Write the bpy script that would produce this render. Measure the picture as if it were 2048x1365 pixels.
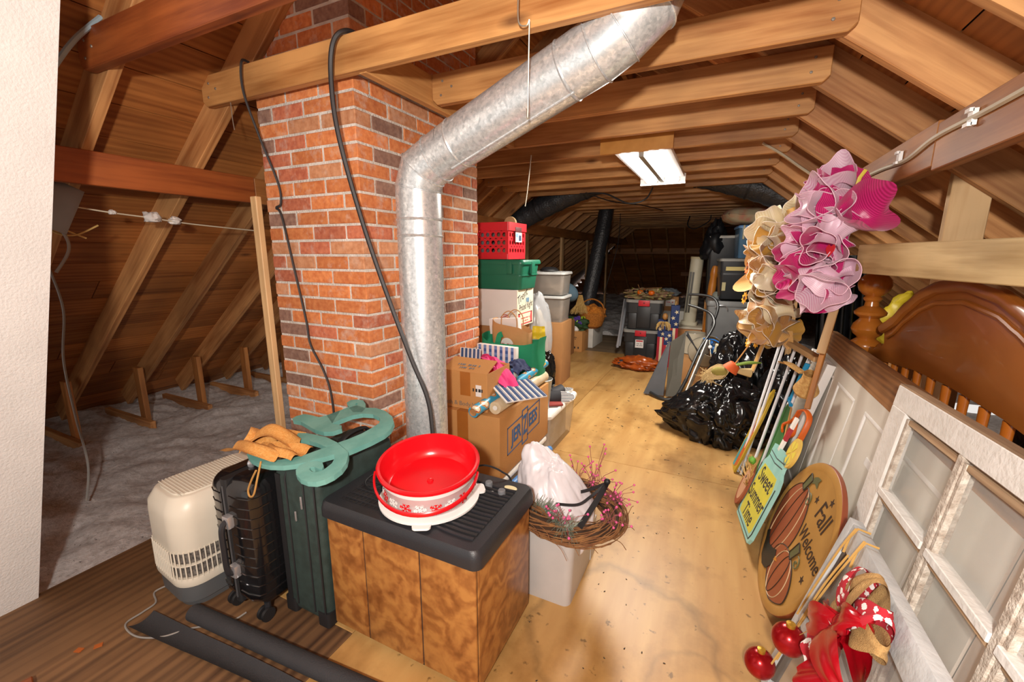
import bpy, bmesh, math, random
from mathutils import Vector, Matrix, Euler, noise
random.seed(7)
R = math.radians
scene = bpy.context.scene
COL = scene.collection
for o in list(bpy.data.objects):
    bpy.data.objects.remove(o, do_unlink=True)

# ---------------------------------------------------------------- camera
cd = bpy.data.cameras.new('camera'); cam = bpy.data.objects.new('camera', cd); COL.objects.link(cam)
cd.sensor_width = 36.0; cd.lens = 856.0/2048*36; cd.clip_start = 0.05; cd.clip_end = 100
cam.location = (0, 0, 1.42)
cam.rotation_euler = (Matrix.Rotation(R(25.8), 4, 'Z') @ Matrix.Rotation(R(90-11.4), 4, 'X') @ Matrix.Rotation(R(0.1), 4, 'Z')).to_euler()
scene.camera = cam

# ---------------------------------------------------------------- world, flash, exposure
w = bpy.data.worlds.new('world'); scene.world = w; w.use_nodes = True
w.node_tree.nodes['Background'].inputs[0].default_value = (1.0, 0.95, 0.9, 1)
w.node_tree.nodes['Background'].inputs[1].default_value = 0.85
fl = bpy.data.lights.new('camera_flash', 'POINT'); fl.energy = 205; fl.shadow_soft_size = 0.05; fl.color = (1.0, 0.95, 0.88)
flo = bpy.data.objects.new('camera_flash', fl); COL.objects.link(flo); flo.location = (0.03, -0.38, 1.66)
scene.view_settings.view_transform = 'Standard'; scene.view_settings.look = 'None'
scene.view_settings.gamma = 1.0; scene.view_settings.use_curve_mapping = False
scene.view_settings.exposure = 0.0

# ---------------------------------------------------------------- material helpers
MATS = {}
def _new(name):
    m = bpy.data.materials.new(name); m.use_nodes = True
    nt = m.node_tree; b = nt.nodes['Principled BSDF']
    return m, nt, b
def lin(c):
    if isinstance(c, str):
        c = tuple(int(c[i:i+2], 16)/255 for i in (0, 2, 4))
    return tuple(((x+0.055)/1.055)**2.4 if x > 0.04045 else x/12.92 for x in c[:3]) + (1.0,)
def N(nt, t, **kw):
    n = nt.nodes.new(t)
    for k, v in kw.items():
        if k in n.inputs: n.inputs[k].default_value = v
        else: setattr(n, k, v)
    return n
def LK(nt, a, ao, b, bi): nt.links.new(a.outputs[ao], b.inputs[bi])
def plain(name, col, rough=0.5, metal=0.0, var=0.06, bump=0.0, bscale=60, alpha=1.0, trans=0.0, coat=0.0, emit=0.0, scale=8, sheen=0.0, col2=None):
    """colour with a little noise variation and optional fine relief"""
    if name in MATS: return MATS[name]
    m, nt, b = _new(name); c = lin(col)
    tc = N(nt, 'ShaderNodeTexCoord'); nz = N(nt, 'ShaderNodeTexNoise'); nz.inputs['Scale'].default_value = scale; nz.inputs['Detail'].default_value = 5
    LK(nt, tc, 'Object', nz, 'Vector')
    rp = N(nt, 'ShaderNodeValToRGB'); LK(nt, nz, 'Fac', rp, 'Fac')
    c2 = lin(col2) if col2 else tuple(min(1, x*(1+var)) for x in c[:3])+(1,)
    c1 = tuple(x*(1-var) for x in c[:3])+(1,) if not col2 else c
    rp.color_ramp.elements[0].position = 0.35; rp.color_ramp.elements[0].color = c1
    rp.color_ramp.elements[1].position = 0.65; rp.color_ramp.elements[1].color = c2
    LK(nt, rp, 'Color', b, 'Base Color')
    b.inputs['Roughness'].default_value = rough; b.inputs['Metallic'].default_value = metal
    b.inputs['Alpha'].default_value = alpha; b.inputs['Transmission Weight'].default_value = trans
    b.inputs['Coat Weight'].default_value = coat
    if sheen: b.inputs['Sheen Weight'].default_value = sheen
    if emit: b.inputs['Emission Color'].default_value = c; b.inputs['Emission Strength'].default_value = emit
    if bump:
        n2 = N(nt, 'ShaderNodeTexNoise'); n2.inputs['Scale'].default_value = bscale; n2.inputs['Detail'].default_value = 4; LK(nt, tc, 'Object', n2, 'Vector')
        bp = N(nt, 'ShaderNodeBump'); bp.inputs['Strength'].default_value = bump; bp.inputs['Distance'].default_value = 0.01
        LK(nt, n2, 'Fac', bp, 'Height'); LK(nt, bp, 'Normal', b, 'Normal')
    MATS[name] = m; return m
def wood(name, cdark, clight, rough=0.5, scale=1.0, knots=True, sat=0.12, stain=None, grain=1.0):
    """sawn wood, grain along local X, per-object tint"""
    if name in MATS: return MATS[name]
    m, nt, b = _new(name)
    tc = N(nt, 'ShaderNodeTexCoord'); oi = N(nt, 'ShaderNodeObjectInfo')
    off = N(nt, 'ShaderNodeVectorMath', operation='ADD'); LK(nt, tc, 'Object', off, 0)
    ml = N(nt, 'ShaderNodeMath', operation='MULTIPLY'); ml.inputs[1].default_value = 37.0; LK(nt, oi, 'Random', ml, 0); LK(nt, ml, 'Value', off, 1)
    mp = N(nt, 'ShaderNodeMapping'); mp.inputs['Scale'].default_value = (0.9*scale, 9*scale, 9*scale); LK(nt, off, 'Vector', mp, 'Vector')
    nz = N(nt, 'ShaderNodeTexNoise'); nz.inputs['Scale'].default_value = 1.0; nz.inputs['Detail'].default_value = 7; nz.inputs['Distortion'].default_value = 0.9; LK(nt, mp, 'Vector', nz, 'Vector')
    wv = N(nt, 'ShaderNodeTexWave'); wv.bands_direction = 'Y'; wv.inputs['Scale'].default_value = 1.3; wv.inputs['Distortion'].default_value = 7; wv.inputs['Detail'].default_value = 3; LK(nt, mp, 'Vector', wv, 'Vector')
    mx = N(nt, 'ShaderNodeMath', operation='MULTIPLY_ADD'); LK(nt, wv, 'Fac', mx, 0); mx.inputs[1].default_value = 0.16*grain; 
    ms = N(nt, 'ShaderNodeMath', operation='MULTIPLY'); LK(nt, nz, 'Fac', ms, 0); ms.inputs[1].default_value = 0.9; LK(nt, ms, 'Value', mx, 2)
    mf = N(nt, 'ShaderNodeMapping'); mf.inputs['Scale'].default_value = (3.5*scale, 75*scale, 75*scale); LK(nt, off, 'Vector', mf, 'Vector')
    nf = N(nt, 'ShaderNodeTexNoise'); nf.inputs['Scale'].default_value = 1.0; nf.inputs['Detail'].default_value = 5; nf.inputs['Distortion'].default_value = 0.3; LK(nt, mf, 'Vector', nf, 'Vector')
    fx_ = N(nt, 'ShaderNodeMath', operation='MULTIPLY_ADD'); LK(nt, nf, 'Fac', fx_, 0); fx_.inputs[1].default_value = 0.42; LK(nt, mx, 'Value', fx_, 2)
    fo_ = N(nt, 'ShaderNodeMath', operation='SUBTRACT'); LK(nt, fx_, 'Value', fo_, 0); fo_.inputs[1].default_value = 0.21; mx = fo_
    rp = N(nt, 'ShaderNodeValToRGB'); LK(nt, mx, 'Value', rp, 'Fac')
    rp.color_ramp.elements[0].position = 0.22; rp.color_ramp.elements[0].color = lin(cdark)
    rp.color_ramp.elements[1].position = 0.66; rp.color_ramp.elements[1].color = lin(clight)
    # broad tint patches + per-object tint
    n3 = N(nt, 'ShaderNodeTexNoise'); n3.inputs['Scale'].default_value = 2.2; n3.inputs['Detail'].default_value = 3; LK(nt, off, 'Vector', n3, 'Vector')
    mr = N(nt, 'ShaderNodeMapRange'); LK(nt, n3, 'Fac', mr, 'Value'); mr.inputs[1].default_value = 0.3; mr.inputs[2].default_value = 0.7; mr.inputs[3].default_value = 1-sat*2.6; mr.inputs[4].default_value = 1+sat
    mo = N(nt, 'ShaderNodeMapRange'); LK(nt, oi, 'Random', mo, 'Value'); mo.inputs[3].default_value = 1-sat*1.8; mo.inputs[4].default_value = 1+sat*1.3
    mm = N(nt, 'ShaderNodeMath', operation='MULTIPLY'); LK(nt, mr, 'Result', mm, 0); LK(nt, mo, 'Result', mm, 1)
    hs = N(nt, 'ShaderNodeHueSaturation'); LK(nt, rp, 'Color', hs, 'Color'); LK(nt, mm, 'Value', hs, 'Value')
    last = hs; out = 'Color'
    if knots:
        vm = N(nt, 'ShaderNodeMapping'); vm.inputs['Scale'].default_value = (2.2, 5.5, 5.5); LK(nt, off, 'Vector', vm, 'Vector')
        vo = N(nt, 'ShaderNodeTexVoronoi'); vo.inputs['Scale'].default_value = 0.75; LK(nt, vm, 'Vector', vo, 'Vector')
        kr = N(nt, 'ShaderNodeValToRGB'); LK(nt, vo, 'Distance', kr, 'Fac')
        kr.color_ramp.elements[0].position = 0.03; kr.color_ramp.elements[0].color = (0.16, 0.1, 0.08, 1)
        kr.color_ramp.elements[1].position = 0.11; kr.color_ramp.elements[1].color = (1, 1, 1, 1)
        mk = N(nt, 'ShaderNodeMix', data_type='RGBA', blend_type='MULTIPLY'); mk.inputs['Factor'].default_value = 0.75
        nt.links.new(hs.outputs['Color'], mk.inputs[6]); nt.links.new(kr.outputs['Color'], mk.inputs[7]); last = mk; out = 2
    nt.links.new(last.outputs[out], b.inputs['Base Color'])
    b.inputs['Roughness'].default_value = rough
    bp = N(nt, 'ShaderNodeBump'); bp.inputs['Strength'].default_value = 0.25; bp.inputs['Distance'].default_value = 0.004; LK(nt, mx, 'Value', bp, 'Height'); LK(nt, bp, 'Normal', b, 'Normal')
    MATS[name] = m; return m

# ---------------------------------------------------------------- mesh helpers
class MB:
    def __init__(s): s.v = []; s.f = []
    def add(s, vs, fs, M=None):
        n = len(s.v)
        s.v += [tuple(M @ Vector(v)) if M else tuple(v) for v in vs]
        s.f += [tuple(i+n for i in f) for f in fs]; return s
    def box(s, x0, x1, y0, y1, z0, z1, M=None):
        vs = [(x, y, z) for z in (z0, z1) for y in (y0, y1) for x in (x0, x1)]
        return s.add(vs, [(0,2,3,1), (4,5,7,6), (0,1,5,4), (2,6,7,3), (0,4,6,2), (1,3,7,5)], M)
    def taper(s, b, t, z0, z1, M=None):          # b, t = (hx, hy) half sizes
        vs = [(sx*h[0], sy*h[1], z) for h, z in ((b, z0), (t, z1)) for sx, sy in ((-1,-1), (1,-1), (1,1), (-1,1))]
        return s.add(vs, [(0,3,2,1), (4,5,6,7), (0,1,5,4), (1,2,6,5), (2,3,7,6), (3,0,4,7)], M)
    def lathe(s, prof, n=24, M=None, cap=True, sx=1, sy=1):
        vs = []; fs = []
        for r, z in prof:
            for k in range(n):
                a = 2*math.pi*k/n; vs.append((r*math.cos(a)*sx, r*math.sin(a)*sy, z))
        for i in range(len(prof)-1):
            for k in range(n):
                fs.append((i*n+k, i*n+(k+1) % n, (i+1)*n+(k+1) % n, (i+1)*n+k))
        if cap:
            if prof[0][0] > 1e-4: fs.append(tuple(range(n-1, -1, -1)))
            if prof[-1][0] > 1e-4: fs.append(tuple((len(prof)-1)*n+k for k in range(n)))
        return s.add(vs, fs, M)
    def tube(s, pts, r, n=8, cap=True, flat=None):
        pts = [Vector(p) for p in pts]; m = len(pts); vs = []; fs = []
        rr = r if isinstance(r, (list, tuple)) else [r]*m
        up = None
        for i in range(m):
            t = (pts[min(i+1, m-1)]-pts[max(i-1, 0)]).normalized()
            if up is None:
                up = Vector((0, 0, 1)) if abs(t.z) < 0.9 else Vector((0, 1, 0))
            a = (up - t*up.dot(t))
            if a.length < 1e-5: a = t.orthogonal()
            a.normalize(); up = a; b = t.cross(a)
            for k in range(n):
                an = 2*math.pi*k/n
                ka, kb = (flat if flat else (1, 1))
                vs.append(tuple(pts[i] + (a*math.cos(an)*ka + b*math.sin(an)*kb)*rr[i]))
        for i in range(m-1):
            for k in range(n): fs.append((i*n+k, i*n+(k+1) % n, (i+1)*n+(k+1) % n, (i+1)*n+k))
        if cap: fs.append(tuple(range(n-1, -1, -1))); fs.append(tuple((m-1)*n+k for k in range(n)))
        return s.add(vs, fs)
    def prism(s, poly, z0, z1, M=None):
        n = len(poly); vs = [(x, y, z0) for x, y in poly] + [(x, y, z1) for x, y in poly]
        ar = sum(poly[i][0]*poly[(i+1) % n][1]-poly[(i+1) % n][0]*poly[i][1] for i in range(n))
        fs = [tuple(range(n-1, -1, -1)), tuple(range(n, 2*n))] + [(i, (i+1) % n, n+(i+1) % n, n+i) for i in range(n)]
        if ar < 0: fs = [tuple(reversed(f)) for f in fs]
        return s.add(vs, fs, M)
    def grid(s, fn, nu, nv, cu=False, M=None):
        vs = [fn(i/nu, j/nv) for i in range(nu if cu else nu+1) for j in range(nv+1)]
        c = nu if cu else nu+1; fs = []
        for i in range(nu):
            for j in range(nv):
                i2 = (i+1) % c; fs.append((i*(nv+1)+j, i2*(nv+1)+j, i2*(nv+1)+j+1, i*(nv+1)+j+1))
        return s.add(vs, fs, M)
    def ball(s, c, r, nu=14, nv=8, M=None):
        rx, ry, rz = r if isinstance(r, (tuple, list)) else (r, r, r)
        vs = [(c[0], c[1], c[2]+rz)]; fs = []
        for j in range(1, nv):
            th = math.pi*j/nv
            for k in range(nu):
                a = 2*math.pi*k/nu; vs.append((c[0]+rx*math.sin(th)*math.cos(a), c[1]+ry*math.sin(th)*math.sin(a), c[2]+rz*math.cos(th)))
        vs.append((c[0], c[1], c[2]-rz))
        for k in range(nu): fs.append((0, 1+k, 1+(k+1) % nu))
        for j in range(nv-2):
            for k in range(nu): a = 1+j*nu; fs.append((a+k, a+nu+k, a+nu+(k+1) % nu, a+(k+1) % nu))
        a = 1+(nv-2)*nu
        for k in range(nu): fs.append((a+k, len(vs)-1, a+(k+1) % nu))
        return s.add(vs, fs, M)
    def rbox(s, hx, hy, z0, z1, r, n=5, M=None, top=None, rings=None):
        """box with rounded vertical corners; rings = [(scale_x, scale_y, z)]"""
        pts = []
        for (cx, cy, a0) in ((hx-r, hy-r, 0), (-hx+r, hy-r, 90), (-hx+r, -hy+r, 180), (hx-r, -hy+r, 270)):
            for k in range(n+1):
                a = R(a0+90*k/n); pts.append((cx+r*math.cos(a), cy+r*math.sin(a)))
        m = len(pts); rings = rings or [(1, 1, z0), (1, 1, z1)]
        vs = [(x*a, y*b, z) for a, b, z in rings for x, y in pts]
        fs = [tuple(range(m-1, -1, -1)), tuple((len(rings)-1)*m+k for k in range(m))]
        for i in range(len(rings)-1):
            for k in range(m): fs.append((i*m+k, i*m+(k+1) % m, (i+1)*m+(k+1) % m, (i+1)*m+k))
        return s.add(vs, fs, M)
    def text(s, txt, size, M=None, depth=0.0006, align='CENTER', shear=0.0, space=1.0, sx=1.0, bold=0.0):
        c = bpy.data.curves.new('t', 'FONT'); c.body = txt; c.size = size; c.align_x = align; c.align_y = 'CENTER'
        c.extrude = depth; c.shear = shear; c.space_character = space; c.offset = bold; c.resolution_u = 3
        o = bpy.data.objects.new('t', c); me = bpy.data.meshes.new_from_object(o)
        s.add([(v.co.x*sx, v.co.y, v.co.z) for v in me.vertices], [tuple(p.vertices) for p in me.polygons], M)
        bpy.data.objects.remove(o); bpy.data.curves.remove(c); bpy.data.meshes.remove(me); return s
    def smudge(s, n, size, M=None):
        """a line of print too small to read: n short blocks"""
        x = -n*size*.3
        for k in range(n):
            w_ = size*(.28+.22*((k*7) % 3)/2)
            if k % 5 != 4: s.box(x, x+w_, -size*.3, size*.3, 0, .0006, M)
            x += size*.6
        return s
    def mesh(s, name, mat, smooth=True, bevel=0.0, seg=2, angle=35, merge=False):
        me = bpy.data.meshes.new(name); me.from_pydata(s.v, [], s.f); me.update()
        if bevel or merge:
            bm = bmesh.new(); bm.from_mesh(me)
            if merge: bmesh.ops.remove_doubles(bm, verts=bm.verts, dist=1e-5)
            if bevel:
                es = [e for e in bm.edges if len(e.link_faces) == 2 and e.calc_face_angle(0) > R(30)]
                bmesh.ops.bevel(bm, geom=es, offset=bevel, segments=seg, affect='EDGES', profile=0.6, clamp_overlap=True)
            bm.to_mesh(me); bm.free()
        if mat: me.materials.append(mat)
        if smooth:
            me.polygons.foreach_set('use_smooth', [True]*len(me.polygons)); me.set_sharp_from_angle(angle=R(angle))
        return me

WM = {}
def put(name, data, parent=None, M=None):
    o = bpy.data.objects.new(name, data); COL.objects.link(o)
    M = M or Matrix()
    o.matrix_basis = M; WM[o.name] = (WM[parent.name] @ M) if parent else M
    if parent: o.parent = parent
    return o
def thing(name, label, cat, loc=(0, 0, 0), rz=0.0, group=None, rot=None):
    M = Matrix.Translation(loc) @ (Euler([R(a) for a in rot]).to_matrix().to_4x4() if rot else Matrix.Rotation(R(rz), 4, 'Z'))
    o = put(name, None, None, M); o.empty_display_size = 0.05
    o['label'] = label; o['category'] = cat
    if group: o['group'] = group
    return o
def tag(o, label, cat, group=None):
    o['label'] = label; o['category'] = cat
    if group: o['group'] = group
    return o
def part(parent, name, mb, mat, M=None, label=None, **kw):
    o = put(name, mb.mesh(name, mat, **kw), parent, M)
    if label: o['label'] = label
    return o
def solo(name, label, cat, mb, mat, M=None, group=None, **kw):
    return tag(put(name, mb.mesh(name, mat, **kw), None, M), label, cat, group)
def struct(name, mb, mat, **kw):
    o = put(name, mb.mesh(name, mat, **kw)); o['kind'] = 'structure'; return o
def T(x=0, y=0, z=0): return Matrix.Translation((x, y, z))
def RX(a): return Matrix.Rotation(R(a), 4, 'X')
def RY(a): return Matrix.Rotation(R(a), 4, 'Y')
def RZ(a): return Matrix.Rotation(R(a), 4, 'Z')
def frame(o, xdir, ydir):
    """matrix with origin o, local x along xdir, local y near ydir, z = x cross y"""
    x = Vector(xdir).normalized(); y = Vector(ydir); z = x.cross(y).normalized(); y = z.cross(x)
    return Matrix(((x.x, y.x, z.x, o[0]), (x.y, y.y, z.y, o[1]), (x.z, y.z, z.z, o[2]), (0, 0, 0, 1)))
def local(parent, M): return WM[parent.name].inverted() @ M
BEAMS = {}
def beam(parent, name, p0, p1, w, h, mat, up=(0, 0, 1), bevel=0.003, cut=None):
    """timber from p0 to p1 (centre line), w wide, h along up; grain along local x"""
    p0 = Vector(p0); p1 = Vector(p1); L = (p1-p0).length
    key = (round(L, 3), w, h, mat.name, bevel, cut)
    if key not in BEAMS:
        mb = MB()
        if cut:   # clipped lower corners at the ends
            mb.prism([(-L/2+cut, -h/2), (L/2-cut, -h/2), (L/2, -h/2+cut*0.9), (L/2, h/2), (-L/2, h/2), (-L/2, -h/2+cut*0.9)], -w/2, w/2, RX(90))
        else: mb.box(-L/2, L/2, -w/2, w/2, -h/2, h/2)
        BEAMS[key] = mb.mesh(name, mat, bevel=bevel, seg=1)
    x = (p1-p0).normalized(); u = Vector(up); y = u.cross(x).normalized(); z = x.cross(y)
    c = (p0+p1)/2
    M = Matrix(((x.x, y.x, z.x, c.x), (x.y, y.y, z.y, c.y), (x.z, y.z, z.z, c.z), (0, 0, 0, 1)))
    o = put(name, BEAMS[key], parent, local(parent, M) if parent else M)
    return o
def spline(pts, n=8, closed=False):
    """Catmull-Rom through pts"""
    P = [Vector(p) for p in pts]; out = []; m = len(P)
    for i in range(m if closed else m-1):
        a, b, c, d = (P[(i-1) % m] if closed or i > 0 else P[0]), P[i % m], P[(i+1) % m], (P[(i+2) % m] if closed or i+2 < m else P[-1])
        for k in range(n):
            t = k/n; out.append(0.5*((2*b)+(c-a)*t+(2*a-5*b+4*c-d)*t*t+(3*b-a-3*c+d)*t**3))
    if not closed: out.append(P[-1])
    return out
def trash(c, r, seed, nu=150, nv=90, fn=None, squash=.2, amp=1.0):
    """bag surface with sharp creases"""
    mb = MB(); mb.ball((0, 0, 0), 1.0, nu, nv); out = []
    for v in mb.v:
        p = Vector(v); q = Vector((p.x, p.y, p.z*.45))*1.6+Vector((seed*2.3, seed*1.1, -seed*.7))
        w_ = Vector((noise.noise(q*1.7), noise.noise(q*1.7+Vector((7, 3, 1))), noise.noise(q*1.7+Vector((2, 9, 4)))))*.35
        d = 1+.20*noise.noise(q)
        for f, a, k in ((1.5, .11, 3.2), (2.6, .06, 3), (4.6, .028, 2.6)):
            d -= amp*a*max(0, 1-abs(noise.noise((q+w_)*f))*k)
        d *= 1+.16*max(0, -p.z)
        x, y, z = p.x*r[0]*d, p.y*r[1]*d, p.z*r[2]*d
        if fn: x, y, z = fn(x, y, z)
        z = max(z, -r[2]*(1-squash)); out.append((x+c[0], y+c[1], z+r[2]*(1-squash)+c[2]))
    mb.v = out; return mb
def blob(c, r, amp, freq, seed, nu=40, nv=24, flat=0.0, squash=0.15, fn=None):
    """lumpy closed bag-like surface resting at c.z = bottom"""
    mb = MB(); mb.ball((0, 0, 0), 1.0, nu, nv); out = []
    for v in mb.v:
        p = Vector(v)
        q = p*freq + Vector((seed*3.1, seed*1.7, seed*0.9))
        rid = 1-abs(noise.noise(q))*2
        d = 1 + amp*noise.noise(q*0.6) + amp*0.55*rid + amp*0.25*(1-abs(noise.noise(q*2.3))*2)
        x, y, z = p.x*r[0]*d, p.y*r[1]*d, p.z*r[2]*d
        if fn: x, y, z = fn(x, y, z)
        z = max(z, -r[2]*(1-squash))
        out.append((x+c[0], y+c[1], z+r[2]*(1-squash)+c[2]))
    mb.v = out; return mb
# ================================================================= MATERIALS OF THE SHELL
W_TIE = wood('tie_wood', '95541f', 'd99f60', 0.55, 1.0)
W_TIE2 = wood('reddish_tie_wood', '6e2f14', 'a65a2a', 0.5, 1.0)
W_RAFT = wood('rafter_wood', '8f5427', 'cf9860', 0.6, 1.0)
W_DECK = wood('deck_wood', '7d431a', 'b5743a', 0.6, 0.8)
W_PALE = wood('pale_stud_wood', 'b98a55', 'd9b483', 0.6, 0.9)
W_PURL = wood('purlin_wood', '7c4420', 'b47840', 0.55, 0.9)
DARK = plain('roof_felt', '2b1c12', 0.9)
# ================================================================= ROOF
SL = 0.765; NX = 1/math.sqrt(1+SL*SL); CO = math.cos(math.atan(SL)); LX, RXx, ZB = -2.20, 0.28, 2.13
XC = (LX+RXx)/2
TY = [0.93+0.456*i for i in range(0, 26)]
def zl(x): return ZB+SL*(x-LX)
def zr(x): return ZB-SL*(x-RXx)
YB = 15.4                       # foot of the hip end
YT = TY[-1]+0.1                 # hip end meets the last collar tie here
def hipy(z): return YT+(2.13-z)*(YB-YT)/2.13
ceiling = struct('ceiling', MB().box(XC-0.02, XC+0.02, -2.2, YT-0.9, zl(XC)-0.06, zl(XC)+0.16), W_RAFT, smooth=False)
def slope_deck(name, side):
    x0 = LX-3.25 if side < 0 else RXx+3.25
    z = zl if side < 0 else zr
    t = 0.205
    pts = [(x0, z(x0)+t), (XC, z(XC)+t), (XC, z(XC)+t+0.04), (x0, z(x0)+t+0.04)]
    mb = MB().prism([(p[0], p[1]) for p in pts], -YB, 2.4, RX(90))
    w = struct(name, mb, DARK, smooth=False)
    n = 29; Ls = math.hypot(XC-x0, z(XC)-z(x0)); wd = Ls/n
    d = Vector((XC-x0, 0, z(XC)-z(x0))).normalized(); nn = Vector((-d.z*(1 if side < 0 else 1), 0, d.x))
    if nn.z < 0: nn = -nn
    for k in range(n):
        c = Vector((x0, 0, z(x0)+t-0.013)) + d*(wd*(k+0.5))
        cuts = [-2.3, random.uniform(1.2, 3.4), random.uniform(5, 7.5), random.uniform(9.5, 12), YB]
        for a, b in zip(cuts[:-1], cuts[1:]):
            beam(w, 'roof_plank', (c.x, a+0.003, c.z), (c.x, b-0.003, c.z), wd-0.005, 0.022, W_DECK, up=nn, bevel=0.0)
    return w
wall_left = slope_deck('wall_left', -1); wall_right = slope_deck('wall_right', 1)
RH = 0.15
for i in range(-6, len(TY)):
    y = TY[0]+0.456*i+0.062
    for side in (-1, 1):
        z = zl if side < 0 else zr
        par = wall_left if side < 0 else wall_right
        xe = LX-2.75 if side < 0 else RXx+2.75
        n = Vector((-SL*(-side if side < 0 else 1), 0, 1)); n = Vector((-SL, 0, 1)).normalized() if side < 0 else Vector((SL, 0, 1)).normalized()
        xt = XC-0.02 if side < 0 else XC+0.02
        if side < 0 and i in (2, 3): xt = -2.10
        a = Vector((xe, y, z(xe)))+n*RH/2; b = Vector((xt, y, z(xt)))+n*RH/2
        beam(par, 'rafter', a, b, 0.042, RH, W_RAFT, up=n)
for i, y in enumerate(TY):
    x0 = LX-0.13 + random.uniform(-.015, .015); x1 = RXx+0.06+random.uniform(-.02, .02)
    if i in (2, 3): x0 = -1.315
    h = 0.135
    beam(ceiling, 'collar_tie', (x0, y+0.02, 2.12+h/2), (x1, y+0.02, 2.12+h/2), 0.04, h, W_TIE2 if i == 0 else W_TIE, cut=0.025)
NAIL = plain('nail_steel', '8f8478', .5, .5)
nm_ = MB().lathe([(.006, 0), (.005, .0025), (0, .003)], 10).mesh('nail_head', NAIL)
for tie in [c for c in ceiling.children if c.name.startswith('collar_tie')][:9]:
    l_ = tie.dimensions.x if False else max(v.co.x for v in tie.data.vertices)
    for sx, dx, dz in ((-1, .06, .03), (-1, .05, -.03), (-1, .11, 0), (1, .06, .03), (1, .07, -.025)):
        put('nail_head', nm_, tie, T(sx*(l_-dx), -.0205 if (WM[tie.name].to_3x3() @ Vector((0, -1, 0))).y < 0 else .0205, dz) @ RX(90 if (WM[tie.name].to_3x3() @ Vector((0, -1, 0))).y < 0 else -90))
hd = beam(None, 'chimney_header', (-1.335, 1.41, 2.185), (-1.335, 2.755, 2.185), 0.04, 0.135, W_TIE)
tag(hd, 'short header timber beside brick chimney that carries the cut collar ties', 'beam')
# hip end at the back
mbk = MB(); zt = 2.35
xb0, xb1 = LX-2.9, RXx+2.9
def hq(x, z, o=0.0): return (x, hipy(z)+o, z)
mbk.add([hq(xb0, -.1, .06), hq(xb1, -.1, .06), hq(XC+.9, 2.6, .06), hq(XC-.9, 2.6, .06), hq(xb0, -.1, .1), hq(xb1, -.1, .1), hq(XC+.9, 2.6, .1), hq(XC-.9, 2.6, .1)], [(0,1,2,3), (7,6,5,4), (0,4,5,1), (3,2,6,7)])
wall_back = struct('wall_back', mbk, DARK, smooth=False)
nb = 17; hn = Vector((0, -(2.13), -(YB-YT))).normalized(); hd_ = Vector((0, YT-YB, 2.13)).normalized()
for k in range(nb):
    z = 0.02+2.4*(k+.5)/nb
    xa = max(LX-(2.13-z)/SL-.1, xb0+.1); xz = RXx+(2.13-z)/SL+.1
    beam(wall_back, 'roof_plank', (xa, hipy(z)+.04, z), (xz, hipy(z)+.04, z), 2.4/nb/abs(hd_.z)-.006, 0.02, W_DECK, up=hn, bevel=0)
for k in range(17):
    x = XC-3.65+k*0.456
    ztop = min(2.2, 2.13-max(0, abs(x-XC)-1.24)*SL)
    if ztop > .3:
        beam(wall_back, 'hip_rafter', (x, hipy(0)-.05, 0.0), (x, hipy(ztop)-.05, ztop), 0.042, 0.13, W_RAFT, up=hn)
tag(beam(None, 'purlin_beam', (-3.0, hipy(1.45)-.2, 1.53), (1.1, hipy(1.45)-.2, 1.53), 0.05, 0.16, W_PURL), 'dark horizontal purlin across the far hip end of the roof', 'beam')
tag(beam(None, 'purlin_beam', (-1.1, hipy(.9)-.2, .86), (2.3, hipy(.9)-.2, .86), 0.05, 0.12, W_PURL), 'lower dark brace board across the far hip end rafters', 'beam')
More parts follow.
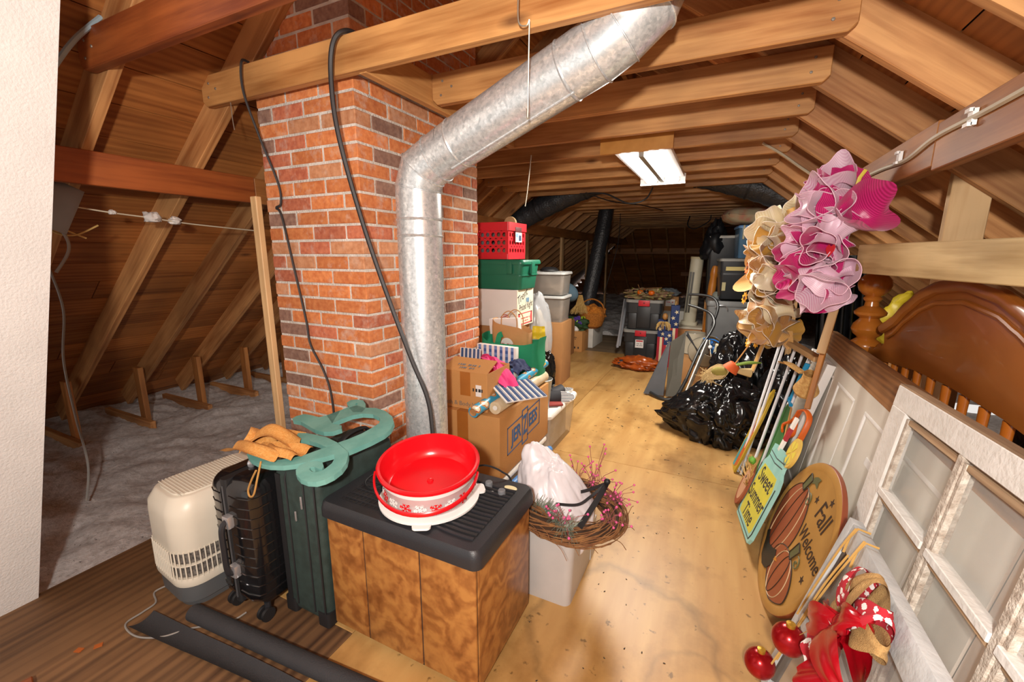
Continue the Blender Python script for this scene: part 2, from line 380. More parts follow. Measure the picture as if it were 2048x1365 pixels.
# ================================================================= FLOOR
def floor_mat():
    m, nt, b = _new('plywood_floor'); tc = N(nt, 'ShaderNodeTexCoord')
    mp = N(nt, 'ShaderNodeMapping'); mp.inputs['Scale'].default_value = (7, .9, 1); LK(nt, tc, 'Object', mp, 'Vector')
    nz = N(nt, 'ShaderNodeTexNoise'); nz.inputs['Scale'].default_value = 1.6; nz.inputs['Detail'].default_value = 6; LK(nt, mp, 'Vector', nz, 'Vector')
    rp = N(nt, 'ShaderNodeValToRGB'); LK(nt, nz, 'Fac', rp, 'Fac')
    rp.color_ramp.elements[0].position = .3; rp.color_ramp.elements[0].color = lin('ad8149'); rp.color_ramp.elements[1].position = .7; rp.color_ramp.elements[1].color = lin('c29a5f')
    # grime: water marks and footprints
    n2 = N(nt, 'ShaderNodeTexNoise'); n2.inputs['Scale'].default_value = 2.1; n2.inputs['Detail'].default_value = 8; n2.inputs['Roughness'].default_value = .62; LK(nt, tc, 'Object', n2, 'Vector')
    r2 = N(nt, 'ShaderNodeValToRGB'); LK(nt, n2, 'Fac', r2, 'Fac')
    r2.color_ramp.elements[0].position = .28; r2.color_ramp.elements[0].color = (.42, .34, .25, 1); r2.color_ramp.elements[1].position = .5; r2.color_ramp.elements[1].color = (1, 1, 1, 1)
    mx = N(nt, 'ShaderNodeMix', data_type='RGBA', blend_type='MULTIPLY'); mx.inputs['Factor'].default_value = .8
    nt.links.new(rp.outputs[0], mx.inputs[6]); nt.links.new(r2.outputs[0], mx.inputs[7])
    n3 = N(nt, 'ShaderNodeTexNoise'); n3.inputs['Scale'].default_value = 26; n3.inputs['Detail'].default_value = 3; LK(nt, tc, 'Object', n3, 'Vector')
    r3 = N(nt, 'ShaderNodeValToRGB'); LK(nt, n3, 'Fac', r3, 'Fac'); r3.color_ramp.elements[0].position = .26; r3.color_ramp.elements[0].color = (.2, .17, .14, 1); r3.color_ramp.elements[1].position = .33; r3.color_ramp.elements[1].color = (1, 1, 1, 1)
    m2 = N(nt, 'ShaderNodeMix', data_type='RGBA', blend_type='MULTIPLY'); m2.inputs['Factor'].default_value = .7
    nt.links.new(mx.outputs[2], m2.inputs[6]); nt.links.new(r3.outputs[0], m2.inputs[7])
    # dried water rings and a darker scuffed patch, in room coordinates
    ge = N(nt, 'ShaderNodeNewGeometry'); nd = N(nt, 'ShaderNodeTexNoise'); nd.inputs['Scale'].default_value = 4; nd.inputs['Detail'].default_value = 4; LK(nt, ge, 'Position', nd, 'Vector')
    last = m2
    for cx, cy, rr, wd, dk in ((-.22, 1.42, .34, .03, .72), (.25, 3.0, .30, .25, .62), (.1, 1.25, .2, .02, .82)):
        vd = N(nt, 'ShaderNodeVectorMath', operation='DISTANCE'); LK(nt, ge, 'Position', vd, 0); vd.inputs[1].default_value = (cx, cy, 0)
        aj = N(nt, 'ShaderNodeMath', operation='MULTIPLY_ADD'); LK(nt, nd, 'Fac', aj, 0); aj.inputs[1].default_value = .22; LK(nt, vd, 'Value', aj, 2)
        sb = N(nt, 'ShaderNodeMath', operation='SUBTRACT'); LK(nt, aj, 'Value', sb, 0); sb.inputs[1].default_value = rr+.11
        ab = N(nt, 'ShaderNodeMath', operation='ABSOLUTE'); LK(nt, sb, 'Value', ab, 0)
        rg = N(nt, 'ShaderNodeMapRange'); LK(nt, ab, 'Value', rg, 'Value'); rg.inputs[2].default_value = wd; rg.inputs[3].default_value = dk; rg.inputs[4].default_value = 1.0
        mm_ = N(nt, 'ShaderNodeMix', data_type='RGBA', blend_type='MULTIPLY'); mm_.inputs['Factor'].default_value = 1.0
        nt.links.new(last.outputs[2], mm_.inputs[6]); nt.links.new(rg.outputs['Result'], mm_.inputs[7]); last = mm_
    nt.links.new(last.outputs[2], b.inputs['Base Color']); b.inputs['Roughness'].default_value = .42
    return m
PLY = floor_mat()
W_OSB = wood('weathered_ply', '3f2717', '8d6844', 0.65, 0.55, knots=False, sat=.15, grain=1.2)
W_GREYB = wood('grey_board', '5a4a38', '8a755a', 0.8, 0.6, knots=False)
floor = struct('floor', MB().box(-2.52, 1.35, -1.4, 7.6, -.12, -.022), plain('joist_dark', '4b3420', .8), smooth=False)
def sheet(name, x0, x1, y0, y1, mat, z=-.02, M=None, along='x'):
    mb = MB().box(-(x1-x0)/2+.0015, (x1-x0)/2-.0015, -(y1-y0)/2+.0015, (y1-y0)/2-.0015, 0, .02)
    return part(floor, name, mb, mat, T((x0+x1)/2, (y0+y1)/2, z), bevel=.0015, seg=1, smooth=False)
sheet('plywood_sheet', -1.15, 1.3, .0, 1.58+1.22, PLY); sheet('plywood_sheet', -1.15, 1.3, 2.80, 5.24, PLY)
sheet('plywood_sheet', -2.5, -1.15, .98, 2.2, PLY); sheet('plywood_sheet', -2.5, -1.15, 2.2, 4.64, PLY); sheet('plywood_sheet', -2.5, -1.15, 4.64, 6.2, PLY); sheet('plywood_sheet', -1.15, 1.3, 5.24, 6.5, PLY)
mo = MB().box(-.96, .96, -.675, .675, 0, .02)
part(floor, 'weathered_board', mo, W_OSB, T(-1.825, .02, -.02) @ RZ(90), bevel=.0015, seg=1, smooth=False)
sheet('weathered_board', -1.15, 1.3, -1.3, 0, W_OSB)
sheet('grey_board', -2.5, -.9, 6.2, 7.6, W_GREYB, -.021); sheet('grey_board', -.9, 1.3, 6.5, 7.6, W_GREYB, -.021)
db = MB(); rd = random.Random(5)
for k in range(190):
    x, y = (rd.gauss(-.25, .45), rd.uniform(1.1, 5.5)) if k % 3 else (rd.gauss(-.5, .25), rd.gauss(4.3, .6))
    if x < -.85 or x > .35: continue
    s_ = rd.uniform(.0015, .006) if k % 9 else rd.uniform(.008, .016); db.prism([(-s_, 0), (-.3*s_, -.45*s_), (s_, -.2*s_), (.6*s_, .35*s_), (-.5*s_, .5*s_)], 0, .0015, Matrix.Translation((x, y, .0002)) @ Matrix.Rotation(rd.uniform(0, 3), 4, 'Z'))
o = put('floor_debris', db.mesh('floor_debris', plain('debris_dark', '3a332c', .9), smooth=False)); o['kind'] = 'stuff'; o['label'] = 'tiny dark crumbs of debris scattered on the plywood floor'; o['category'] = 'debris'
# ================================================================= INSULATION (blown-in, nobody could count it)
def ins_mat():
    m, nt, b = _new('insulation'); tc = N(nt, 'ShaderNodeTexCoord')
    nz = N(nt, 'ShaderNodeTexNoise'); nz.inputs['Scale'].default_value = 26; nz.inputs['Detail'].default_value = 9; nz.inputs['Roughness'].default_value = .75; LK(nt, tc, 'Object', nz, 'Vector')
    rp = N(nt, 'ShaderNodeValToRGB'); LK(nt, nz, 'Fac', rp, 'Fac')
    rp.color_ramp.elements[0].position = .3; rp.color_ramp.elements[0].color = lin('b3adaa'); rp.color_ramp.elements[1].position = .68; rp.color_ramp.elements[1].color = lin('f0eeee')
    n2 = N(nt, 'ShaderNodeTexNoise'); n2.inputs['Scale'].default_value = 75; n2.inputs['Detail'].default_value = 2; LK(nt, tc, 'Object', n2, 'Vector')
    r2 = N(nt, 'ShaderNodeValToRGB'); LK(nt, n2, 'Fac', r2, 'Fac'); r2.color_ramp.elements[0].position = .24; r2.color_ramp.elements[0].color = (.12, .1, .09, 1); r2.color_ramp.elements[1].position = .31; r2.color_ramp.elements[1].color = (1, 1, 1, 1)
    mx = N(nt, 'ShaderNodeMix', data_type='RGBA', blend_type='MULTIPLY'); mx.inputs['Factor'].default_value = .8
    nt.links.new(rp.outputs[0], mx.inputs[6]); nt.links.new(r2.outputs[0], mx.inputs[7]); nt.links.new(mx.outputs[2], b.inputs['Base Color'])
    b.inputs['Roughness'].default_value = 1; b.inputs['Specular IOR Level'].default_value = .1
    bp = N(nt, 'ShaderNodeBump'); bp.inputs['Strength'].default_value = .9; bp.inputs['Distance'].default_value = .02; LK(nt, nz, 'Fac', bp, 'Height'); LK(nt, bp, 'Normal', b, 'Normal')
    return m
INS = ins_mat()
def ins_patch(name, label, x0, x1, y0, y1, step, edge=None, base=-.05, amp=.05):
    nu, nv = int((x1-x0)/step), int((y1-y0)/step)
    def fn(u, v):
        x = x0+(x1-x0)*u; y = y0+(y1-y0)*v
        p = Vector((x, y, 0))
        z = base + amp*noise.noise(p*2.3) + amp*.5*noise.noise(p*7) + amp*.22*noise.noise(p*23+Vector((3, 1, 2))) + amp*.16*noise.noise(p*47)
        if edge: z = edge(x, y, z)
        return (x, y, z)
    mb = MB().grid(fn, nu, nv)
    o = put(name, mb.mesh(name, INS)); o['kind'] = 'stuff'; o['label'] = label; o['category'] = 'insulation'; return o
ins_patch('loose_insulation', 'loose grey blown-in insulation along the left eave beside the chimney', -5.42, -2.515, -.9, 5.4, .03, edge=lambda x, y, z: min(z, -.03) if x > -2.62 else z + .02*max(0, -3.2-x))
ins_patch('loose_insulation', 'loose grey blown-in insulation at the far end of the attic', -5.42, 3.5, 5.41, 15.35, .06, edge=lambda x, y, z: (min(z, -.06) if (-2.56 < x < 1.36 and y < 7.66) else z+.09), amp=.09)
ins_patch('loose_insulation', 'loose grey blown-in insulation along the right eave behind the headboard', 1.36, 3.5, -1.4, 5.4, .08)
# joist ends and stub posts along the left eave
for i in range(1, 9):
    y = TY[0]+0.456*i-.06
    tag(beam(None, 'ceiling_joist', (-5.0, y-.03, -.03), (-4.22, y-.03, -.03), .04, .12, W_RAFT), 'ceiling joist end showing above the insulation at the left eave', 'joist', 'joist ends at the left eave')
    xx = -4.42
    tag(beam(None, 'stub_post', (xx, y+.012, -.05), (xx, y+.012, zl(xx)+.04), .085, .04, W_PURL, up=(0, 1, 0)), 'short stub post between ceiling joist and left roof rafter', 'post', 'stub posts along the left eave')
# purlins and posts
pl = thing('purlin_beam', 'reddish knotty purlin board running under the left rafters', 'beam', (-2.56, 3, 1.72))
beam(pl, 'purlin_board', (-2.56, -.6, 1.793), (-2.56, 1.74, 1.793), .04, .146, W_TIE2); beam(pl, 'purlin_board', (-2.56, 1.742, 1.79), (-2.56, 13.0, 1.79), .04, .146, W_PURL)
pr_ = thing('purlin_beam', 'doubled brown purlin beam carrying the white cable under the right rafters', 'beam', (.63, 3, 1.7))
beam(pr_, 'purlin_board', (.622, 1.98, 1.785), (.622, 12.9, 1.785), .045, .145, W_PURL); beam(pr_, 'purlin_board', (.622, .2, 1.772), (.622, 1.975, 1.772), .045, .15, W_PURL)
beam(pr_, 'purlin_board', (.668, .2, 1.79), (.668, 12.9, 1.79), .042, .14, W_PURL)
beam_lbl = [('pale stud post standing under the right purlin beside the headboard', (.66, 1.79), 1.69, 0.0)]
tag(beam(None, 'stud_post', (.8625, 2.405, 0), (.8625, 2.405, 1.80), .038, .125, W_PALE, up=(1, 0, 0)), 'pale knotty stud post under the right purlin behind the headboard', 'post')
tag(beam(None, 'stud_post', (-2.105, 1.44, -.05), (-2.105, 1.44, 1.70), .045, .03, W_PALE, up=(0, 1, 0)), 'thin pale stud standing against the left edge of the brick chimney', 'post')
for y, b_ in ((5.75, 0), (7.3, 0), (8.9, 0), (10.6, 0)):
    tag(beam(None, 'stud_post', (-2.56, y, -.05), (-2.56, y, 1.715), .04, .1, W_PALE, up=(0, 1, 0)), 'pale stud post under the left purlin behind the chimney', 'post', 'stud posts under the left purlin')
for y in (4.9, 6.6, 8.4):
    tag(beam(None, 'stud_post', (.66, y, -.05), (.66, y, 1.715), .04, .1, W_PALE, up=(0, 1, 0)), 'pale stud post under the right purlin behind the storage totes', 'post', 'stud posts under the right purlin')
# ================================================================= CHIMNEY
CX0, CX1, CY0, CY1 = -2.055, -1.44, 1.462, 2.47
def mortar_mat():
    return plain('mortar', 'c2bab0', .95, bump=.8, bscale=90, col2='dcd6cd', scale=14)
MORT = mortar_mat()
def brick_mat(name, a, b_, white=.8):
    m, nt, b = _new(name); tc = N(nt, 'ShaderNodeTexCoord'); oi = N(nt, 'ShaderNodeObjectInfo')
    off = N(nt, 'ShaderNodeVectorMath', operation='ADD'); LK(nt, tc, 'Object', off, 0)
    ml = N(nt, 'ShaderNodeMath', operation='MULTIPLY'); ml.inputs[1].default_value = 53; LK(nt, oi, 'Random', ml, 0); LK(nt, ml, 'Value', off, 1)
    nz = N(nt, 'ShaderNodeTexNoise'); nz.inputs['Scale'].default_value = 45; nz.inputs['Detail'].default_value = 6; LK(nt, off, 'Vector', nz, 'Vector')
    rp = N(nt, 'ShaderNodeValToRGB'); LK(nt, nz, 'Fac', rp, 'Fac'); rp.color_ramp.elements[0].position = .3; rp.color_ramp.elements[0].color = lin(a); rp.color_ramp.elements[1].position = .7; rp.color_ramp.elements[1].color = lin(b_)
    hs = N(nt, 'ShaderNodeHueSaturation'); LK(nt, rp, 'Color', hs, 'Color')
    mo = N(nt, 'ShaderNodeMapRange'); LK(nt, oi, 'Random', mo, 'Value'); mo.inputs[3].default_value = .80; mo.inputs[4].default_value = 1.12; LK(nt, mo, 'Result', hs, 'Value')
    n2 = N(nt, 'ShaderNodeTexNoise'); n2.inputs['Scale'].default_value = 13; n2.inputs['Detail'].default_value = 7; n2.inputs['Roughness'].default_value = .7; LK(nt, off, 'Vector', n2, 'Vector')
    r2 = N(nt, 'ShaderNodeValToRGB'); LK(nt, n2, 'Fac', r2, 'Fac'); r2.color_ramp.elements[0].position = .53; r2.color_ramp.elements[0].color = (0, 0, 0, 1); r2.color_ramp.elements[1].position = .75; r2.color_ramp.elements[1].color = (white, white, white, 1)
    mx = N(nt, 'ShaderNodeMix', data_type='RGBA'); LK(nt, r2, 'Color', mx, 'Factor'); nt.links.new(hs.outputs[0], mx.inputs[6]); mx.inputs[7].default_value = lin('c9b3a4')
    nt.links.new(mx.outputs[2], b.inputs['Base Color']); b.inputs['Roughness'].default_value = .9
    bp = N(nt, 'ShaderNodeBump'); bp.inputs['Strength'].default_value = .5; bp.inputs['Distance'].default_value = .004; LK(nt, nz, 'Fac', bp, 'Height'); LK(nt, bp, 'Normal', b, 'Normal')
    return m
B_OR = brick_mat('orange_brick', 'c06a3a', 'dc8d55'); B_RE = brick_mat('red_brick', 'ad5a40', 'cc7c5a'); B_BR = brick_mat('brown_brick', '7a584c', '9c7a68', .35); B_PA = brick_mat('tan_brick', 'b97a52', 'd69c74', .6)
chimney = thing('chimney', 'orange red brick chimney with grey mortar joints standing behind the galvanized duct', 'chimney', ((CX0+CX1)/2, (CY0+CY1)/2, 0))
core = MB().box(CX0+.0035, CX1-.0035, CY0+.0035, CY1-.0035, -.1, 3.05)
part(chimney, 'mortar_core', core, MORT, local(chimney, Matrix()), smooth=False)
CP = 0.0677; BW, BH, BL = .092, .0565, .2
_bm = {}
def brick(x0, x1, y0, y1, z, mat):
    sx, sy = round(x1-x0, 3), round(y1-y0, 3); key = (sx, sy, mat.name)
    if key not in _bm: _bm[key] = MB().box(-sx/2, sx/2, -sy/2, sy/2, -BH/2, BH/2).mesh('brick', mat, bevel=.003, seg=1, smooth=False)
    j = random.uniform(-.0012, .0012)
    put('brick', _bm[key], chimney, local(chimney, T((x0+x1)/2+j, (y0+y1)/2+j, z+BH/2) @ RZ(random.uniform(-.35, .35))))
def bmat():
    r = random.random()
    return B_BR if r < .09 else (B_RE if r < .24 else (B_PA if r < .34 else B_OR))
hid = MB(); G = .0105; nrow = int(2.95/CP)
for k in range(nrow):
    z = k*CP
    vis_front = .35 < z < 2.6; vis_side = .35 < z < 2.25
    # front face (y = CY0), bricks along x
    u = CX1
    if k % 2: first = BL
    else: first = BW
    xs = []; x = CX1; ln = first
    while x > CX0+.02:
        xe = max(x-ln, CX0)
        if xe-CX0 < .04: xe = CX0
        xs.append((xe, x)); x = xe-G; ln = BL
    for q, (a, b2) in enumerate(xs):
        corner = q == 0
        if vis_front: brick(a, b2, CY0, CY0+(BW if (not corner or k % 2) else BL), z, bmat())
        else: hid.box(a, b2, CY0, CY0+BW, z, z+BH)
    # side face (x = CX1), bricks along y ; the corner brick is shared with the front
    y = CY0+(BW if k % 2 else BL)+G
    while y < CY1-.02:
        ye = min(y+BL, CY1)
        if CY1-ye < .04: ye = CY1
        if vis_side: brick(CX1-BW, CX1, y, ye, z, bmat())
        else: hid.box(CX1-BW, CX1, y, ye, z, z+BH)
        y = ye+G
    # faces turned away
    y = CY0+BW+G
    while y < CY1-.02:
        ye = min(y+BL, CY1); hid.box(CX0, CX0+BW, y, ye, z, z+BH); y = ye+G
    x = CX0+BW+G+(k % 2)*.1
    while x < CX1-BW-.02:
        xe = min(x+BL, CX1-BW-G); hid.box(x, xe, CY1-BW, CY1, z, z+BH); x = xe+G
ho = part(chimney, 'hidden_brickwork', hid, B_OR, local(chimney, Matrix()), smooth=False); ho['kind'] = 'stuff'
# ================================================================= GALVANIZED DUCT
def galv_mat():
    m, nt, b = _new('galvanized_steel'); tc = N(nt, 'ShaderNodeTexCoord')
    vo = N(nt, 'ShaderNodeTexVoronoi'); vo.inputs['Scale'].default_value = 95; LK(nt, tc, 'Object', vo, 'Vector')
    nz = N(nt, 'ShaderNodeTexNoise'); nz.inputs['Scale'].default_value = 55; nz.inputs['Detail'].default_value = 5; nz.inputs['Distortion'].default_value = .8; LK(nt, tc, 'Object', nz, 'Vector')
    bw = N(nt, 'ShaderNodeRGBToBW'); LK(nt, vo, 'Color', bw, 'Color')
    ad = N(nt, 'ShaderNodeMath', operation='MULTIPLY_ADD'); LK(nt, bw, 'Val', ad, 0); ad.inputs[1].default_value = .4; LK(nt, nz, 'Fac', ad, 2)
    rp = N(nt, 'ShaderNodeValToRGB'); LK(nt, ad, 'Value', rp, 'Fac'); rp.color_ramp.elements[0].position = .42; rp.color_ramp.elements[0].color = lin('b4babc'); rp.color_ramp.elements[1].position = .95; rp.color_ramp.elements[1].color = lin('eef1f2')
    LK(nt, rp, 'Color', b, 'Base Color'); b.inputs['Metallic'].default_value = .55
    mr = N(nt, 'ShaderNodeMapRange'); LK(nt, ad, 'Value', mr, 'Value'); mr.inputs[1].default_value = .3; mr.inputs[2].default_value = 1.; mr.inputs[3].default_value = .42; mr.inputs[4].default_value = .24; LK(nt, mr, 'Result', b, 'Roughness')
    return m
GALV = galv_mat()
duct = thing('metal_duct', 'galvanized sheet metal duct with jointed elbows rising in front of the chimney', 'duct', (-1.225, 1.585, 0))
RD = .1
def cylpart(name, a, b, r=RD, n=36, cap=False, r2=None):
    M = frame_z(a, b); L = (Vector(b)-Vector(a)).length
    part(duct, name, MB().lathe([(r, 0), (r2 or r, L)], n, cap=cap), GALV, local(duct, M))
def frame_z(a, b):
    a = Vector(a); z = (Vector(b)-a).normalized(); x = Vector((0, 1, 0)); x = (x-z*x.dot(z)).normalized(); y = z.cross(x)
    return Matrix(((x.x, y.x, z.x, a.x), (x.y, y.y, z.y, a.y), (x.z, y.z, z.z, a.z), (0, 0, 0, 1)))
def gored(pname, pts, r=RD):
    """elbow: straight gores mitred at the joints; pts are joint centres"""
    P = [Vector(p) for p in pts]; dirs = [(P[i+1]-P[i]).normalized() for i in range(len(P)-1)]; n = 36
    rings = []
    ref = Vector((0, 1, 0))
    for i in range(1, len(P)-1):
        t = (dirs[i-1]+dirs[i]).normalized()
        rings.append((P[i], t))
    def ring(c, axis_dir, plane_n):
        a = (ref-axis_dir*ref.dot(axis_dir)).normalized(); b = axis_dir.cross(a); out = []
        for k in range(n):
            an = 2*math.pi*k/n; v = a*math.cos(an)*r+b*math.sin(an)*r
            s = -v.dot(plane_n)/axis_dir.dot(plane_n); out.append(c+v+axis_dir*s)
        return out
    for i in range(len(P)-1):
        d = dirs[i]
        n0 = d if i == 0 else (dirs[i-1]+d).normalized(); n1 = d if i == len(P)-2 else (d+dirs[i+1]).normalized()
        A = ring(P[i], d, n0); B = ring(P[i+1], d, n1)
        mb = MB().add(A+B, [(k, (k+1) % n, n+(k+1) % n, n+k) for k in range(n)])
        part(duct, pname, mb, GALV, local(duct, Matrix()))
        if 0 < i:   # raised seam bead at the joint
            Ao = [P[i]+(q-P[i])*1.022 for q in A]
            part(duct, 'seam_bead', MB().tube(Ao+[Ao[0]], .0028, 6, cap=False), GALV, local(duct, Matrix()))
v0 = Vector((-1.225, 1.585, 0.0)); e0 = Vector((-1.236, 1.605, 1.635))
top = Vector((-.372, 1.52, 2.093)); 
dz = (e0-v0).normalized(); 
ctr = Vector((-1.232, 1.62, 1.79)); dd = (top-ctr).normalized()
cylpart('vertical_pipe', v0, e0)
J = [e0, e0+dz*.07, e0+dz*.11+dd*.045+Vector((-.008, 0, .02)), ctr+dd*.105+Vector((0, 0, -.004)), ctr+dd*.19]
gored('elbow_gore', J)
pa = J[-1]; pb = top-dd*.16
cylpart('diagonal_pipe', pa, pb)
up = Vector((.25, .28, 1)).normalized()
gored('elbow_gore', [pb, pb+dd*.10, top+dd*.02+Vector((0, 0, .012)), top+dd*.085+up*.06, top+dd*.1+up*.2, top+dd*.12+up*.5])
for c, t in ((v0+dz*1.50, dz), (v0+dz*1.57, dz), (pa+dd*.05, dd), (pb-dd*.01, dd)):
    M = frame_z(c, c+t)
    part(duct, 'crimp_band', MB().lathe([(RD+.0005, -.006), (RD+.0035, 0), (RD+.0005, .006)], 36, cap=False), GALV, local(duct, M))
# lock seam along the underside of the sloping pipe
nn = Vector((0, 0, -1)); nn = (nn-dd*nn.dot(dd)).normalized(); sd = dd.cross(nn); off = (nn*.93+sd*(.36 if (dd.cross(nn)).y < 0 else -.36))*RD
part(duct, 'lock_seam', MB().tube([pa+off, pb+off], .005, 6), GALV, local(duct, Matrix()))
WIRE = plain('bare_wire', 'c8c2b0', .35, .8)
def wire(name, label, pts, r, mat, group=None, n=10, sides=6, cat='wire'):
    return solo(name, label, cat, MB().tube(spline(pts, n), r, sides), mat, group=group)
# ================================================================= LEFT FOREGROUND
BLACKP = plain('black_plastic', '26272b', .42, bump=.12, bscale=300)
SILVER = plain('silver_plastic', 'c9c9cc', .25, .7)
RUBBER = plain('black_rubber', '1c1c1e', .6)
# ---- foam board leaning at the left edge
FOAM = plain('white_foam', 'dcdcda', .85, var=.03, bump=.35, bscale=120)
fb0 = Vector((-2.50, .53, 0.0)); ft = Vector((-1.875, .72, 2.17))
rgt = (ft-fb0).normalized(); along = Vector((0, -1, 0.015)).normalized()
fn_ = along.cross(rgt).normalized()*-.03
q0, q1 = fb0, fb0+rgt*2.5; q2, q3 = q1+along*1.2, q0+along*1.2
foam = MB().add([q0, q1, q2, q3, q0+fn_, q1+fn_, q2+fn_, q3+fn_], [(0, 1, 2, 3), (7, 6, 5, 4), (0, 4, 5, 1), (1, 5, 6, 2), (2, 6, 7, 3), (3, 7, 4, 0)])
solo('foam_board', 'large white rigid foam insulation board leaning at the edge of the floor', 'foam board', foam, FOAM, smooth=False)
# ---- burl console humidifier
def burl_mat():
    m, nt, b = _new('burl_veneer'); tc = N(nt, 'ShaderNodeTexCoord')
    n1 = N(nt, 'ShaderNodeTexNoise'); n1.inputs['Scale'].default_value = 9; n1.inputs['Detail'].default_value = 6; n1.inputs['Distortion'].default_value = 2.2; LK(nt, tc, 'Object', n1, 'Vector')
    wv = N(nt, 'ShaderNodeTexWave'); wv.wave_type = 'RINGS'; wv.inputs['Scale'].default_value = 3.0; wv.inputs['Distortion'].default_value = 16; wv.inputs['Detail'].default_value = 4; wv.inputs['Detail Scale'].default_value = 2.5; LK(nt, tc, 'Object', wv, 'Vector')
    ad = N(nt, 'ShaderNodeMath', operation='MULTIPLY_ADD'); LK(nt, wv, 'Fac', ad, 0); ad.inputs[1].default_value = .38; LK(nt, n1, 'Fac', ad, 2)
    rp = N(nt, 'ShaderNodeValToRGB'); LK(nt, ad, 'Value', rp, 'Fac')
    e = rp.color_ramp.elements; e[0].position = .35; e[0].color = lin('774720'); e[1].position = .95; e[1].color = lin('a8743c'); x = rp.color_ramp.elements.new(.65); x.color = lin('925e2f')
    LK(nt, rp, 'Color', b, 'Base Color'); b.inputs['Roughness'].default_value = .32
    return m
BURL = burl_mat()
hx0, hx1, hy0, hy1 = -1.215, -.585, .965, 1.365
hum = thing('console_humidifier', 'burl wood veneer console humidifier with black top standing before the suitcases', 'humidifier', ((hx0+hx1)/2, (hy0+hy1)/2, 0))
L = lambda: local(hum, Matrix())
hw, hdp = (hx1-hx0)/2, (hy1-hy0)/2
part(hum, 'base', MB().rbox(hw-.03, hdp-.03, 0, .06, .03), RUBBER)
mb = MB().box(-hw+.004, hw-.004, -hdp+.004, hdp-.004, .045, .50)
part(hum, 'cabinet_core', mb, BLACKP, smooth=False)
gx = [-hw, -1.042-(hx0+hx1)/2, -.800-(hx0+hx1)/2, hw]
for a, b in zip(gx[:-1], gx[1:]):
    part(hum, 'front_panel', MB().box(a+.0025, b-.0025, -hdp, -hdp+.01, .04, .505), BURL, bevel=.004)
for sx in (-1, 1):
    part(hum, 'side_panel', MB().box(sx*hw-.01*(sx > 0), sx*hw+.01*(sx < 0), -hdp+.013, hdp, .04, .505), BURL, bevel=.003)
tp = part(hum, 'top_cover', MB().rbox(hw+.018, hdp+.018, .5, .56, .03, rings=[(1, 1, .497), (1.0, 1.0, .525), (.985, .98, .549), (.965, .955, .556)]), BLACKP)
# louvres on the right of the top, curved slats
for k in range(15):
    y = -hdp+.045+k*.0215
    pts = [(.085+.2*t, y-.028*math.sin(math.pi*(t*.55+.1))+.02, .559) for t in [i/8 for i in range(9)]]
    part(tp, 'louvre_slat', MB().tube(pts, .0065, 6, flat=(.75, 1)), RUBBER if k % 2 else BLACKP)
part(tp, 'intake_recess', MB().box(-hw+.05, -hw+.22, -hdp+.03, hdp-.1, .5555, .5575), RUBBER, smooth=False)
for k in range(9): part(tp, 'intake_bar', MB().box(-hw+.05, -hw+.22, -hdp+.042+k*.03, -hdp+.047+k*.03, .5572, .561), BLACKP, smooth=False)
for k in range(8): part(tp, 'intake_bar', MB().box(-hw+.06+k*.02, -hw+.063+k*.02, -hdp+.03, hdp-.1, .5572, .560), BLACKP, smooth=False)
KNOB = plain('grey_knob', '6e7175', .4)
for kx, ky in ((.175, .135), (.245, .105)):
    kn = part(tp, 'control_knob', MB().lathe([(.015, .556), (.014, .574), (.011, .577)], 20, M=T(kx, ky, 0)), KNOB)
part(tp, 'badge', MB().lathe([(.024, .556), (.023, .5585)], 24, M=T(.255, .16, 0) @ Matrix.Diagonal((1.1, .55, 1, 1))), plain('cream_badge', 'e6dcae', .4))
PRINT = plain('white_print', 'e8e8e2', .6)
part(tp, 'printed_marks', MB().text('*', .03, T(.205, .098, .5575)).text('-', .02, T(.14, .135, .5575)), PRINT, smooth=False)
for sgn in (0, 1): pass
part(tp, 'power_cord', MB().tube(spline([(.06, .19, .575), (.12, .20, .60), (.19, .21, .585), (.23, .225, .53), (.24, .235, .3), (.2, .24, .02)], 8), .004, 6), RUBBER)
part(tp, 'power_cord', MB().tube(spline([(-.16, -.02, .566), (-.21, -.08, .563), (-.265, -.05, .563), (-.27, .03, .564), (-.22, .1, .566), (-.17, .14, .57), (-.215, .16, .57), (-.255, .11, .566), (-.2, .05, .57)], 8), .0035, 6), RUBBER)
# ---- cake carrier on top of it
RED = plain('red_plastic', 'd8141f', .22, var=.03)
WHITEP = plain('white_plastic', 'eceae8', .3, var=.02)
CLEAR = plain('frosted_plastic', 'ddd0d2', .3, alpha=.62, var=.03)
ck = thing('cake_carrier', 'round red cake carrier with snowflake print and white lid beneath on the humidifier', 'cake carrier', (-.876, 1.135, .563), 0)
lid = part(ck, 'lid', MB().lathe([(.0, .002), (.168, 0), (.177, .004), (.178, .012), (.170, .014), (.0, .014)], 56, cap=False), WHITEP)
for a in (-62, 40, 150): part(ck, 'lid_tab', MB().rbox(.03, .02, .003, .010, .014, M=RZ(a) @ T(.180, 0, 0) @ RZ(90)), WHITEP)
Tm = RZ(25.8) @ RX(0)
tilt = Matrix.Translation((0.0, 0.006, .026)) @ RZ(25.8) @ RX(8) @ RZ(-25.8)
part(ck, 'outer_bowl', MB().lathe([(.140, 0), (.150, .004), (.158, .05), (.166, .09), (.170, .112)], 56, cap=False), CLEAR, tilt)
part(ck, 'white_band', MB().lathe([(.1665, .088), (.1705, .113), (.172, .116)], 56, cap=False), WHITEP, tilt)
part(ck, 'red_tray', MB().lathe([(.177, .110), (.179, .121), (.174, .125), (.166, .122), (.160, .075), (.152, .05), (.140, .04), (.012, .036), (.010, .042), (0, .044)], 64, cap=False), RED, tilt)
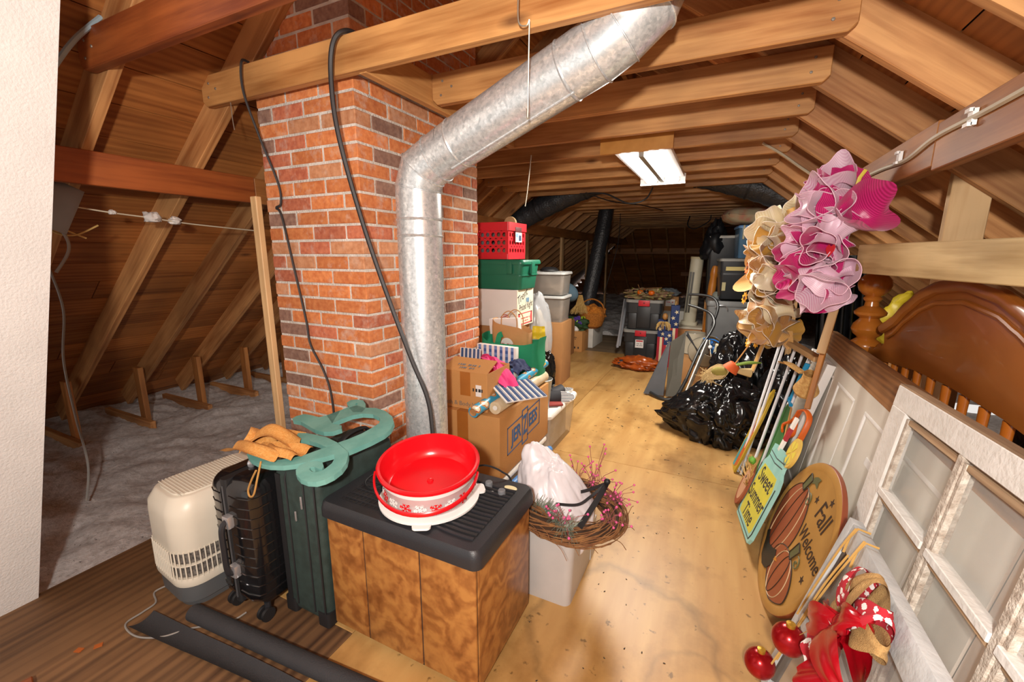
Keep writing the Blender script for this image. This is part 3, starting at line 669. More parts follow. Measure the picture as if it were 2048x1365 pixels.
def flake(mb, s, M):
    for k in range(6):
        A = M @ RZ(60*k)
        mb.box(0, s, -s*.075, s*.075, 0, .0006, A)
        for t, l in ((.45, .34), (.72, .3)):
            for sg in (-1, 1): mb.box(0, s*l, -s*.06, s*.06, 0, .0006, A @ T(s*t, 0, 0) @ RZ(52*sg))
for k in range(20):
    M = Matrix.Rotation(R(-155+k*18), 4, 'Z') @ T(.1615, 0, .046) @ RY(82) @ RZ(20*k); q = MB(); flake(q, .0215, M)
    part(ck, 'snowflake_print', q, WHITEP if k % 2 else RED, tilt, smooth=False)
hp = []
for k in range(25):
    t = k/24; a = R(-165+t*150)+R(25.8); rr = .182+.028*math.sin(math.pi*t); hp.append((rr*math.cos(a), rr*math.sin(a), .105-.035*math.sin(math.pi*t)))
part(ck, 'handle', MB().tube(hp, .0075, 8, flat=(1.3, .6)), RED, tilt)
# ---- dark green soft suitcase
GREENF = plain('dark_green_fabric', '25332f', .7, bump=.25, bscale=400, col2='2e3f3b', scale=30)
gs = thing('soft_suitcase', 'dark green soft-sided upright suitcase between the black hard case and the humidifier', 'suitcase', (-1.353, 1.155, 0))
part(gs, 'body', MB().rbox(.118, .205, .03, .63, .03, rings=[(.96, .96, .03), (1, 1, .06), (1, 1, .6), (.97, .97, .628), (.9, .93, .64)]), GREENF)
for x in (-.045, .05, .105):
    part(gs, 'zipper', MB().tube([(x, -.206, .06), (x, -.2065, .6), (x, -.195, .632), (x, .19, .642)], .004, 6), RUBBER)
part(gs, 'webbing', MB().box(-.10, -.075, -.2085, -.204, .05, .61), RUBBER, smooth=False)
part(gs, 'zip_pull', MB().box(.035, .043, -.214, -.209, .50, .55), SILVER, bevel=.002)
part(gs, 'zip_pull', MB().box(-.003, .004, -.214, -.209, .44, .48), SILVER, bevel=.002)
for sx in (-1, 1): part(gs, 'corner_guard', MB().rbox(.03, .03, .012, .07, .012, M=T(sx*.091, -.18, 0)), RUBBER)
for sx in (-1, 1): part(gs, 'foot', MB().lathe([(.012, 0), (.014, .03)], 10, M=T(sx*.09, -.17, 0)), RUBBER)
part(gs, 'top_handle', MB().tube(spline([(0, .02, .642), (0, .04, .672), (0, .10, .682), (0, .16, .672), (0, .18, .642)], 6), .011, 8, flat=(.7, 1.2)), RUBBER)
part(gs, 'handle_pad', MB().rbox(.05, .06, .64, .652, .02, M=T(0, .1, 0)), plain('pad_fabric', '2a2623', .9))
# ---- black ribbed hard-shell suitcase
GLOSS = plain('glossy_black_shell', '141416', .16, coat=.4, var=.02)
GREYZ = plain('zip_grey', '4a4b4e', .5)
hs_ = thing('hard_shell_suitcase', 'glossy black ribbed hard-shell cabin suitcase on castors beside the cream air cleaner', 'suitcase', (-1.598, 1.02, 0))
def shell(x0, x1, out, nm):
    # half shell: profile in the YZ plane with rounded corners, ribs across the outer side
    hy, z0, z1, r = .175, .065, .60, .055
    ribs = 11; mb = MB()
    prof = []
    for (cy, cz, a0) in ((hy-r, z0+r, -90), (hy-r, z1-r, 0), (-hy+r, z1-r, 90), (-hy+r, z0+r, 180)):
        for k in range(7): a = R(a0+90*k/6); prof.append((cy+r*math.cos(a), cz+r*math.sin(a)))
    n = len(prof); xs = [x0, x0+(x1-x0)*.5, x1-(x1-x0)*.12, x1]; ins = [0, 0, .012, .035]
    vs = []
    for x, i_ in zip(xs, ins):
        for (y, z) in prof:
            cy, cz = 0, (z0+z1)/2; fy = (hy-i_)/hy; fz = ((z1-z0)/2-i_)/((z1-z0)/2); vs.append((x, y*fy, cz+(z-cz)*fz))
    fs = [(i*n+k, i*n+(k+1) % n, (i+1)*n+(k+1) % n, (i+1)*n+k) for i in range(len(xs)-1) for k in range(n)]
    fs.append(tuple((len(xs)-1)*n+k for k in range(n))); fs.append(tuple(range(n-1, -1, -1)))
    mb.add(vs, fs); o = part(hs_, nm, mb, GLOSS)
    for k in range(ribs):
        z = z0+.065+k*(z1-z0-.13)/(ribs-1)
        pth = [(x0+(x1-x0)*.1, -hy, z), (x0+(x1-x0)*.5, -hy, z), (x1-(x1-x0)*.12, -hy+.012, z), (x1, -hy+.035, z), (x1, hy-.04, z)]
        part(o, 'rib', MB().tube(pth, .0034, 6), GLOSS)
shell(.005, .125, 1, 'front_shell'); shell(-.03, -.115, -1, 'rear_shell')
part(hs_, 'zipper_gusset', MB().rbox(.018, .176, .07, .596, .01, M=T(-.0125, 0, 0)), RUBBER)
part(hs_, 'zip_teeth', MB().box(-.016, -.009, -.1785, -.175, .09, .57), GREYZ, smooth=False, label='thin grey zip teeth')
hd2 = part(hs_, 'side_handle', MB().tube(spline([(.012, -.178, .22), (.012, -.21, .235), (.012, -.214, .33), (.012, -.21, .425), (.012, -.178, .44)], 6), .011, 8), BLACKP)
for z in (.225, .435): part(hd2, 'handle_mount', MB().box(-.006, .03, -.198, -.172, z-.025, z+.025), SILVER, bevel=.005)
part(hs_, 'top_handle', MB().tube(spline([(-.012, -.06, .595), (-.012, -.055, .618), (-.012, .05, .618), (-.012, .06, .595)], 6), .011, 8), SILVER)
for sx in (-.09, .095):
    for sy in (-.13, .13):
        wh = part(hs_, 'castor', MB().tube([(sx, sy, .075), (sx, sy, .035)], .012, 8), BLACKP)
        for d in (-.013, .013): part(wh, 'wheel', MB().lathe([(.012, -.006), (.027, -.006), (.028, 0), (.027, .006), (.012, .006)], 18, M=T(sx+d, sy-.01, .028) @ RY(90)), RUBBER)
# ---- cream tabletop air cleaner
CREAM = plain('cream_plastic', 'd6d0c0', .38, var=.03)
GREYP = plain('grey_plastic', '55585a', .45)
ac = thing('air_cleaner', 'cream plastic air cleaner with ribbed lower grille and grey base at the insulation edge', 'air cleaner', (-1.925, .985, 0), -6)
def rb(name, rings, mat, r=.085, hx=.155, hy=.225, par=ac, **kw): return part(par, name, MB().rbox(hx, hy, 0, 0, r, n=8, rings=rings), mat, **kw)
rb('base', [(.84, .88, .0), (.86, .9, .02), (.93, .95, .03), (.96, .965, .115)], GREYP)
rb('lower_band', [(.985, .985, .105), (1.0, 1.0, .115), (1.005, 1.005, .135), (1.0, 1.0, .145)], CREAM)
rb('filter_core', [(.945, .945, .14), (.945, .945, .255)], plain('filter_grey', '77716b', .9, col2='3d3a38', scale=90))
# vertical grille bars round the lower body
hx, hy, r = .155, .225, .085
per = []
for (cx, cy, a0) in ((hx-r, hy-r, 0), (-hx+r, hy-r, 90), (-hx+r, -hy+r, 180), (hx-r, -hy+r, 270)):
    for k in range(13): a = R(a0+90*k/12); per.append(Vector((cx+r*math.cos(a), cy+r*math.sin(a), 0)))
per.append(per[0]); cum = [0]
for i in range(1, len(per)): cum.append(cum[-1]+(per[i]-per[i-1]).length)
nbar = 76; bars = MB()
for k in range(nbar):
    d = cum[-1]*k/nbar; i = max(j for j in range(len(cum)) if cum[j] <= d+1e-9); i = min(i, len(per)-2)
    p = per[i]+(per[i+1]-per[i])*((d-cum[i])/max(1e-6, cum[i+1]-cum[i]))
    part(ac, 'grille_bar', MB().tube([(p.x*1.0, p.y*1.0, .138), (p.x*.995, p.y*.995, .262)], .0031, 5), CREAM)
rb('grille_hoop', [(.985, .985, .198), (1.0, 1.0, .199), (1.0, 1.0, .204), (.985, .985, .205)], CREAM)
rb('upper_body', [(.975, .98, .255), (.985, .985, .26), (.975, .98, .40), (.95, .965, .435), (.80, .86, .478), (.76, .83, .482)], CREAM)
tg = rb('top_grille', [(.70, .78, .481), (.69, .775, .488)], CREAM)
for k in range(24): part(tg, 'top_rib', MB().tube([(-.10, -.165+k*.0125, .4885), (.10, -.165+k*.0125, .4885)], .003, 5), CREAM)
part(tg, 'finger_slot', MB().rbox(.016, .03, .488, .4915, .01, M=T(.03, .05, 0)), plain('slot_grey', '8e887c', .5))
cp = part(ac, 'control_panel', MB().box(-.09, .09, .15, .2, .478, .492), plain('taupe_panel', 'b7ad9d', .5), bevel=.004)
for x, c in ((-.04, 'c1262b'), (-.015, 'd08a2c')): part(cp, 'indicator_lamp', MB().ball((x, .175, .493), .004, 8, 5), plain('lamp_'+c, c, .3))
part(cp, 'switch', MB().box(.02, .045, .165, .185, .491, .499), WHITEP, bevel=.002)
part(ac, 'carry_handle', MB().rbox(.05, .06, .46, .485, .02, M=T(.02, .23, 0)), GREYP)
CORD = plain('grey_cord', '8a8782', .5)
solo('power_cord', 'thin grey power cord curling over the weathered board below the air cleaner', 'cord', MB().tube(spline([(-2.02, .82, .02), (-2.06, .76, .005), (-1.99, .73, .005), (-1.98, .68, .005), (-1.97, .62, .005), (-1.87, .61, .005), (-1.78, .65, .005), (-1.72, .72, .006), (-1.62, .80, .006), (-1.60, .86, .008)], 8), .0035, 6), CORD)
# ---- black foam tube and strip on the floor
FOAMB = plain('black_foam', '2d2d30', .8, bump=.3, bscale=200)
ta, tb = Vector((-1.765, .755, .031)), Vector((-.80, .83, .031))
solo('foam_pipe_cover', 'thick black foam pipe insulation tube lying on the floor before the suitcases', 'foam tube', MB().lathe([(.012, 0), (.026, 0), (.031, .004), (.031, .965), (.028, .968), (.012, .968)], 28, M=frame_z(ta, tb), cap=False), FOAMB)
sp = [Vector((-1.93, .655, .012)), Vector((-1.7, .675, .012)), Vector((-1.45, .70, .012)), Vector((-1.2, .72, .012)), Vector((-.9, .735, .012))]
mbs = MB()
def stripf(u, v):
    P = spline(sp, 10); p = P[min(len(P)-1, int(u*(len(P)-1)))]
    w_ = (v-.5)*(.085-.03*u); zz = .004+.016*abs(2*v-1)**2
    return (p.x, p.y+w_, zz)
mbs.grid(stripf, 30, 8)
solo('rubber_strip', 'flat black rubber strip with raised edges lying beside the foam tube', 'strip', mbs, FOAMB)
for k, (x, y, a) in enumerate(((-1.99, .49, 20), (-1.95, .53, 60))):
    solo('wood_chip', 'tiny orange wood chip lying on the weathered board', 'wood chip', MB().box(-.012, .012, -.009, .009, 0, .003), plain('orange_chip', 'a8571c', .8), T(x, y, .0005) @ RZ(a), group='wood chips on the board', smooth=False)
tag(beam(None, 'floor_joist', (-2.05, -.15, -.01), (-1.93, .36, -.01), .05, .1, W_TIE2), 'reddish timber along the near corner of the weathered board', 'beam')
# ---- teal scroll sign on the suitcases
TEAL = plain('teal_paint', '5f9a92', .55, col2='74aba2', scale=12, bump=.15, bscale=60)
teal = {
'flag': [(-0.227, 0.226), (-0.228, 0.245), (-0.208, 0.271), (-0.179, 0.274), (-0.117, 0.273), (-0.097, 0.297), (-0.072, 0.35), (-0.016, 0.253), (0.037, 0.254), (0.057, 0.234), (0.037, 0.203), (0.003, 0.19), (-0.049, 0.191), (-0.109, 0.205), (-0.169, 0.219), (-0.213, 0.216)],
'ring': [(-0.097, 0.297), (-0.072, 0.35), (-0.056, 0.393), (-0.041, 0.414), (0.017, 0.404), (0.07, 0.42), (0.131, 0.413), (0.195, 0.384), (0.236, 0.347), (0.259, 0.298), (0.261, 0.259), (0.245, 0.202), (0.221, 0.148), (0.207, 0.12), (0.123, 0.15), (0.146, 0.187), (0.167, 0.236), (0.178, 0.295), (0.179, 0.32), (0.165, 0.344), (0.144, 0.359), (0.099, 0.371), (0.049, 0.36), (0.015, 0.332), (-0.006, 0.286), (-0.016, 0.253)],
'curl': [(0.026, 0.403), (-0.003, 0.435), (-0.04, 0.458), (-0.077, 0.456), (-0.101, 0.442), (-0.1, 0.416), (-0.082, 0.401), (-0.06, 0.39), (-0.046, 0.404), (-0.051, 0.428), (-0.042, 0.426), (-0.033, 0.412), (-0.051, 0.381), (-0.001, 0.357), (0.038, 0.37)],
'loop': [(0.127, 0.151), (0.049, 0.165), (-0.01, 0.164), (-0.064, 0.159), (-0.108, 0.144), (-0.16, 0.106), (-0.183, 0.025), (-0.183, -0.011), (-0.156, -0.031), (-0.116, -0.046), (-0.06, -0.053), (-0.006, -0.047), (0.045, -0.031), (0.082, -0.009), (0.109, 0.014), (0.136, 0.046), (0.172, 0.087), (0.21, 0.12), (0.127, 0.151), (0.104, 0.112), (0.085, 0.082), (0.067, 0.049), (0.034, 0.014), (-0.005, -0.011), (-0.05, -0.021), (-0.103, -0.012), (-0.128, 0.009), (-0.125, 0.041), (-0.079, 0.088), (-0.041, 0.115), (0, 0.122), (0.05, 0.121), (0.103, 0.113)],
'swirl': [(0.172, 0.087), (0.21, 0.12), (0.229, 0.101), (0.256, 0.067), (0.27, 0.03), (0.27, -0.005), (0.259, -0.033), (0.24, -0.053), (0.208, -0.062), (0.172, -0.061), (0.138, -0.049), (0.114, -0.031), (0.103, -0.007), (0.113, 0.018), (0.141, 0.034), (0.17, 0.036), (0.192, 0.022), (0.203, 0.006), (0.184, 0.004), (0.164, 0.006), (0.152, -0.001), (0.157, -0.011), (0.178, -0.017), (0.198, -0.012), (0.209, 0.001), (0.21, 0.019), (0.208, 0.045), (0.193, 0.072)],
}
Mt = frame((-1.4, .95, .662), (1, 0, 0), (0, 1, .17))
mbt = MB()
for k, pts in teal.items(): mbt.prism(pts, 0, .02)
solo('scroll_letter', 'large teal painted wooden scroll letter lying across the suitcases', 'wooden letter', mbt, TEAL, Mt, smooth=False)
BURLAP = plain('orange_burlap', 'cf8f45', .95, bump=.5, bscale=260, col2='dba35c', scale=120)
bl = thing('burlap_bow', 'folded orange burlap ribbon resting on the teal scroll letter', 'ribbon', (-1.52, .96, .69))
def fold(dx, dy, w_, l_, h_, rz, nm, ph):
    def fn(u, v):
        a = math.pi*1.15*u - .3
        x = -l_/2+l_*abs(2*u-1)*.95 if False else l_*(u-.5)
        z = h_*math.sin(math.pi*u)*(0.75+.25*math.sin(3*v+ph)) + .012*math.sin(9*v+ph+4*u)
        y = w_*(v-.5)*(1-.12*math.sin(math.pi*u)) + .012*math.sin(6*u+ph)
        return (x, y, max(z, -.005))
    part(bl, nm, MB().grid(fn, 18, 14), BURLAP, T(dx, dy, .004) @ RZ(rz), angle=80)
fold(.0, .045, .15, .20, .06, 38, 'ribbon_loop', 0); fold(.005, -.03, .13, .24, .035, 14, 'ribbon_loop', 1.4); fold(.09, .01, .10, .19, .02, 2, 'ribbon_tail', 2.2); fold(-.06, .05, .14, .12, .055, 110, 'ribbon_loop', 3)
TWINE = plain('jute_twine', 'b98a4a', .9)
part(bl, 'hanging_twine', MB().tube(spline([(.07, -.06, -.01), (.085, -.09, -.06), (.07, -.1, -.12), (.045, -.1, -.135), (.04, -.1, -.11), (.07, -.1, -.06), (.1, -.1, -.02)], 8), .0035, 6), TWINE)
# ---- cables hanging over the tie beside the chimney
CABLE = plain('black_cable', '2f2d2e', .5)
wire('hanging_cable', 'thin black cable draped over the collar tie down the chimney front left side', [(-1.99, 1.40, 2.265), (-1.985, 1.362, 2.25), (-1.99, 1.36, 2.13), (-1.97, 1.40, 1.95), (-1.935, 1.445, 1.75), (-1.935, 1.448, 1.66), (-1.97, 1.448, 1.64), (-1.935, 1.446, 1.60), (-1.88, 1.444, 1.35), (-1.83, 1.444, 1.1), (-1.815, 1.444, .98), (-1.74, 1.446, .85), (-1.70, 1.446, .72), (-1.69, 1.446, .45)], .0055, CABLE, cat='cable')
wire('hanging_cable', 'thicker black cable draped over the collar tie in front of chimney and duct', [(-1.36, 1.47, 2.262), (-1.38, 1.39, 2.266), (-1.415, 1.352, 2.22), (-1.44, 1.35, 2.1), (-1.435, 1.36, 1.9), (-1.39, 1.40, 1.6), (-1.31, 1.43, 1.3), (-1.2, 1.455, .98), (-1.13, 1.47, .80), (-1.10, 1.46, .66), (-1.08, 1.44, .48)], .0095, CABLE, cat='cable')
# ================================================================= CENTRE PILE BESIDE THE CHIMNEY
CARD = plain('cardboard', 'c08a50', .8, var=.04, bump=.1, bscale=150)
CARD2 = plain('brown_cardboard', 'a8794a', .85, var=.05)
WCARD = plain('white_cardboard', 'e6e1dd', .75, var=.02)
TAPE = plain('packing_tape', 'a5652c', .25, var=.1)
INK = plain('dark_ink', '2c2b2e', .7)
INKB = plain('blue_ink', '2f5f93', .7)
INKG = plain('grey_ink', '7f7468', .8)
REDI = plain('red_ink', 'c8474a', .7)
FROST = plain('clear_bin', 'cfcac4', .25, alpha=.45, var=.03)
WLID = plain('white_lid', 'e9e6e0', .35, var=.02)
def FY(x, y, z): return frame((x, y, z), (1, 0, 0), (0, 0, 1))      # face looking to -y
def FX(x, y, z): return frame((x, y, z), (0, 1, 0), (0, 0, 1))      # face looking to +x
def FZ(x, y, z, rz=0): return T(x, y, z) @ RZ(rz)
def carton(name, label, x0, x1, y0, y1, z0, z1, mat, rz=0, cat='box', group=None, bevel=.004):
    t = thing(name, label, cat, ((x0+x1)/2, (y0+y1)/2, z0), rz, group)
    hx, hy = (x1-x0)/2, (y1-y0)/2
    part(t, 'carton_body', MB().box(-hx, hx, -hy, hy, 0, z1-z0), mat, bevel=bevel)
    return t
def tote(name, label, cx, cy, z, hx, hy, h, mat, lidmat, rz=0, rim=.012, tap=.9, group=None, lid=True, openbox=False, lidh=.02, cat='tote'):
    t = thing(name, label, cat, (cx, cy, z), rz, group)
    if openbox:
        w = .004
        mb = MB().rbox(hx, hy, 0, 0, .035, rings=[(tap, tap, .002), (tap, tap, 0), (1, 1, h), ((hx-w)/hx, (hy-w)/hy, h), (tap*(hx-w)/hx, tap*(hy-w)/hy, .006)])
        part(t, 'bin_body', mb, mat)
    else: part(t, 'bin_body', MB().rbox(hx, hy, 0, 0, .035, rings=[(tap, tap, 0), (tap+.01, tap+.01, .004), (1, 1, h)]), mat)
    if lid:
        part(t, 'bin_lid', MB().rbox(hx+rim, hy+rim, 0, 0, .04, rings=[(1, 1, h-.012), (1.005, 1.005, h-.006), (1, 1, h+lidh*.5), (.97, .97, h+lidh), (.9, .9, h+lidh), (.88, .88, h+lidh*.7)]), lidmat)
    return t
# ---- storage bin with wreath
bin_ = tote('storage_bin', 'cloudy clear plastic bin under the twig wreath beside the humidifier', -.575, 1.62, 0, .15, .19, .33, plain('cloudy_bin', 'c9c5c2', .35, alpha=.8, var=.04), None, 0, lid=False, openbox=True, tap=.88)
part(bin_, 'bin_foot', MB().box(.105, .135, .05, .13, 0, .19), MATS['cloudy_bin'], T(0, .1, 0))
TWIG = plain('brown_twig', '6b4326', .9, col2='8d6238', scale=30)
PINK = plain('pink_berry', 'd9578f', .35)
wr = thing('twig_wreath', 'brown grapevine wreath with pink berries and black ribbon resting on the clear bin', 'wreath', (-.50, 1.595, .365), 0, rot=(-4, 5, 0))
RW, rw = .193, .056
mb = MB()
for k in range(95):
    a0 = random.uniform(0, 360); span = random.uniform(120, 300); ph = random.uniform(0, 6.28); tw = random.uniform(.4, 2.0); rr = rw*random.uniform(.55, 1.05); n = 34
    pts = []
    for i in range(n+1):
        a = R(a0+span*i/n); b = ph+tw*R(span*i/n)
        q = RW+rr*math.cos(b)+.006*noise.noise(Vector((i*.5, k, 0))); pts.append((q*math.cos(a), q*math.sin(a), rr*.75*math.sin(b)+.006*noise.noise(Vector((k, i*.6, 2)))))
    mb.tube(pts, random.uniform(.0016, .0032), 4)
for k in range(26):   # stray ends
    a = random.uniform(0, 6.28); q = RW+rw*.9; p = Vector((q*math.cos(a), q*math.sin(a), random.uniform(-.02, .03))); d = Vector((math.cos(a+1.2), math.sin(a+1.2), random.uniform(-.5, .5)))
    mb.tube(spline([p, p+d*.04, p+d*.07+Vector((0, 0, -.02))], 4), .0014, 4)
o = part(wr, 'twigs', mb, TWIG, angle=80); o['kind'] = 'stuff'
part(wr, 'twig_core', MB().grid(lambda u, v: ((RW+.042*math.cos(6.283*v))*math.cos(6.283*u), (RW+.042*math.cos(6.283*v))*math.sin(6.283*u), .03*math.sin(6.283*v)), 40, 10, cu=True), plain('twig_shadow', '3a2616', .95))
_b = MB().ball((0, 0, 0), .0052, 8, 6).mesh('berry', PINK); st = MB()
PST = plain('pink_stem', '8e4a4e', .8)
for c0, rad, num, up_ in ((35, .24, 34, .06), (75, .24, 22, .12), (-78, .2, 20, .05), (-20, .22, 14, .05), (100, .22, 10, .16)):
    base = Vector((RW*math.cos(R(c0)), RW*math.sin(R(c0)), .035))
    for k in range(num):
        p = base+Vector((random.gauss(0, .04), random.gauss(0, .04), abs(random.gauss(up_*.5, up_*.5))))
        put('berry', _b, wr, T(*p)); st.tube([base+Vector((random.gauss(0, .02), random.gauss(0, .02), -.01)), (base+p)/2+Vector((0, 0, .01)), p], .0012, 4)
o = part(wr, 'berry_stems', st, PST); o['kind'] = 'stuff'
RIB = plain('black_ribbon', '17171a', .5)
def ribbon(par, name, pts, w_, mat, nrm=(0, 0, 1)):
    P = spline(pts, 8); mb = MB(); vs = []
    for i, p in enumerate(P):
        t = (P[min(i+1, len(P)-1)]-P[max(i-1, 0)]).normalized(); s_ = t.cross(Vector(nrm))
        s_ = s_.normalized() if s_.length > 1e-4 else Vector((1, 0, 0)); vs += [p-s_*w_/2, p+s_*w_/2, p+s_*w_/2+Vector(nrm)*.0015, p-s_*w_/2+Vector(nrm)*.0015]
    fs = []
    for i in range(len(P)-1):
        for k in range(4): fs.append((4*i+k, 4*i+(k+1) % 4, 4*i+4+(k+1) % 4, 4*i+4+k))
    mb.add(vs, fs+[(0, 1, 2, 3), tuple(4*(len(P)-1)+k for k in (3, 2, 1, 0))]); return part(par, name, mb, mat, angle=60)
ribbon(wr, 'ribbon_tail', [(.13, .07, .12), (.12, -.02, .09), (.11, -.12, .07), (.10, -.2, .05)], .022, RIB, (.3, -.7, .6))
ribbon(wr, 'ribbon_tail', [(.13, .07, .12), (.06, .02, .085), (-.02, -.03, .06), (-.08, -.07, .045)], .014, RIB, (.1, -.6, .8))
ribbon(wr, 'ribbon_loop', [(.13, .07, .12), (.09, -.03, .09), (.05, -.07, .06), (-.03, -.1, .05)], .012, RIB, (.1, -.6, .8))
part(wr, 'ribbon_knot', MB().ball((.13, .075, .125), (.014, .012, .014)), RIB)
BAGW = plain('white_bag', 'e2dfe4', .35, alpha=.93, var=.03, col2='efeaee', scale=5)
def wbag(x, y, z):
    t = max(0, z/.2)
    return (x*(1-.45*t)-.16*t*max(0, -x)*4-.03*t, y*(1-.3*t), z*(1.0+.5*max(0, -x-.0)/.14))
solo('plastic_bag', 'white plastic shopping bag bulging inside the twig wreath', 'plastic bag', trash((-.565, 1.63, .17), (.18, .165, .22), 5, 110, 70, fn=wbag, amp=.42), BAGW, angle=70)
GARL = plain('silver_green_needles', '8e9486', .6, col2='5e6a58', scale=60)
mb = MB()
for k in range(420):
    t = random.random(); c = Vector((-.62+.20*t, 1.45-.05*t+.02*math.sin(6*t), .41)); a = random.uniform(0, 6.28); d = Vector((random.uniform(-.2, 1), math.cos(a), math.sin(a))).normalized()
    mb.tube([c, c+d*random.uniform(.035, .065)], [.0012, .0006], 3)
o = solo('frosted_garland', 'frosted silver green pine garland lying on the wreath by the humidifier', 'garland', mb, GARL); 
# ---- cartons beside the duct
jz = carton('cardboard_box', 'large brown cardboard carton marked JERZEES with the wrapping rolls on it', -1.385, -.99, 1.90, 2.62, .205, .57, CARD)
part(jz, 'packing_tape', MB().box(-.07, .0, -.362, -.3595, .20, .366), TAPE, smooth=False)
part(jz, 'packing_tape', MB().box(-.07, .0, -.36, .36, .3645, .367), TAPE, smooth=False)
lj = MB(); Mj = FX(.1985, -.035, .205) @ Matrix(((1, 0, 0, 0), (0.06, 1, 0, 0), (0, 0, 1, 0), (0, 0, 0, 1)))
part(jz, 'lettering', MB().text('JER', .118, Mj @ T(-.118, 0, 0), sx=.78, bold=.003), INKB, smooth=False); part(jz, 'lettering', MB().text('EES', .118, Mj @ T(.128, 0, 0), sx=.78, bold=.003), INKB, smooth=False)
part(jz, 'lettering', MB().text('Z', .17, Mj @ T(.005, 0, 0), sx=.5, bold=.003), INKB, smooth=False)
fr = MB()
for (a, b, c, d) in ((-.235, -.03, .075, .082), (.04, .235, .075, .082), (-.235, -.03, -.082, -.075), (.04, .235, -.082, -.075), (-.235, -.228, -.082, .082), (.228, .235, -.082, .082), (-.04, -.03, -.11, .11), (.04, .048, -.11, .11), (-.03, .04, .102, .11), (-.03, .04, -.11, -.102)): fr.box(a, b, c, d, 0, .0006, Mj)
o = part(jz, 'logo_frame', fr, INKB, smooth=False); o['kind'] = 'stuff'
tote('clear_bin', 'low clear plastic bin squeezed under the large brown carton', -1.19, 2.27, 0, .19, .34, .175, FROST, WLID, 0)
BLUER = plain('blue_foil_roll', '4f86c6', .4)
solo('gift_wrap_roll', 'plain blue wrapping paper roll leaning low against the brown carton', 'wrapping roll', MB().lathe([(.008, 0), (.021, 0), (.022, .004), (.022, .62), (.021, .624), (.008, .624)], 20, M=frame_z((-.962, 1.98, .14), (-.965, 2.60, .10))), BLUER)
bb = thing('cardboard_box', 'smaller brown cardboard carton printed Bath & Body Works with open flaps', 'box', (-1.225, 2.075, .572))
bx_, by_, bh_ = .14, .14, .215
part(bb, 'carton_body', MB().rbox(bx_, by_, 0, 0, .004, n=1, rings=[(1, 1, .001), (1, 1, bh_), (.965, .965, bh_), (.965, .965, .006)]), CARD, smooth=False)
part(bb, 'front_flap', MB().box(-bx_, bx_, 0, .13, -.002, .002, T(0, -by_, bh_) @ RX(22)), CARD, smooth=False)
STRB = plain('blue_ticking', '2f4d7c', .8); STRW = plain('white_ticking', 'e4e0da', .8)
def striped_flap(par, M, w_, h_, n):
    f = part(par, 'striped_flap', MB().box(-w_/2, w_/2, 0, h_, -.004, .004), STRW, M, bevel=.002, label='navy and white striped box flap')
    for k in range(n):
        x = -w_/2+w_*(k+.3)/n
        part(f, 'stripe', MB().box(x, x+w_/n*.5, .001, h_-.001, -.0052, .0052), STRB, smooth=False)
        part(f, 'stripe', MB().box(x+w_/n*.62, x+w_/n*.68, .001, h_-.001, -.0051, .0051), STRB, smooth=False)
striped_flap(bb, local(bb, frame((-1.045, 2.135, .70), (.62, .78, 0), (.78, -.62, -.18)) ), .25, .22, 7)
striped_flap(bb, local(bb, frame((-1.365, 2.215, .70), (1, .05, 0), (-.12, .1, 1))), .14, .15, 5)
part(bb, 'lettering', MB().text('Bath & Body Works', .036, FY(.0, -by_-.001, .03)), INKG, smooth=False)
part(bb, 'packing_tape', MB().box(-.03, .035, -by_-.0012, -by_, .08, bh_), TAPE, smooth=False)
part(bb, 'shipping_label', MB().box(.07, .105, -by_-.0015, -by_, .085, .15), WCARD, T(0, 0, 0), smooth=False)
part(bb, 'barcode', MB().smudge(4, .03, FY(.087, -by_-.0016, .12)), INK, smooth=False)
part(bb, 'stamp_print', MB().smudge(11, .022, T(0, -by_+.055, bh_+.026) @ RX(22)).smudge(8, .02, T(0, -by_+.03, bh_+.016) @ RX(22)), plain('slate_print', '6b747d', .8), smooth=False)
def cloth(name, label, c, lx, ly, h, rz, mat, seed, M=None, drop=0.0, nu=26, nv=18):
    def fn(u, v):
        p = Vector((u*3+seed, v*2.3, seed*.7)); e = min(u, 1-u, v, 1-v)
        return (lx*(u-.5), ly*(v-.5)+.02*noise.noise(p*1.7), h*(.35+.65*math.sin(math.pi*min(1, max(0, u))))+.03*noise.noise(p)+.014*noise.noise(p*3.1)-drop*u*u)
    mb = MB().grid(fn, nu, nv)
    n = len(mb.v); mb.v += [(x, y, z-.006) for x, y, z in mb.v]; mb.f += [tuple(i+n for i in reversed(f)) for f in mb.f[:]]
    return solo(name, label, 'fabric', mb, mat, T(*c) @ RZ(rz), angle=70)
cloth('folded_fabric', 'folded hot pink fabric spilling out of the striped box', (-1.17, 2.20, .755), .42, .10, .05, -38, plain('pink_cloth', 'e23b80', .8), 1.2, drop=.08)
cloth('folded_fabric', 'folded scarlet fabric under the pink cloth in the open carton', (-1.24, 2.15, .745), .34, .12, .045, -32, plain('scarlet_cloth', 'dc3528', .8), 4.2, drop=.06)
cloth('folded_fabric', 'crumpled navy cloth beside the pink fabric', (-1.085, 2.30, .72), .15, .12, .055, -20, plain('navy_cloth', '2a3459', .85), 7.7)
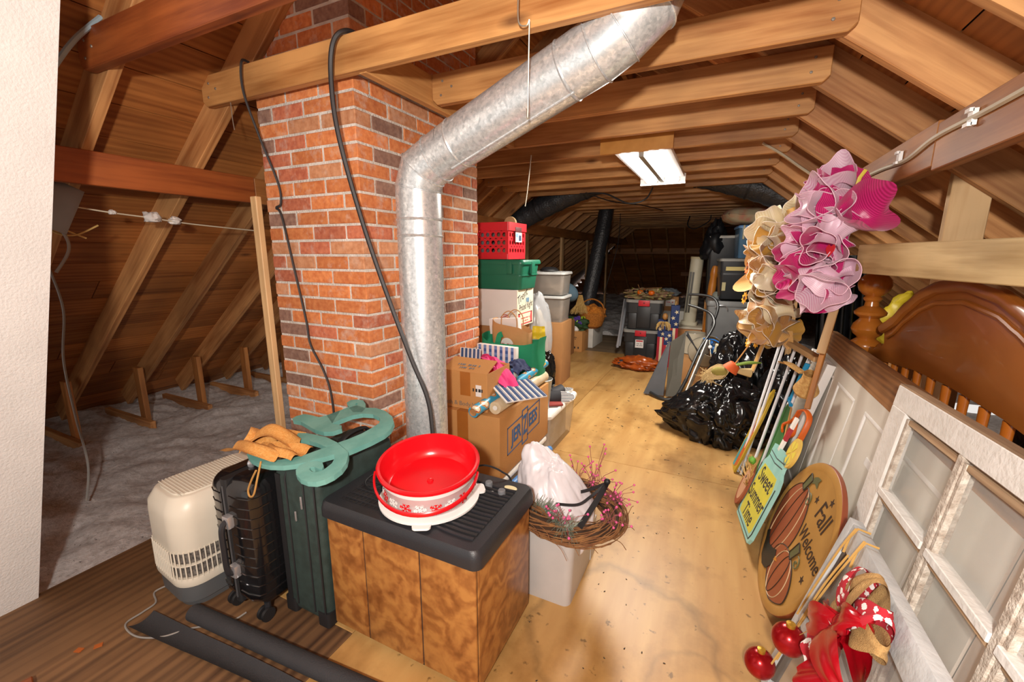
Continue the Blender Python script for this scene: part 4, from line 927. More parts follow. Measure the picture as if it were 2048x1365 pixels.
def wrap_mat():
    m, nt, b = _new('cartoon_wrap'); tc = N(nt, 'ShaderNodeTexCoord'); vo = N(nt, 'ShaderNodeTexVoronoi'); vo.inputs['Scale'].default_value = 19; LK(nt, tc, 'Object', vo, 'Vector')
    rp = N(nt, 'ShaderNodeValToRGB'); LK(nt, vo, 'Distance', rp, 'Fac'); rp.color_ramp.interpolation = 'CONSTANT'
    e = rp.color_ramp.elements; e[0].color = lin('e8dcc0'); e[1].position = .26; e[1].color = lin('b5452f'); x = e.new(.33); x.color = lin('d9a53a'); x = e.new(.40); x.color = lin('3f9ec4')
    LK(nt, rp, 'Color', b, 'Base Color'); b.inputs['Roughness'].default_value = .35; return m
r1 = thing('gift_wrap_roll', 'blue printed wrapping paper roll lying across the brown carton', 'wrapping roll', (-1.07, 2.2, .59))
part(r1, 'paper_roll', MB().lathe([(.020, 0), (.030, 0), (.031, .30), (.027, .31), (.027, .84)], 24, M=frame_z((-1.105, 1.82, .612), (-1.03, 2.66, .695)), cap=False), wrap_mat(), local(r1, Matrix()))
part(r1, 'cardboard_core', MB().lathe([(.016, .002), (.021, -.004), (.021, .03)], 20, M=frame_z((-1.105, 1.82, .612), (-1.03, 2.66, .695))), CARD2, local(r1, Matrix()))
r2 = thing('gift_wrap_roll', 'cream kraft paper roll in clear film lying on the brown carton', 'wrapping roll', (-1.035, 2.3, .59))
part(r2, 'paper_roll', MB().lathe([(.012, .004), (.018, 0), (.034, 0), (.036, .004), (.036, .70), (.03, .705), (.0, .705)], 24, M=frame_z((-1.035, 1.93, .609), (-1.03, 2.64, .609)), cap=False), plain('cream_wrap', 'd9c9ac', .3, col2='cdb896', scale=20), local(r2, Matrix()))
part(r2, 'core_plug', MB().lathe([(.0, .001), (.013, .001), (.013, .008)], 16, M=frame_z((-1.035, 1.93, .609), (-1.03, 2.64, .609))), WLID, local(r2, Matrix()))
# ---- green tote bag with a paper bag in it, gingham box
GRN = plain('green_felt', '12855c', .75, bump=.15, bscale=200)
gb = thing('shopping_bag', 'green reusable shopping bag standing behind the cartons against the chimney', 'bag', (-1.225, 2.56, .30), 0)
def bagf(u, v):
    a = 2*math.pi*u; x = .2*math.copysign(abs(math.cos(a))**.45, math.cos(a)); y = .095*math.copysign(abs(math.sin(a))**.45, math.sin(a))
    dip = .05*math.cos(a)**2
    return (x*(1+.08*v)+.012*noise.noise(Vector((3*math.cos(a), 3*math.sin(a), v*4))), y*(1+.1*v)+.012*noise.noise(Vector((2*math.cos(a)+5, 3*math.sin(a), v*3))), v*(.545+dip)+.0)
part(gb, 'bag_body', MB().grid(bagf, 44, 14, cu=True), GRN, angle=70)
ribbon(gb, 'bag_handle', [(-.06, -.11, .38), (-.075, -.105, .48), (-.07, -.08, .585), (-.055, -.06, .60)], .038, GRN, (0, -1, 0))
KRAFT = plain('kraft_paper', 'bf8f5c', .85, bump=.2, bscale=40)
kb = thing('paper_bag', 'brown kraft paper bag with twisted handles inside the green bag', 'bag', (-1.255, 2.60, .45), -4)
part(kb, 'bag_body', MB().grid(lambda u, v: (lambda a: (.14*math.copysign(abs(math.cos(a))**.35, math.cos(a))+.008*noise.noise(Vector((v*5, a*2, 1))), .06*math.copysign(abs(math.sin(a))**.35, math.sin(a))*(1-.2*v), v*.50-.04*v*math.cos(a)))(2*math.pi*u), 36, 10, cu=True), KRAFT, angle=60)
for y in (-.045, .045): part(kb, 'twisted_handle', MB().tube(spline([(-.06, y, .47), (-.055, y, .56), (0, y, .60), (.055, y, .56), (.06, y, .47)], 8), .0035, 6), KRAFT)
part(kb, 'round_sticker', MB().lathe([(.05, 0), (.05, .001)], 28, M=FY(-.005, -.062, .37)), WCARD)
part(kb, 'sticker_print', MB().smudge(10, .022, FY(-.005, -.0635, .375)), REDI, smooth=False)
part(kb, 'tissue_paper', MB().box(-.12, .11, -.02, .02, .44, .545), WCARD, RY(-6), smooth=False)
gm = thing('gingham_box', 'blue and white gingham box propped against the green bag', 'box', (-1.265, 2.40, .59), -3)
GWHT = plain('gingham_white', 'e8e5e0', .8); GBLU = plain('gingham_blue', '6d8fc0', .8); GDK = plain('gingham_dark', '3d5f9a', .8)
part(gm, 'box_body', MB().box(-.145, .145, -.02, .02, 0, .255), GWHT, bevel=.002)
for k in range(7):
    x = -.145+.012+k*.0405
    part(gm, 'check_stripe', MB().box(x, x+.02, -.0208, -.0202, 0, .255), GBLU, smooth=False)
    for j in range(6): part(gm, 'check_square', MB().box(x, x+.02, -.0212, -.0207, .008+j*.0405, .028+j*.0405), GDK, smooth=False)
YEL = plain('yellow_packet', 'e3c92e', .5)
solo('yellow_packet', 'crinkled yellow packet sticking up beside the kraft paper bag', 'packet', MB().grid(lambda u, v: (.05*(u-.5)*2*(1-.2*v), .008*math.sin(7*u)+.006*math.sin(9*v), .09*v), 10, 8), YEL, T(-1.085, 2.66, .855) @ RZ(20), angle=70)
# ---- white carton, green tote and red crate stacked behind the chimney
wb = carton('white_carton', 'white cardboard carton with handwriting under the green tote', -1.75, -1.335, 2.845, 3.145, .885, 1.165, WCARD)
OFFW = plain('cream_carton_end', 'd8cfb8', .8)
part(wb, 'carton_end', MB().box(.2070, .2085, -.149, .149, .002, .278), OFFW, smooth=False)
part(wb, 'handwriting', MB().text('Trent', .085, FX(.2088, -.06, .225) @ RZ(22), shear=.35).text('Priced Right', .072, FX(.2088, .005, .15) @ RZ(6), shear=.35, sx=.72), INK, smooth=False)
part(wb, 'hand_hole', MB().rbox(.03, .016, 0, .0012, .006, M=FX(.2085, .04, .195)), plain('hole_blue', '6d8ca3', .6))
lf = MB()
for (a, b, c, d) in ((-.13, .13, .095, .102), (-.13, .13, .012, .022)): lf.box(a, b, c, d, 0, .0008, FX(.2086, 0, 0))
for s_ in (-1, 1): lf.prism([(s_*.13, .012), (s_*.105, .012), (s_*.09, .057), (s_*.105, .102), (s_*.13, .102)], 0, .0008, FX(.2086, 0, 0))
o = part(wb, 'printed_label', lf, REDI, smooth=False); o['kind'] = 'stuff'
part(wb, 'label_text', MB().smudge(17, .016, FX(.2088, 0, .06)).smudge(12, .014, FX(.2088, 0, .038)), REDI, smooth=False)
seal = MB()
for r_ in (.042, .03): seal.lathe([(r_, 0), (r_-.006, 0), (r_-.006, .0006), (r_, .0006)], 28, M=FY(.11, -.1505, .055), cap=False)
part(wb, 'round_stamp', seal, REDI, smooth=False)
part(wb, 'stamp_text', MB().smudge(4, .018, FY(.11, -.1508, .055)), INK, smooth=False)
GTOT = plain('green_tote', '1f6b52', .35, var=.03)
gt = tote('storage_tote', 'dark green plastic storage tote stacked under the red crate', -1.52, 3.005, 1.168, .23, .165, .195, GTOT, GTOT, 0, tap=.88, lidh=.02)
part(gt, 'side_rib', MB().rbox(.226, .161, .10, .106, .035), GTOT)
part(gt, 'latch', MB().box(-.022, .022, -.185, -.165, .115, .20, T(.13, 0, 0)), GTOT, bevel=.004); part(gt, 'latch', MB().box(.225, .247, -.03, .03, .115, .20), GTOT, bevel=.004)
REDC = plain('red_crate', 'd4232f', .38, var=.03)
cr = thing('plastic_crate', 'red plastic crate with round holes on top of the green tote', 'crate', (-1.585, 3.01, 1.388))
def perf(nc, nr, w_, h_, r, th, M):
    mb = MB(); cw, ch = w_/nc, h_/nr; K = 16
    for i in range(nc):
        for j in range(nr):
            cx, cz = -w_/2+cw*(i+.5), ch*(j+.5)
            for side, y in ((0, 0), (1, th)):
                vs = []
                for k in range(K):
                    a = 2*math.pi*k/K; ca, sa = math.cos(a), math.sin(a); vs.append((cx+r*ca, y, cz+r*sa))
                for k in range(K):
                    a = 2*math.pi*k/K; ca, sa = math.cos(a), math.sin(a); s_ = min((cw/2)/abs(ca) if abs(ca) > 1e-6 else 9, (ch/2)/abs(sa) if abs(sa) > 1e-6 else 9); vs.append((cx+ca*s_, y, cz+sa*s_))
                fs = []
                for k in range(K):
                    f = (k, (k+1) % K, K+(k+1) % K, K+k); fs.append(f if side else tuple(reversed(f)))
                mb.add(vs, fs, M)
            vs = [(cx+r*math.cos(2*math.pi*k/K), y, cz+r*math.sin(2*math.pi*k/K)) for y in (0, th) for k in range(K)]
            mb.add(vs, [(k, (k+1) % K, K+(k+1) % K, K+k) for k in range(K)], M)
    return mb
cw2, cd2, chh = .17, .15, .265
part(cr, 'front_wall', perf(7, 3, 2*cw2-.02, .17, .0155, .006, T(0, -cd2, .035)), REDC, smooth=False)
part(cr, 'rear_wall', perf(7, 3, 2*cw2-.02, .17, .0155, .006, T(0, cd2-.006, .035)), REDC, smooth=False)
part(cr, 'end_wall', perf(6, 3, 2*cd2-.02, .17, .0155, .006, T(cw2, 0, .035) @ RZ(90)), REDC, smooth=False)
part(cr, 'end_wall', perf(6, 3, 2*cd2-.02, .17, .0155, .006, T(-cw2+.006, 0, .035) @ RZ(90)), REDC, smooth=False)
part(cr, 'bottom_tray', MB().rbox(cw2+.003, cd2+.003, 0, .038, .012), REDC)
rim = MB().rbox(cw2+.012, cd2+.012, 0, 0, .015, rings=[(1, 1, .205), (1, 1, .265), (.94, .94, .265), (.94, .94, .205), (1, 1, .205)]); rim.f = [f for f in rim.f if len(f) == 4]
part(cr, 'top_rim', rim, REDC)
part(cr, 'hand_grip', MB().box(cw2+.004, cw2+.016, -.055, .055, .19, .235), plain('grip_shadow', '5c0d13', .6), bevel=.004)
for sx, sy in ((-1, -1), (1, -1), (1, 1), (-1, 1)): part(cr, 'corner_post', MB().box(-.012, .012, -.012, .012, .03, .21), REDC, T(sx*(cw2-.011), sy*(cd2-.011), 0), smooth=False)
lb = part(cr, 'paper_label', MB().box(cw2+.0165, cw2+.0175, -.06, .05, .125, .195), WCARD, smooth=False)
part(lb, 'label_picture', MB().box(cw2+.0176, cw2+.018, -.005, .04, .135, .175), plain('label_navy', '2d3e63', .6), smooth=False); part(lb, 'label_picture', MB().box(cw2+.0176, cw2+.018, -.055, -.015, .16, .188), plain('label_sky', '7fa9d6', .6), smooth=False)
INS_ = plain('crate_content', '55493f', .8, col2='8a6f58', scale=14)
solo('tree_slice', 'small sawn tree slice standing up in the red crate', 'wood slice', MB().lathe([(.048, -.012), (.05, 0), (.048, .012)], 24, M=FY(0, 0, 0)), plain('slice_wood', 'b08f62', .8, col2='c9aa7d', scale=20), T(-1.475, 3.02, 1.655))
for k, (x, y) in enumerate(((-1.66, 2.95), (-1.53, 2.96), (-1.64, 3.08), (-1.51, 3.09))):
    solo('glass_jar', 'dark jar packed inside the red crate', 'jar', MB().lathe([(.045, 0), (.05, .01), (.05, .13), (.03, .155), (.032, .18), (.0, .18)], 18), INS_ if k % 2 else plain('jar_glass', '6b6f72', .15), T(x, y, 1.43), group='jars in the red crate')
carton('cardboard_box', 'plain brown carton under the white handwritten carton', -1.74, -1.36, 2.86, 3.14, .44, .884, CARD2)
carton('cardboard_box', 'plain brown carton at the bottom of the stack behind the chimney', -1.76, -1.34, 2.84, 3.18, 0, .438, CARD2)
gl = thing('bin_lid', 'grey plastic bin lid lying behind the kraft bag by the chimney', 'lid', (-1.42, 2.78, .84)); part(gl, 'lid_panel', MB().rbox(.08, .05, 0, .03, .02), plain('pale_grey_lid', 'a9b2ba', .4))
# black sign board and bag beside it
solo('display_board', 'flat black board standing upright behind the green bag', 'board', MB().box(-.05, .05, -.008, .008, 0, .80), RUBBER, T(-1.275, 2.80, 0.0) @ RZ(25), bevel=.003)
wbx = thing('white_carton', 'narrow white carton with printed emblem behind the green bag', 'box', (-1.18, 2.72, .32), 12)
part(wbx, 'carton_body', MB().box(-.06, .06, -.04, .04, 0, .50), plain('grey_white_card', 'cfc8bd', .8), bevel=.003); part(wbx, 'emblem', MB().lathe([(.02, 0), (.02, .001)], 16, M=FY(-.02, -.0405, .40)), plain('emblem_brown', '7c3f22', .6))
TRASH = plain('black_bag_plastic', '0d0d0f', .2, var=.02)
solo('trash_bag', 'small black plastic bag slumped behind the green shopping bag', 'trash bag', trash((-1.235, 3.12, .335), (.12, .10, .19), 9, 70, 44), TRASH, angle=75)
# ---- clear tote with bucket and slippers
ct = tote('storage_tote', 'clear plastic tote with white lid behind the brown carton', -1.165, 2.93, 0, .185, .30, .31, FROST, WLID, 0, tap=.86)
part(ct, 'contents', MB().rbox(.13, .24, .01, .24, .03), plain('stored_cloth', 'bcae98', .9, col2='d8d2c6', scale=6))
GALV2 = plain('galvanized_pail', 'b4b8b8', .35, .7, bump=.2, bscale=30)
bk = thing('metal_bucket', 'galvanized metal pail with paper label on the clear tote', 'bucket', (-1.095, 2.76, .332))
part(bk, 'pail', MB().lathe([(.05, .004), (.055, 0), (.075, .21), (.079, .216), (.074, .218), (.07, .21), (.05, .01)], 28, cap=False), GALV2); part(bk, 'paper_label', MB().grid(lambda u, v: ((.0575+.0165*v)*math.cos(R(-125+70*u)), (.0575+.0165*v)*math.sin(R(-125+70*u)), .02+.15*v), 8, 2), plain('tan_label', 'b89478', .8))
part(bk, 'label_text', MB().smudge(7, .02, T(0, -.070, .15) @ RX(90) @ RX(-4)), INK, smooth=False)
def slipper(cx, cy, cz, rz, label, ry=0):
    t = thing('striped_slipper', label, 'slipper', (cx, cy, cz), 0, rot=(0, ry, rz))
    oval = [(.05*math.cos(a)*(1+.15*math.sin(a)), .125*math.sin(a)) for a in [2*math.pi*k/36 for k in range(36)]]
    part(t, 'sole', MB().prism(oval, 0, .018), WHITEP, bevel=.004)
    part(t, 'insole', MB().prism([(x*.92, y*.95) for x, y in oval], .0178, .0195), STRW, smooth=False)
    for k in range(8):
        x = -.042+k*.0115; yy = .118*math.sqrt(max(0, 1-(x/.05)**2))
        part(t, 'stripe', MB().box(x, x+.006, -yy, yy, .0193, .0205), plain('ink_navy', '1d2233', .8), smooth=False)
    part(t, 'vamp', MB().grid(lambda u, v: (.054*math.cos(math.pi*u)*(1-.1*v), -.10+.11*v, .016+.05*math.sin(math.pi*u)*(.55+.45*v)), 14, 6), plain('vamp_black', '2a2a2f', .7), angle=70)
    return t
slipper(-1.07, 3.10, .345, -30, 'black and white striped slipper lying flat on the clear tote lid', 0); slipper(-1.03, 2.95, .352, -62, 'striped slipper tipped sideways with dark lining on the clear tote', 35); slipper(-1.17, 2.93, .40, 20, 'striped slipper propped up behind the metal pail', 40)
solo('book', 'thin red edged book lying under the striped slippers', 'book', MB().box(-.06, .06, -.09, .09, 0, .012), plain('book_red', '8a2f28', .6), T(-1.06, 2.89, .334) @ RZ(35), bevel=.002)
# ---- clear totes further back and what stands near them
CLR2 = plain('dim_clear_bin', 'a39c94', .3, alpha=.6, var=.05); WLID2 = plain('grey_lid', 'c3c4c2', .4)
CONT = plain('mixed_contents', '7d6a5c', .9, col2='b59f88', scale=11)
for k, (z, h, lab, gx_) in enumerate(((.70, .27, 'lower clear tote of autumn decorations behind the white carton', 0), (.995, .23, 'upper clear tote of decorations with a black lid on top', 0))):
    t = tote('clear_tote', lab, -1.70, 4.50, z, .195, .165, h, CLR2, WLID2, 3, tap=.9, lidh=.014)
    part(t, 'contents', blob((0, 0, .01), (.14, .11, h*.42), .25, 3, 3+k, 24, 16), CONT)
solo('pot_lid', 'round black pan lid lying on the upper clear tote', 'lid', MB().lathe([(.0, .045), (.02, .045), (.07, .04), (.1, .018), (.105, 0), (.0, 0)], 30, cap=False), RUBBER, T(-1.72, 4.50, 1.245))
carton('cardboard_box', 'tall brown carton under the clear totes behind the plastic bag', -1.90, -1.50, 4.32, 4.70, 0, .698, CARD2, 3)
PBAG = plain('clear_poly', 'b9bcc0', .2, alpha=.5)
pb_ = solo('plastic_bag', 'clear zip bag of folded linens standing beside the white carton', 'plastic bag', blob((-1.47, 3.55, .30), (.13, .15, .42), .14, 2.1, 12, 44, 30), PBAG, angle=75)
solo('folded_linens', 'cream linens folded inside the clear zip bag', 'linens', blob((-1.47, 3.55, .30), (.105, .12, .33), .12, 2.5, 14, 30, 20), plain('cream_linen', 'c7b79c', .9, col2='9c8a72', scale=9), angle=75)
carton('cardboard_box', 'small carton under the clear zip bag of linens', -1.60, -1.34, 3.40, 3.70, 0, .30, CARD2, 4)
carton('cardboard_box', 'long tan carton lying behind the zip bag near the flower box', -2.12, -1.86, 4.95, 5.95, 0, .50, CARD2, 0)
DEN = plain('denim_blue', '3f5563', .85)
solo('denim_cushion', 'rounded slate blue cushion tucked behind the clear totes', 'cushion', MB().ball((0, 0, 0), (.15, .09, .11), 24, 14), DEN, T(-1.66, 4.95, .98) @ RY(25))
fbx = carton('flower_box', 'brown carton with printed barcode holding artificial pansies', -2.145, -1.765, 6.05, 6.35, 0, .305, CARD, -2, group=None)
part(fbx, 'carton_print', MB().smudge(3, .04, FY(-.14, -.1515, .275)).smudge(8, .02, FY(.06, -.1515, .215)).smudge(7, .018, FY(.06, -.1515, .19)).smudge(13, .02, FY(-.02, -.1515, .13)).smudge(10, .02, FY(-.02, -.1515, .105)), INK, smooth=False)
part(fbx, 'barcode', MB().smudge(11, .05, FY(-.01, -.1515, .06)), INK, smooth=False)
LEAF = plain('dark_leaf', '2c4a26', .7); LIME = plain('lime_leaf', '9fc92e', .6); VIO = plain('violet_petal', '4b2d8f', .6)
fl_ = thing('flower_bunch', 'artificial violet pansies with lime leaves sticking out of the brown carton', 'artificial flowers', (-1.96, 6.2, .30))
o = part(fl_, 'foliage', blob((0, 0, 0), (.19, .12, .09), .5, 3, 21, 30, 18), LEAF); 
for k in range(26):
    a = random.uniform(0, 6.28); x, y = .2*math.cos(a)*random.uniform(.5, 1), .12*math.sin(a); 
    part(fl_, 'leaf', MB().grid(lambda u, v: (.03*(v-.5)*math.sin(math.pi*u), .06*u, .02*math.sin(2.5*u)), 5, 3), LIME, T(x, y, .08+random.uniform(0, .11)) @ RZ(random.uniform(0, 360)) @ RX(random.uniform(0, 50)))
for (x, z) in ((-.08, .19), (-.03, .15), (.06, .18), (.11, .20), (.02, .13), (.13, .12), (-.12, .16)):
    pet = MB()
    for k in range(5): pet.ball((.018*math.cos(k*1.257), -.004, .018*math.sin(k*1.257)), (.018, .006, .018), 8, 5)
    part(fl_, 'pansy', pet, VIO, T(x, -.1, z))
for (x, z) in ((-.06, .05), (-.02, .02), (.06, .06), (.055, .015)):
    solo('foam_ball', 'white foam ball resting in the flower carton', 'ball', MB().ball((0, 0, 0), .045, 18, 10), WHITEP, T(-1.96+x*1.1+.01, 6.115, .315+z*.8), group='white foam balls in the flower carton')
STRAW = plain('straw', 'b98f4c', .95, col2='d6b472', scale=40)
mb = MB()
for k in range(130):
    x, y = random.uniform(-.05, .05), random.uniform(-.03, .03); mb.tube([(x*.5, y*.5, .3), (x*1.2, y, .16), (x*2.6+random.gauss(0, .02), y*2+random.gauss(0, .02), random.uniform(0, .05))], .003, 3)
solo('straw_bundle', 'bundle of pale straw standing in the basket behind the pansies', 'straw', mb, STRAW, T(-1.90, 6.33, .52))
ORW = plain('orange_wicker', 'a5601f', .85, col2='c98233', scale=60, bump=.6, bscale=120)
bs = thing('wicker_basket', 'orange brown straw basket lying behind the pansies', 'basket', (-1.76, 6.50, .30))
part(bs, 'basket_bowl', MB().lathe([(.10, 0), (.16, .04), (.20, .16), (.21, .24), (.19, .25), (.17, .22), (.12, .05)], 30, cap=False), ORW)
part(bs, 'basket_stuffing', blob((0, 0, .10), (.18, .17, .13), .3, 4, 8, 30, 18), plain('orange_moss', 'b5651d', .95, col2='d88a30', scale=50))
part(bs, 'basket_handle', MB().tube(spline([(-.2, 0, .22), (-.15, 0, .38), (0, 0, .45), (.15, 0, .38), (.2, 0, .22)], 8), .012, 6), ORW)
lw = carton('white_carton', 'low white carton with red corner print under the straw basket', -1.97, -1.70, 6.40, 6.98, 0, .30, plain('dim_white_card', 'd5d2cb', .8), -1)
part(lw, 'red_print', MB().box(-.13, -.08, -.2912, -.290, .03, .12), REDI, smooth=False)
cst = MB().lathe([(.03, 0), (.03, .02)], 12)
solo('camera_charger', 'small white plug adapter on the low white carton', 'adapter', MB().box(-.03, .03, -.02, .02, 0, .05), WHITEP, T(-1.73, 6.8, .302), bevel=.006)
# ================================================================= FAR MIDDLE: BLACK TOTES, FAN, STARS, LAMPSHADES
BTOT = plain('charcoal_tote', '2b2d30', .38, var=.05); GLID = plain('grey_tote_lid', '8d8c88', .45); LATCH = plain('red_latch', 'c3202f', .4)
def latch_tote(cx, cy, z, hx, hy, h, label, sticker=False):
    t = thing('storage_tote', label, 'tote', (cx, cy, z), 3)
    part(t, 'bin_body', MB().rbox(hx, hy, 0, 0, .04, rings=[(.9, .9, 0), (.91, .91, .01), (.95, .95, h*.55), (1, 1, h*.56), (1, 1, h-.02)]), BTOT)
    for x in (-.62, .62): part(t, 'body_rib', MB().box(x*hx-.055, x*hx+.055, -hy*1.0, -hy*.93, .01, h*.55), BTOT, bevel=.01)
    part(t, 'bin_lid', MB().rbox(hx+.015, hy+.015, 0, 0, .05, rings=[(1, 1, h-.04), (1.0, 1.0, h-.005), (.96, .96, h), (.9, .9, h), (.88, .88, h-.008)]), GLID)
    l = part(t, 'latch', MB().box(-.075, .075, -hy-.035, -hy-.012, h-.085, h-.005), LATCH, bevel=.008, label='red snap latch')
    part(l, 'lock_hole', MB().lathe([(.008, 0), (.008, .003)], 12, M=FY(0, -hy-.0355, h-.04)), INK)
    part(t, 'recess_panel', MB().box(-.09, .09, -hy-.004, -hy+.02, .03, h-.09), plain('charcoal_recess', '232528', .4), bevel=.008)
    if sticker:
        s_ = part(t, 'paper_label', MB().box(-.065, .045, -hy-.006, -hy-.004, h*.38, h*.66), WCARD, smooth=False)
        part(s_, 'label_heading', MB().box(-.055, .035, -hy-.0068, -hy-.0058, h*.59, h*.64), REDI, smooth=False)
        part(s_, 'label_text', MB().smudge(8, .016, FY(-.01, -hy-.0065, h*.52)).smudge(9, .016, FY(-.01, -hy-.0065, h*.46)), INK, smooth=False)
    return t
latch_tote(-.945, 6.27, 0, .225, .26, .405, 'charcoal storage tote with red latch and white label on the floor', True)
latch_tote(-.925, 6.29, .405, .235, .26, .415, 'charcoal storage tote with red latch stacked under the autumn garland')
MIXG = plain('mixed_garland', '7a4d45', .8, col2='8f8a55', scale=22); ORG = plain('orange_gloss', 'd2600f', .3); BLKG = plain('black_gloss', '151516', .25)
ag = thing('autumn_garland', 'pile of autumn leaves and twigs heaped on the upper black tote', 'garland', (-.9, 6.25, .825))
part(ag, 'leaf_pile', blob((0, 0, -.01), (.26, .18, .07), .5, 5, 31, 44, 24), MIXG)
for k in range(60):
    a = random.uniform(0, 6.28); c = random.choice([plain('leaf_olive', '8a8c3e', .8), plain('leaf_rust', '8c3f22', .8), plain('leaf_plum', '5b2f3a', .8), plain('leaf_cream', 'cbb894', .8), plain('leaf_bright', 'd96a2a', .7)])
    part(ag, 'leaf', MB().grid(lambda u, v: (.035*(v-.5)*math.sin(math.pi*min(1, u+.05)), .06*u, .012*math.sin(3*u+v)), 4, 3), c, T(.23*math.cos(a)*random.random()**.5, .16*math.sin(a)*random.random()**.5-.02, .045+random.uniform(0, .07)) @ RZ(random.uniform(0, 360)) @ RX(random.uniform(-20, 60)))
part(ag, 'twig', MB().tube([(-.12, -.05, .13), (.18, -.02, .155)], .006, 6), TWIG); part(ag, 'twig', MB().tube([(-.1, -.05, .10), (-.14, -.04, .19)], .005, 6), TWIG)
for x, y, m_, lb in ((-.98, 6.08, ORG, 'small orange glass pumpkin'), (-.83, 6.06, ORG, 'small orange glass pumpkin'), (-.905, 6.09, BLKG, None), (-1.06, 6.13, BLKG, None)):
    pk = MB()
    for k in range(8): a = k*math.pi/4; pk.ball((.018*math.cos(a), .018*math.sin(a), .03), (.026, .026, .032), 10, 7)
    tt = thing('mini_pumpkin', 'small glossy orange pumpkin ornament on the garland' if m_ is ORG else 'small glossy black pumpkin ornament on the garland', 'pumpkin', (x, y, .885), group='orange pumpkin ornaments' if m_ is ORG else 'black pumpkin ornaments')
    part(tt, 'pumpkin_shell', pk, m_); part(tt, 'stem', MB().tube([(0, 0, .06), (.004, 0, .075)], .005, 6), TWIG)
DRAPE = plain('clear_drape', 'b9bcc4', .3, alpha=.75)
def drp(u, v):
    z = .82*(1-v)+.12*v; return (-1.19-.07*v+.02*math.sin(9*u)*(.4+v), 6.03+.36*u*(1-.5*v), z+.0)
solo('plastic_drape', 'long white plastic bag hanging down beside the charcoal totes', 'plastic bag', MB().grid(drp, 26, 14), DRAPE, angle=70)
RUST = plain('rust_vinyl', 'a8501c', .3, col2='8a3c12', scale=10)
ob = thing('vinyl_bag', 'crumpled rust orange vinyl bag lying on the floor before the totes', 'bag', (-.85, 5.45, 0))
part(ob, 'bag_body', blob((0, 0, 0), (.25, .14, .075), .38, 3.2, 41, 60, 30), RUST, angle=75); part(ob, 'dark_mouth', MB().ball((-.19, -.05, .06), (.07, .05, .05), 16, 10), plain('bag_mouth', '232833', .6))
ribbon(ob, 'strap', [(-.1, -.1, .1), (-.03, -.13, .13), (.05, -.12, .09), (.12, -.13, .03)], .02, RUST, (0, -.5, .8))
# ---- patriotic wooden posts
NAVY = plain('flag_navy', '1f3263', .7); FRED = plain('flag_red', 'a51c2c', .7); FCRM = plain('flag_cream', 'dccba6', .7)
def star_poly(r, k=5, q=.42): return [((r if i % 2 == 0 else r*q)*math.sin(math.pi*i/k), (r if i % 2 == 0 else r*q)*math.cos(math.pi*i/k)) for i in range(2*k)]
def flag_post(x, y, h, w_, label, rz):
    t = thing('flag_post', label, 'decoration', (x, y, 0), rz)
    part(t, 'striped_post', MB().box(-w_/2, w_/2, -w_/2, w_/2, 0, h*.62), FCRM, bevel=.003)
    for k in range(2): part(t, 'red_stripe', MB().box(-w_/2+w_*(.0+.66*k), -w_/2+w_*(.33+.67*k), -w_/2-.002, w_/2+.002, 0, h*.62), FRED, smooth=False)
    part(t, 'navy_top', MB().box(-w_/2-.002, w_/2+.002, -w_/2-.003, w_/2+.003, h*.62, h), NAVY, bevel=.003)
    for k in range(3): part(t, 'star', MB().prism(star_poly(w_*.3), 0, .002, FY((-.2 if k % 2 else .18)*w_, -w_/2-.0035, h*(.69+.1*k)) @ RZ(12*k)), FCRM, smooth=False)
    part(t, 'wick', MB().tube([(0, 0, h), (.005, 0, h+.05)], .006, 6), STRAW)
flag_post(-.50, 5.93, .78, .10, 'tallest stars and stripes painted wooden post beside the totes', 8); flag_post(-.63, 5.83, .60, .095, 'middle stars and stripes painted wooden post with raffia tie', -5); flag_post(-.545, 5.72, .47, .09, 'shortest stars and stripes painted wooden post behind the grey wagon', 4)
mb = MB()
for k in range(70):
    a = random.uniform(0, 6.28); mb.tube(spline([(0, 0, 0), (.05*math.cos(a), .03*math.sin(a)-.02, .03), (.09*math.cos(a), .05*math.sin(a)-.03, random.uniform(-.08, .0))], 4), .002, 3)
solo('raffia_bow', 'straw coloured raffia bow tied on the striped posts', 'bow', mb, STRAW, T(-.61, 5.75, .55)); 
solo('wooden_knob', 'round wooden knob head above the raffia bow', 'knob', MB().ball((0, 0, 0), (.035, .035, .045), 16, 10), plain('knob_wood', 'a3743f', .5), T(-.60, 5.76, .645))
# ---- fan on crates
solo('plastic_crate_table', 'white plastic crate holding the small carton behind the striped posts', 'crate', MB().rbox(.22, .2, 0, .60, .02), plain('milk_white', 'b9b6ae', .5), T(-.62, 7.0, 0.0))
cx_ = carton('cardboard_box', 'small brown shipping carton with white label under a grey bag', -.84, -.54, 6.75, 7.0, .602, .81, CARD2, 3)
part(cx_, 'shipping_label', MB().box(-.03, .1, -.127, -.1255, .07, .17), WCARD, smooth=False); part(cx_, 'label_print', MB().smudge(7, .025, FY(.035, -.1275, .13)), REDI, smooth=False)
solo('plastic_bag', 'crumpled grey plastic bag lying on the small shipping carton', 'plastic bag', blob((-.69, 6.9, .811), (.13, .1, .06), .35, 4, 51, 34, 20), plain('grey_poly', '6b7278', .45), angle=75)
WOR = wood('orange_pine', '8f5220', 'c07f38', .5)
cab = thing('pine_cabinet', 'low orange pine cabinet with the tower fan standing on it', 'cabinet', (-.38, 6.57, 0)); part(cab, 'cabinet_body', MB().box(-.2, .2, -.2, .2, 0, .41), WOR, bevel=.004); part(cab, 'cabinet_top', MB().box(-.22, .22, -.22, .22, .41, .435), plain('cream_top', 'cfc6b2', .5), bevel=.004)
FAN = plain('fan_ivory', 'c9c2ab', .45)
fan = thing('tower_fan', 'ivory tower fan with dark vertical grilles leaning on the pine cabinet', 'fan', (-.36, 6.62, .437), 0, rot=(0, 2.5, 0))
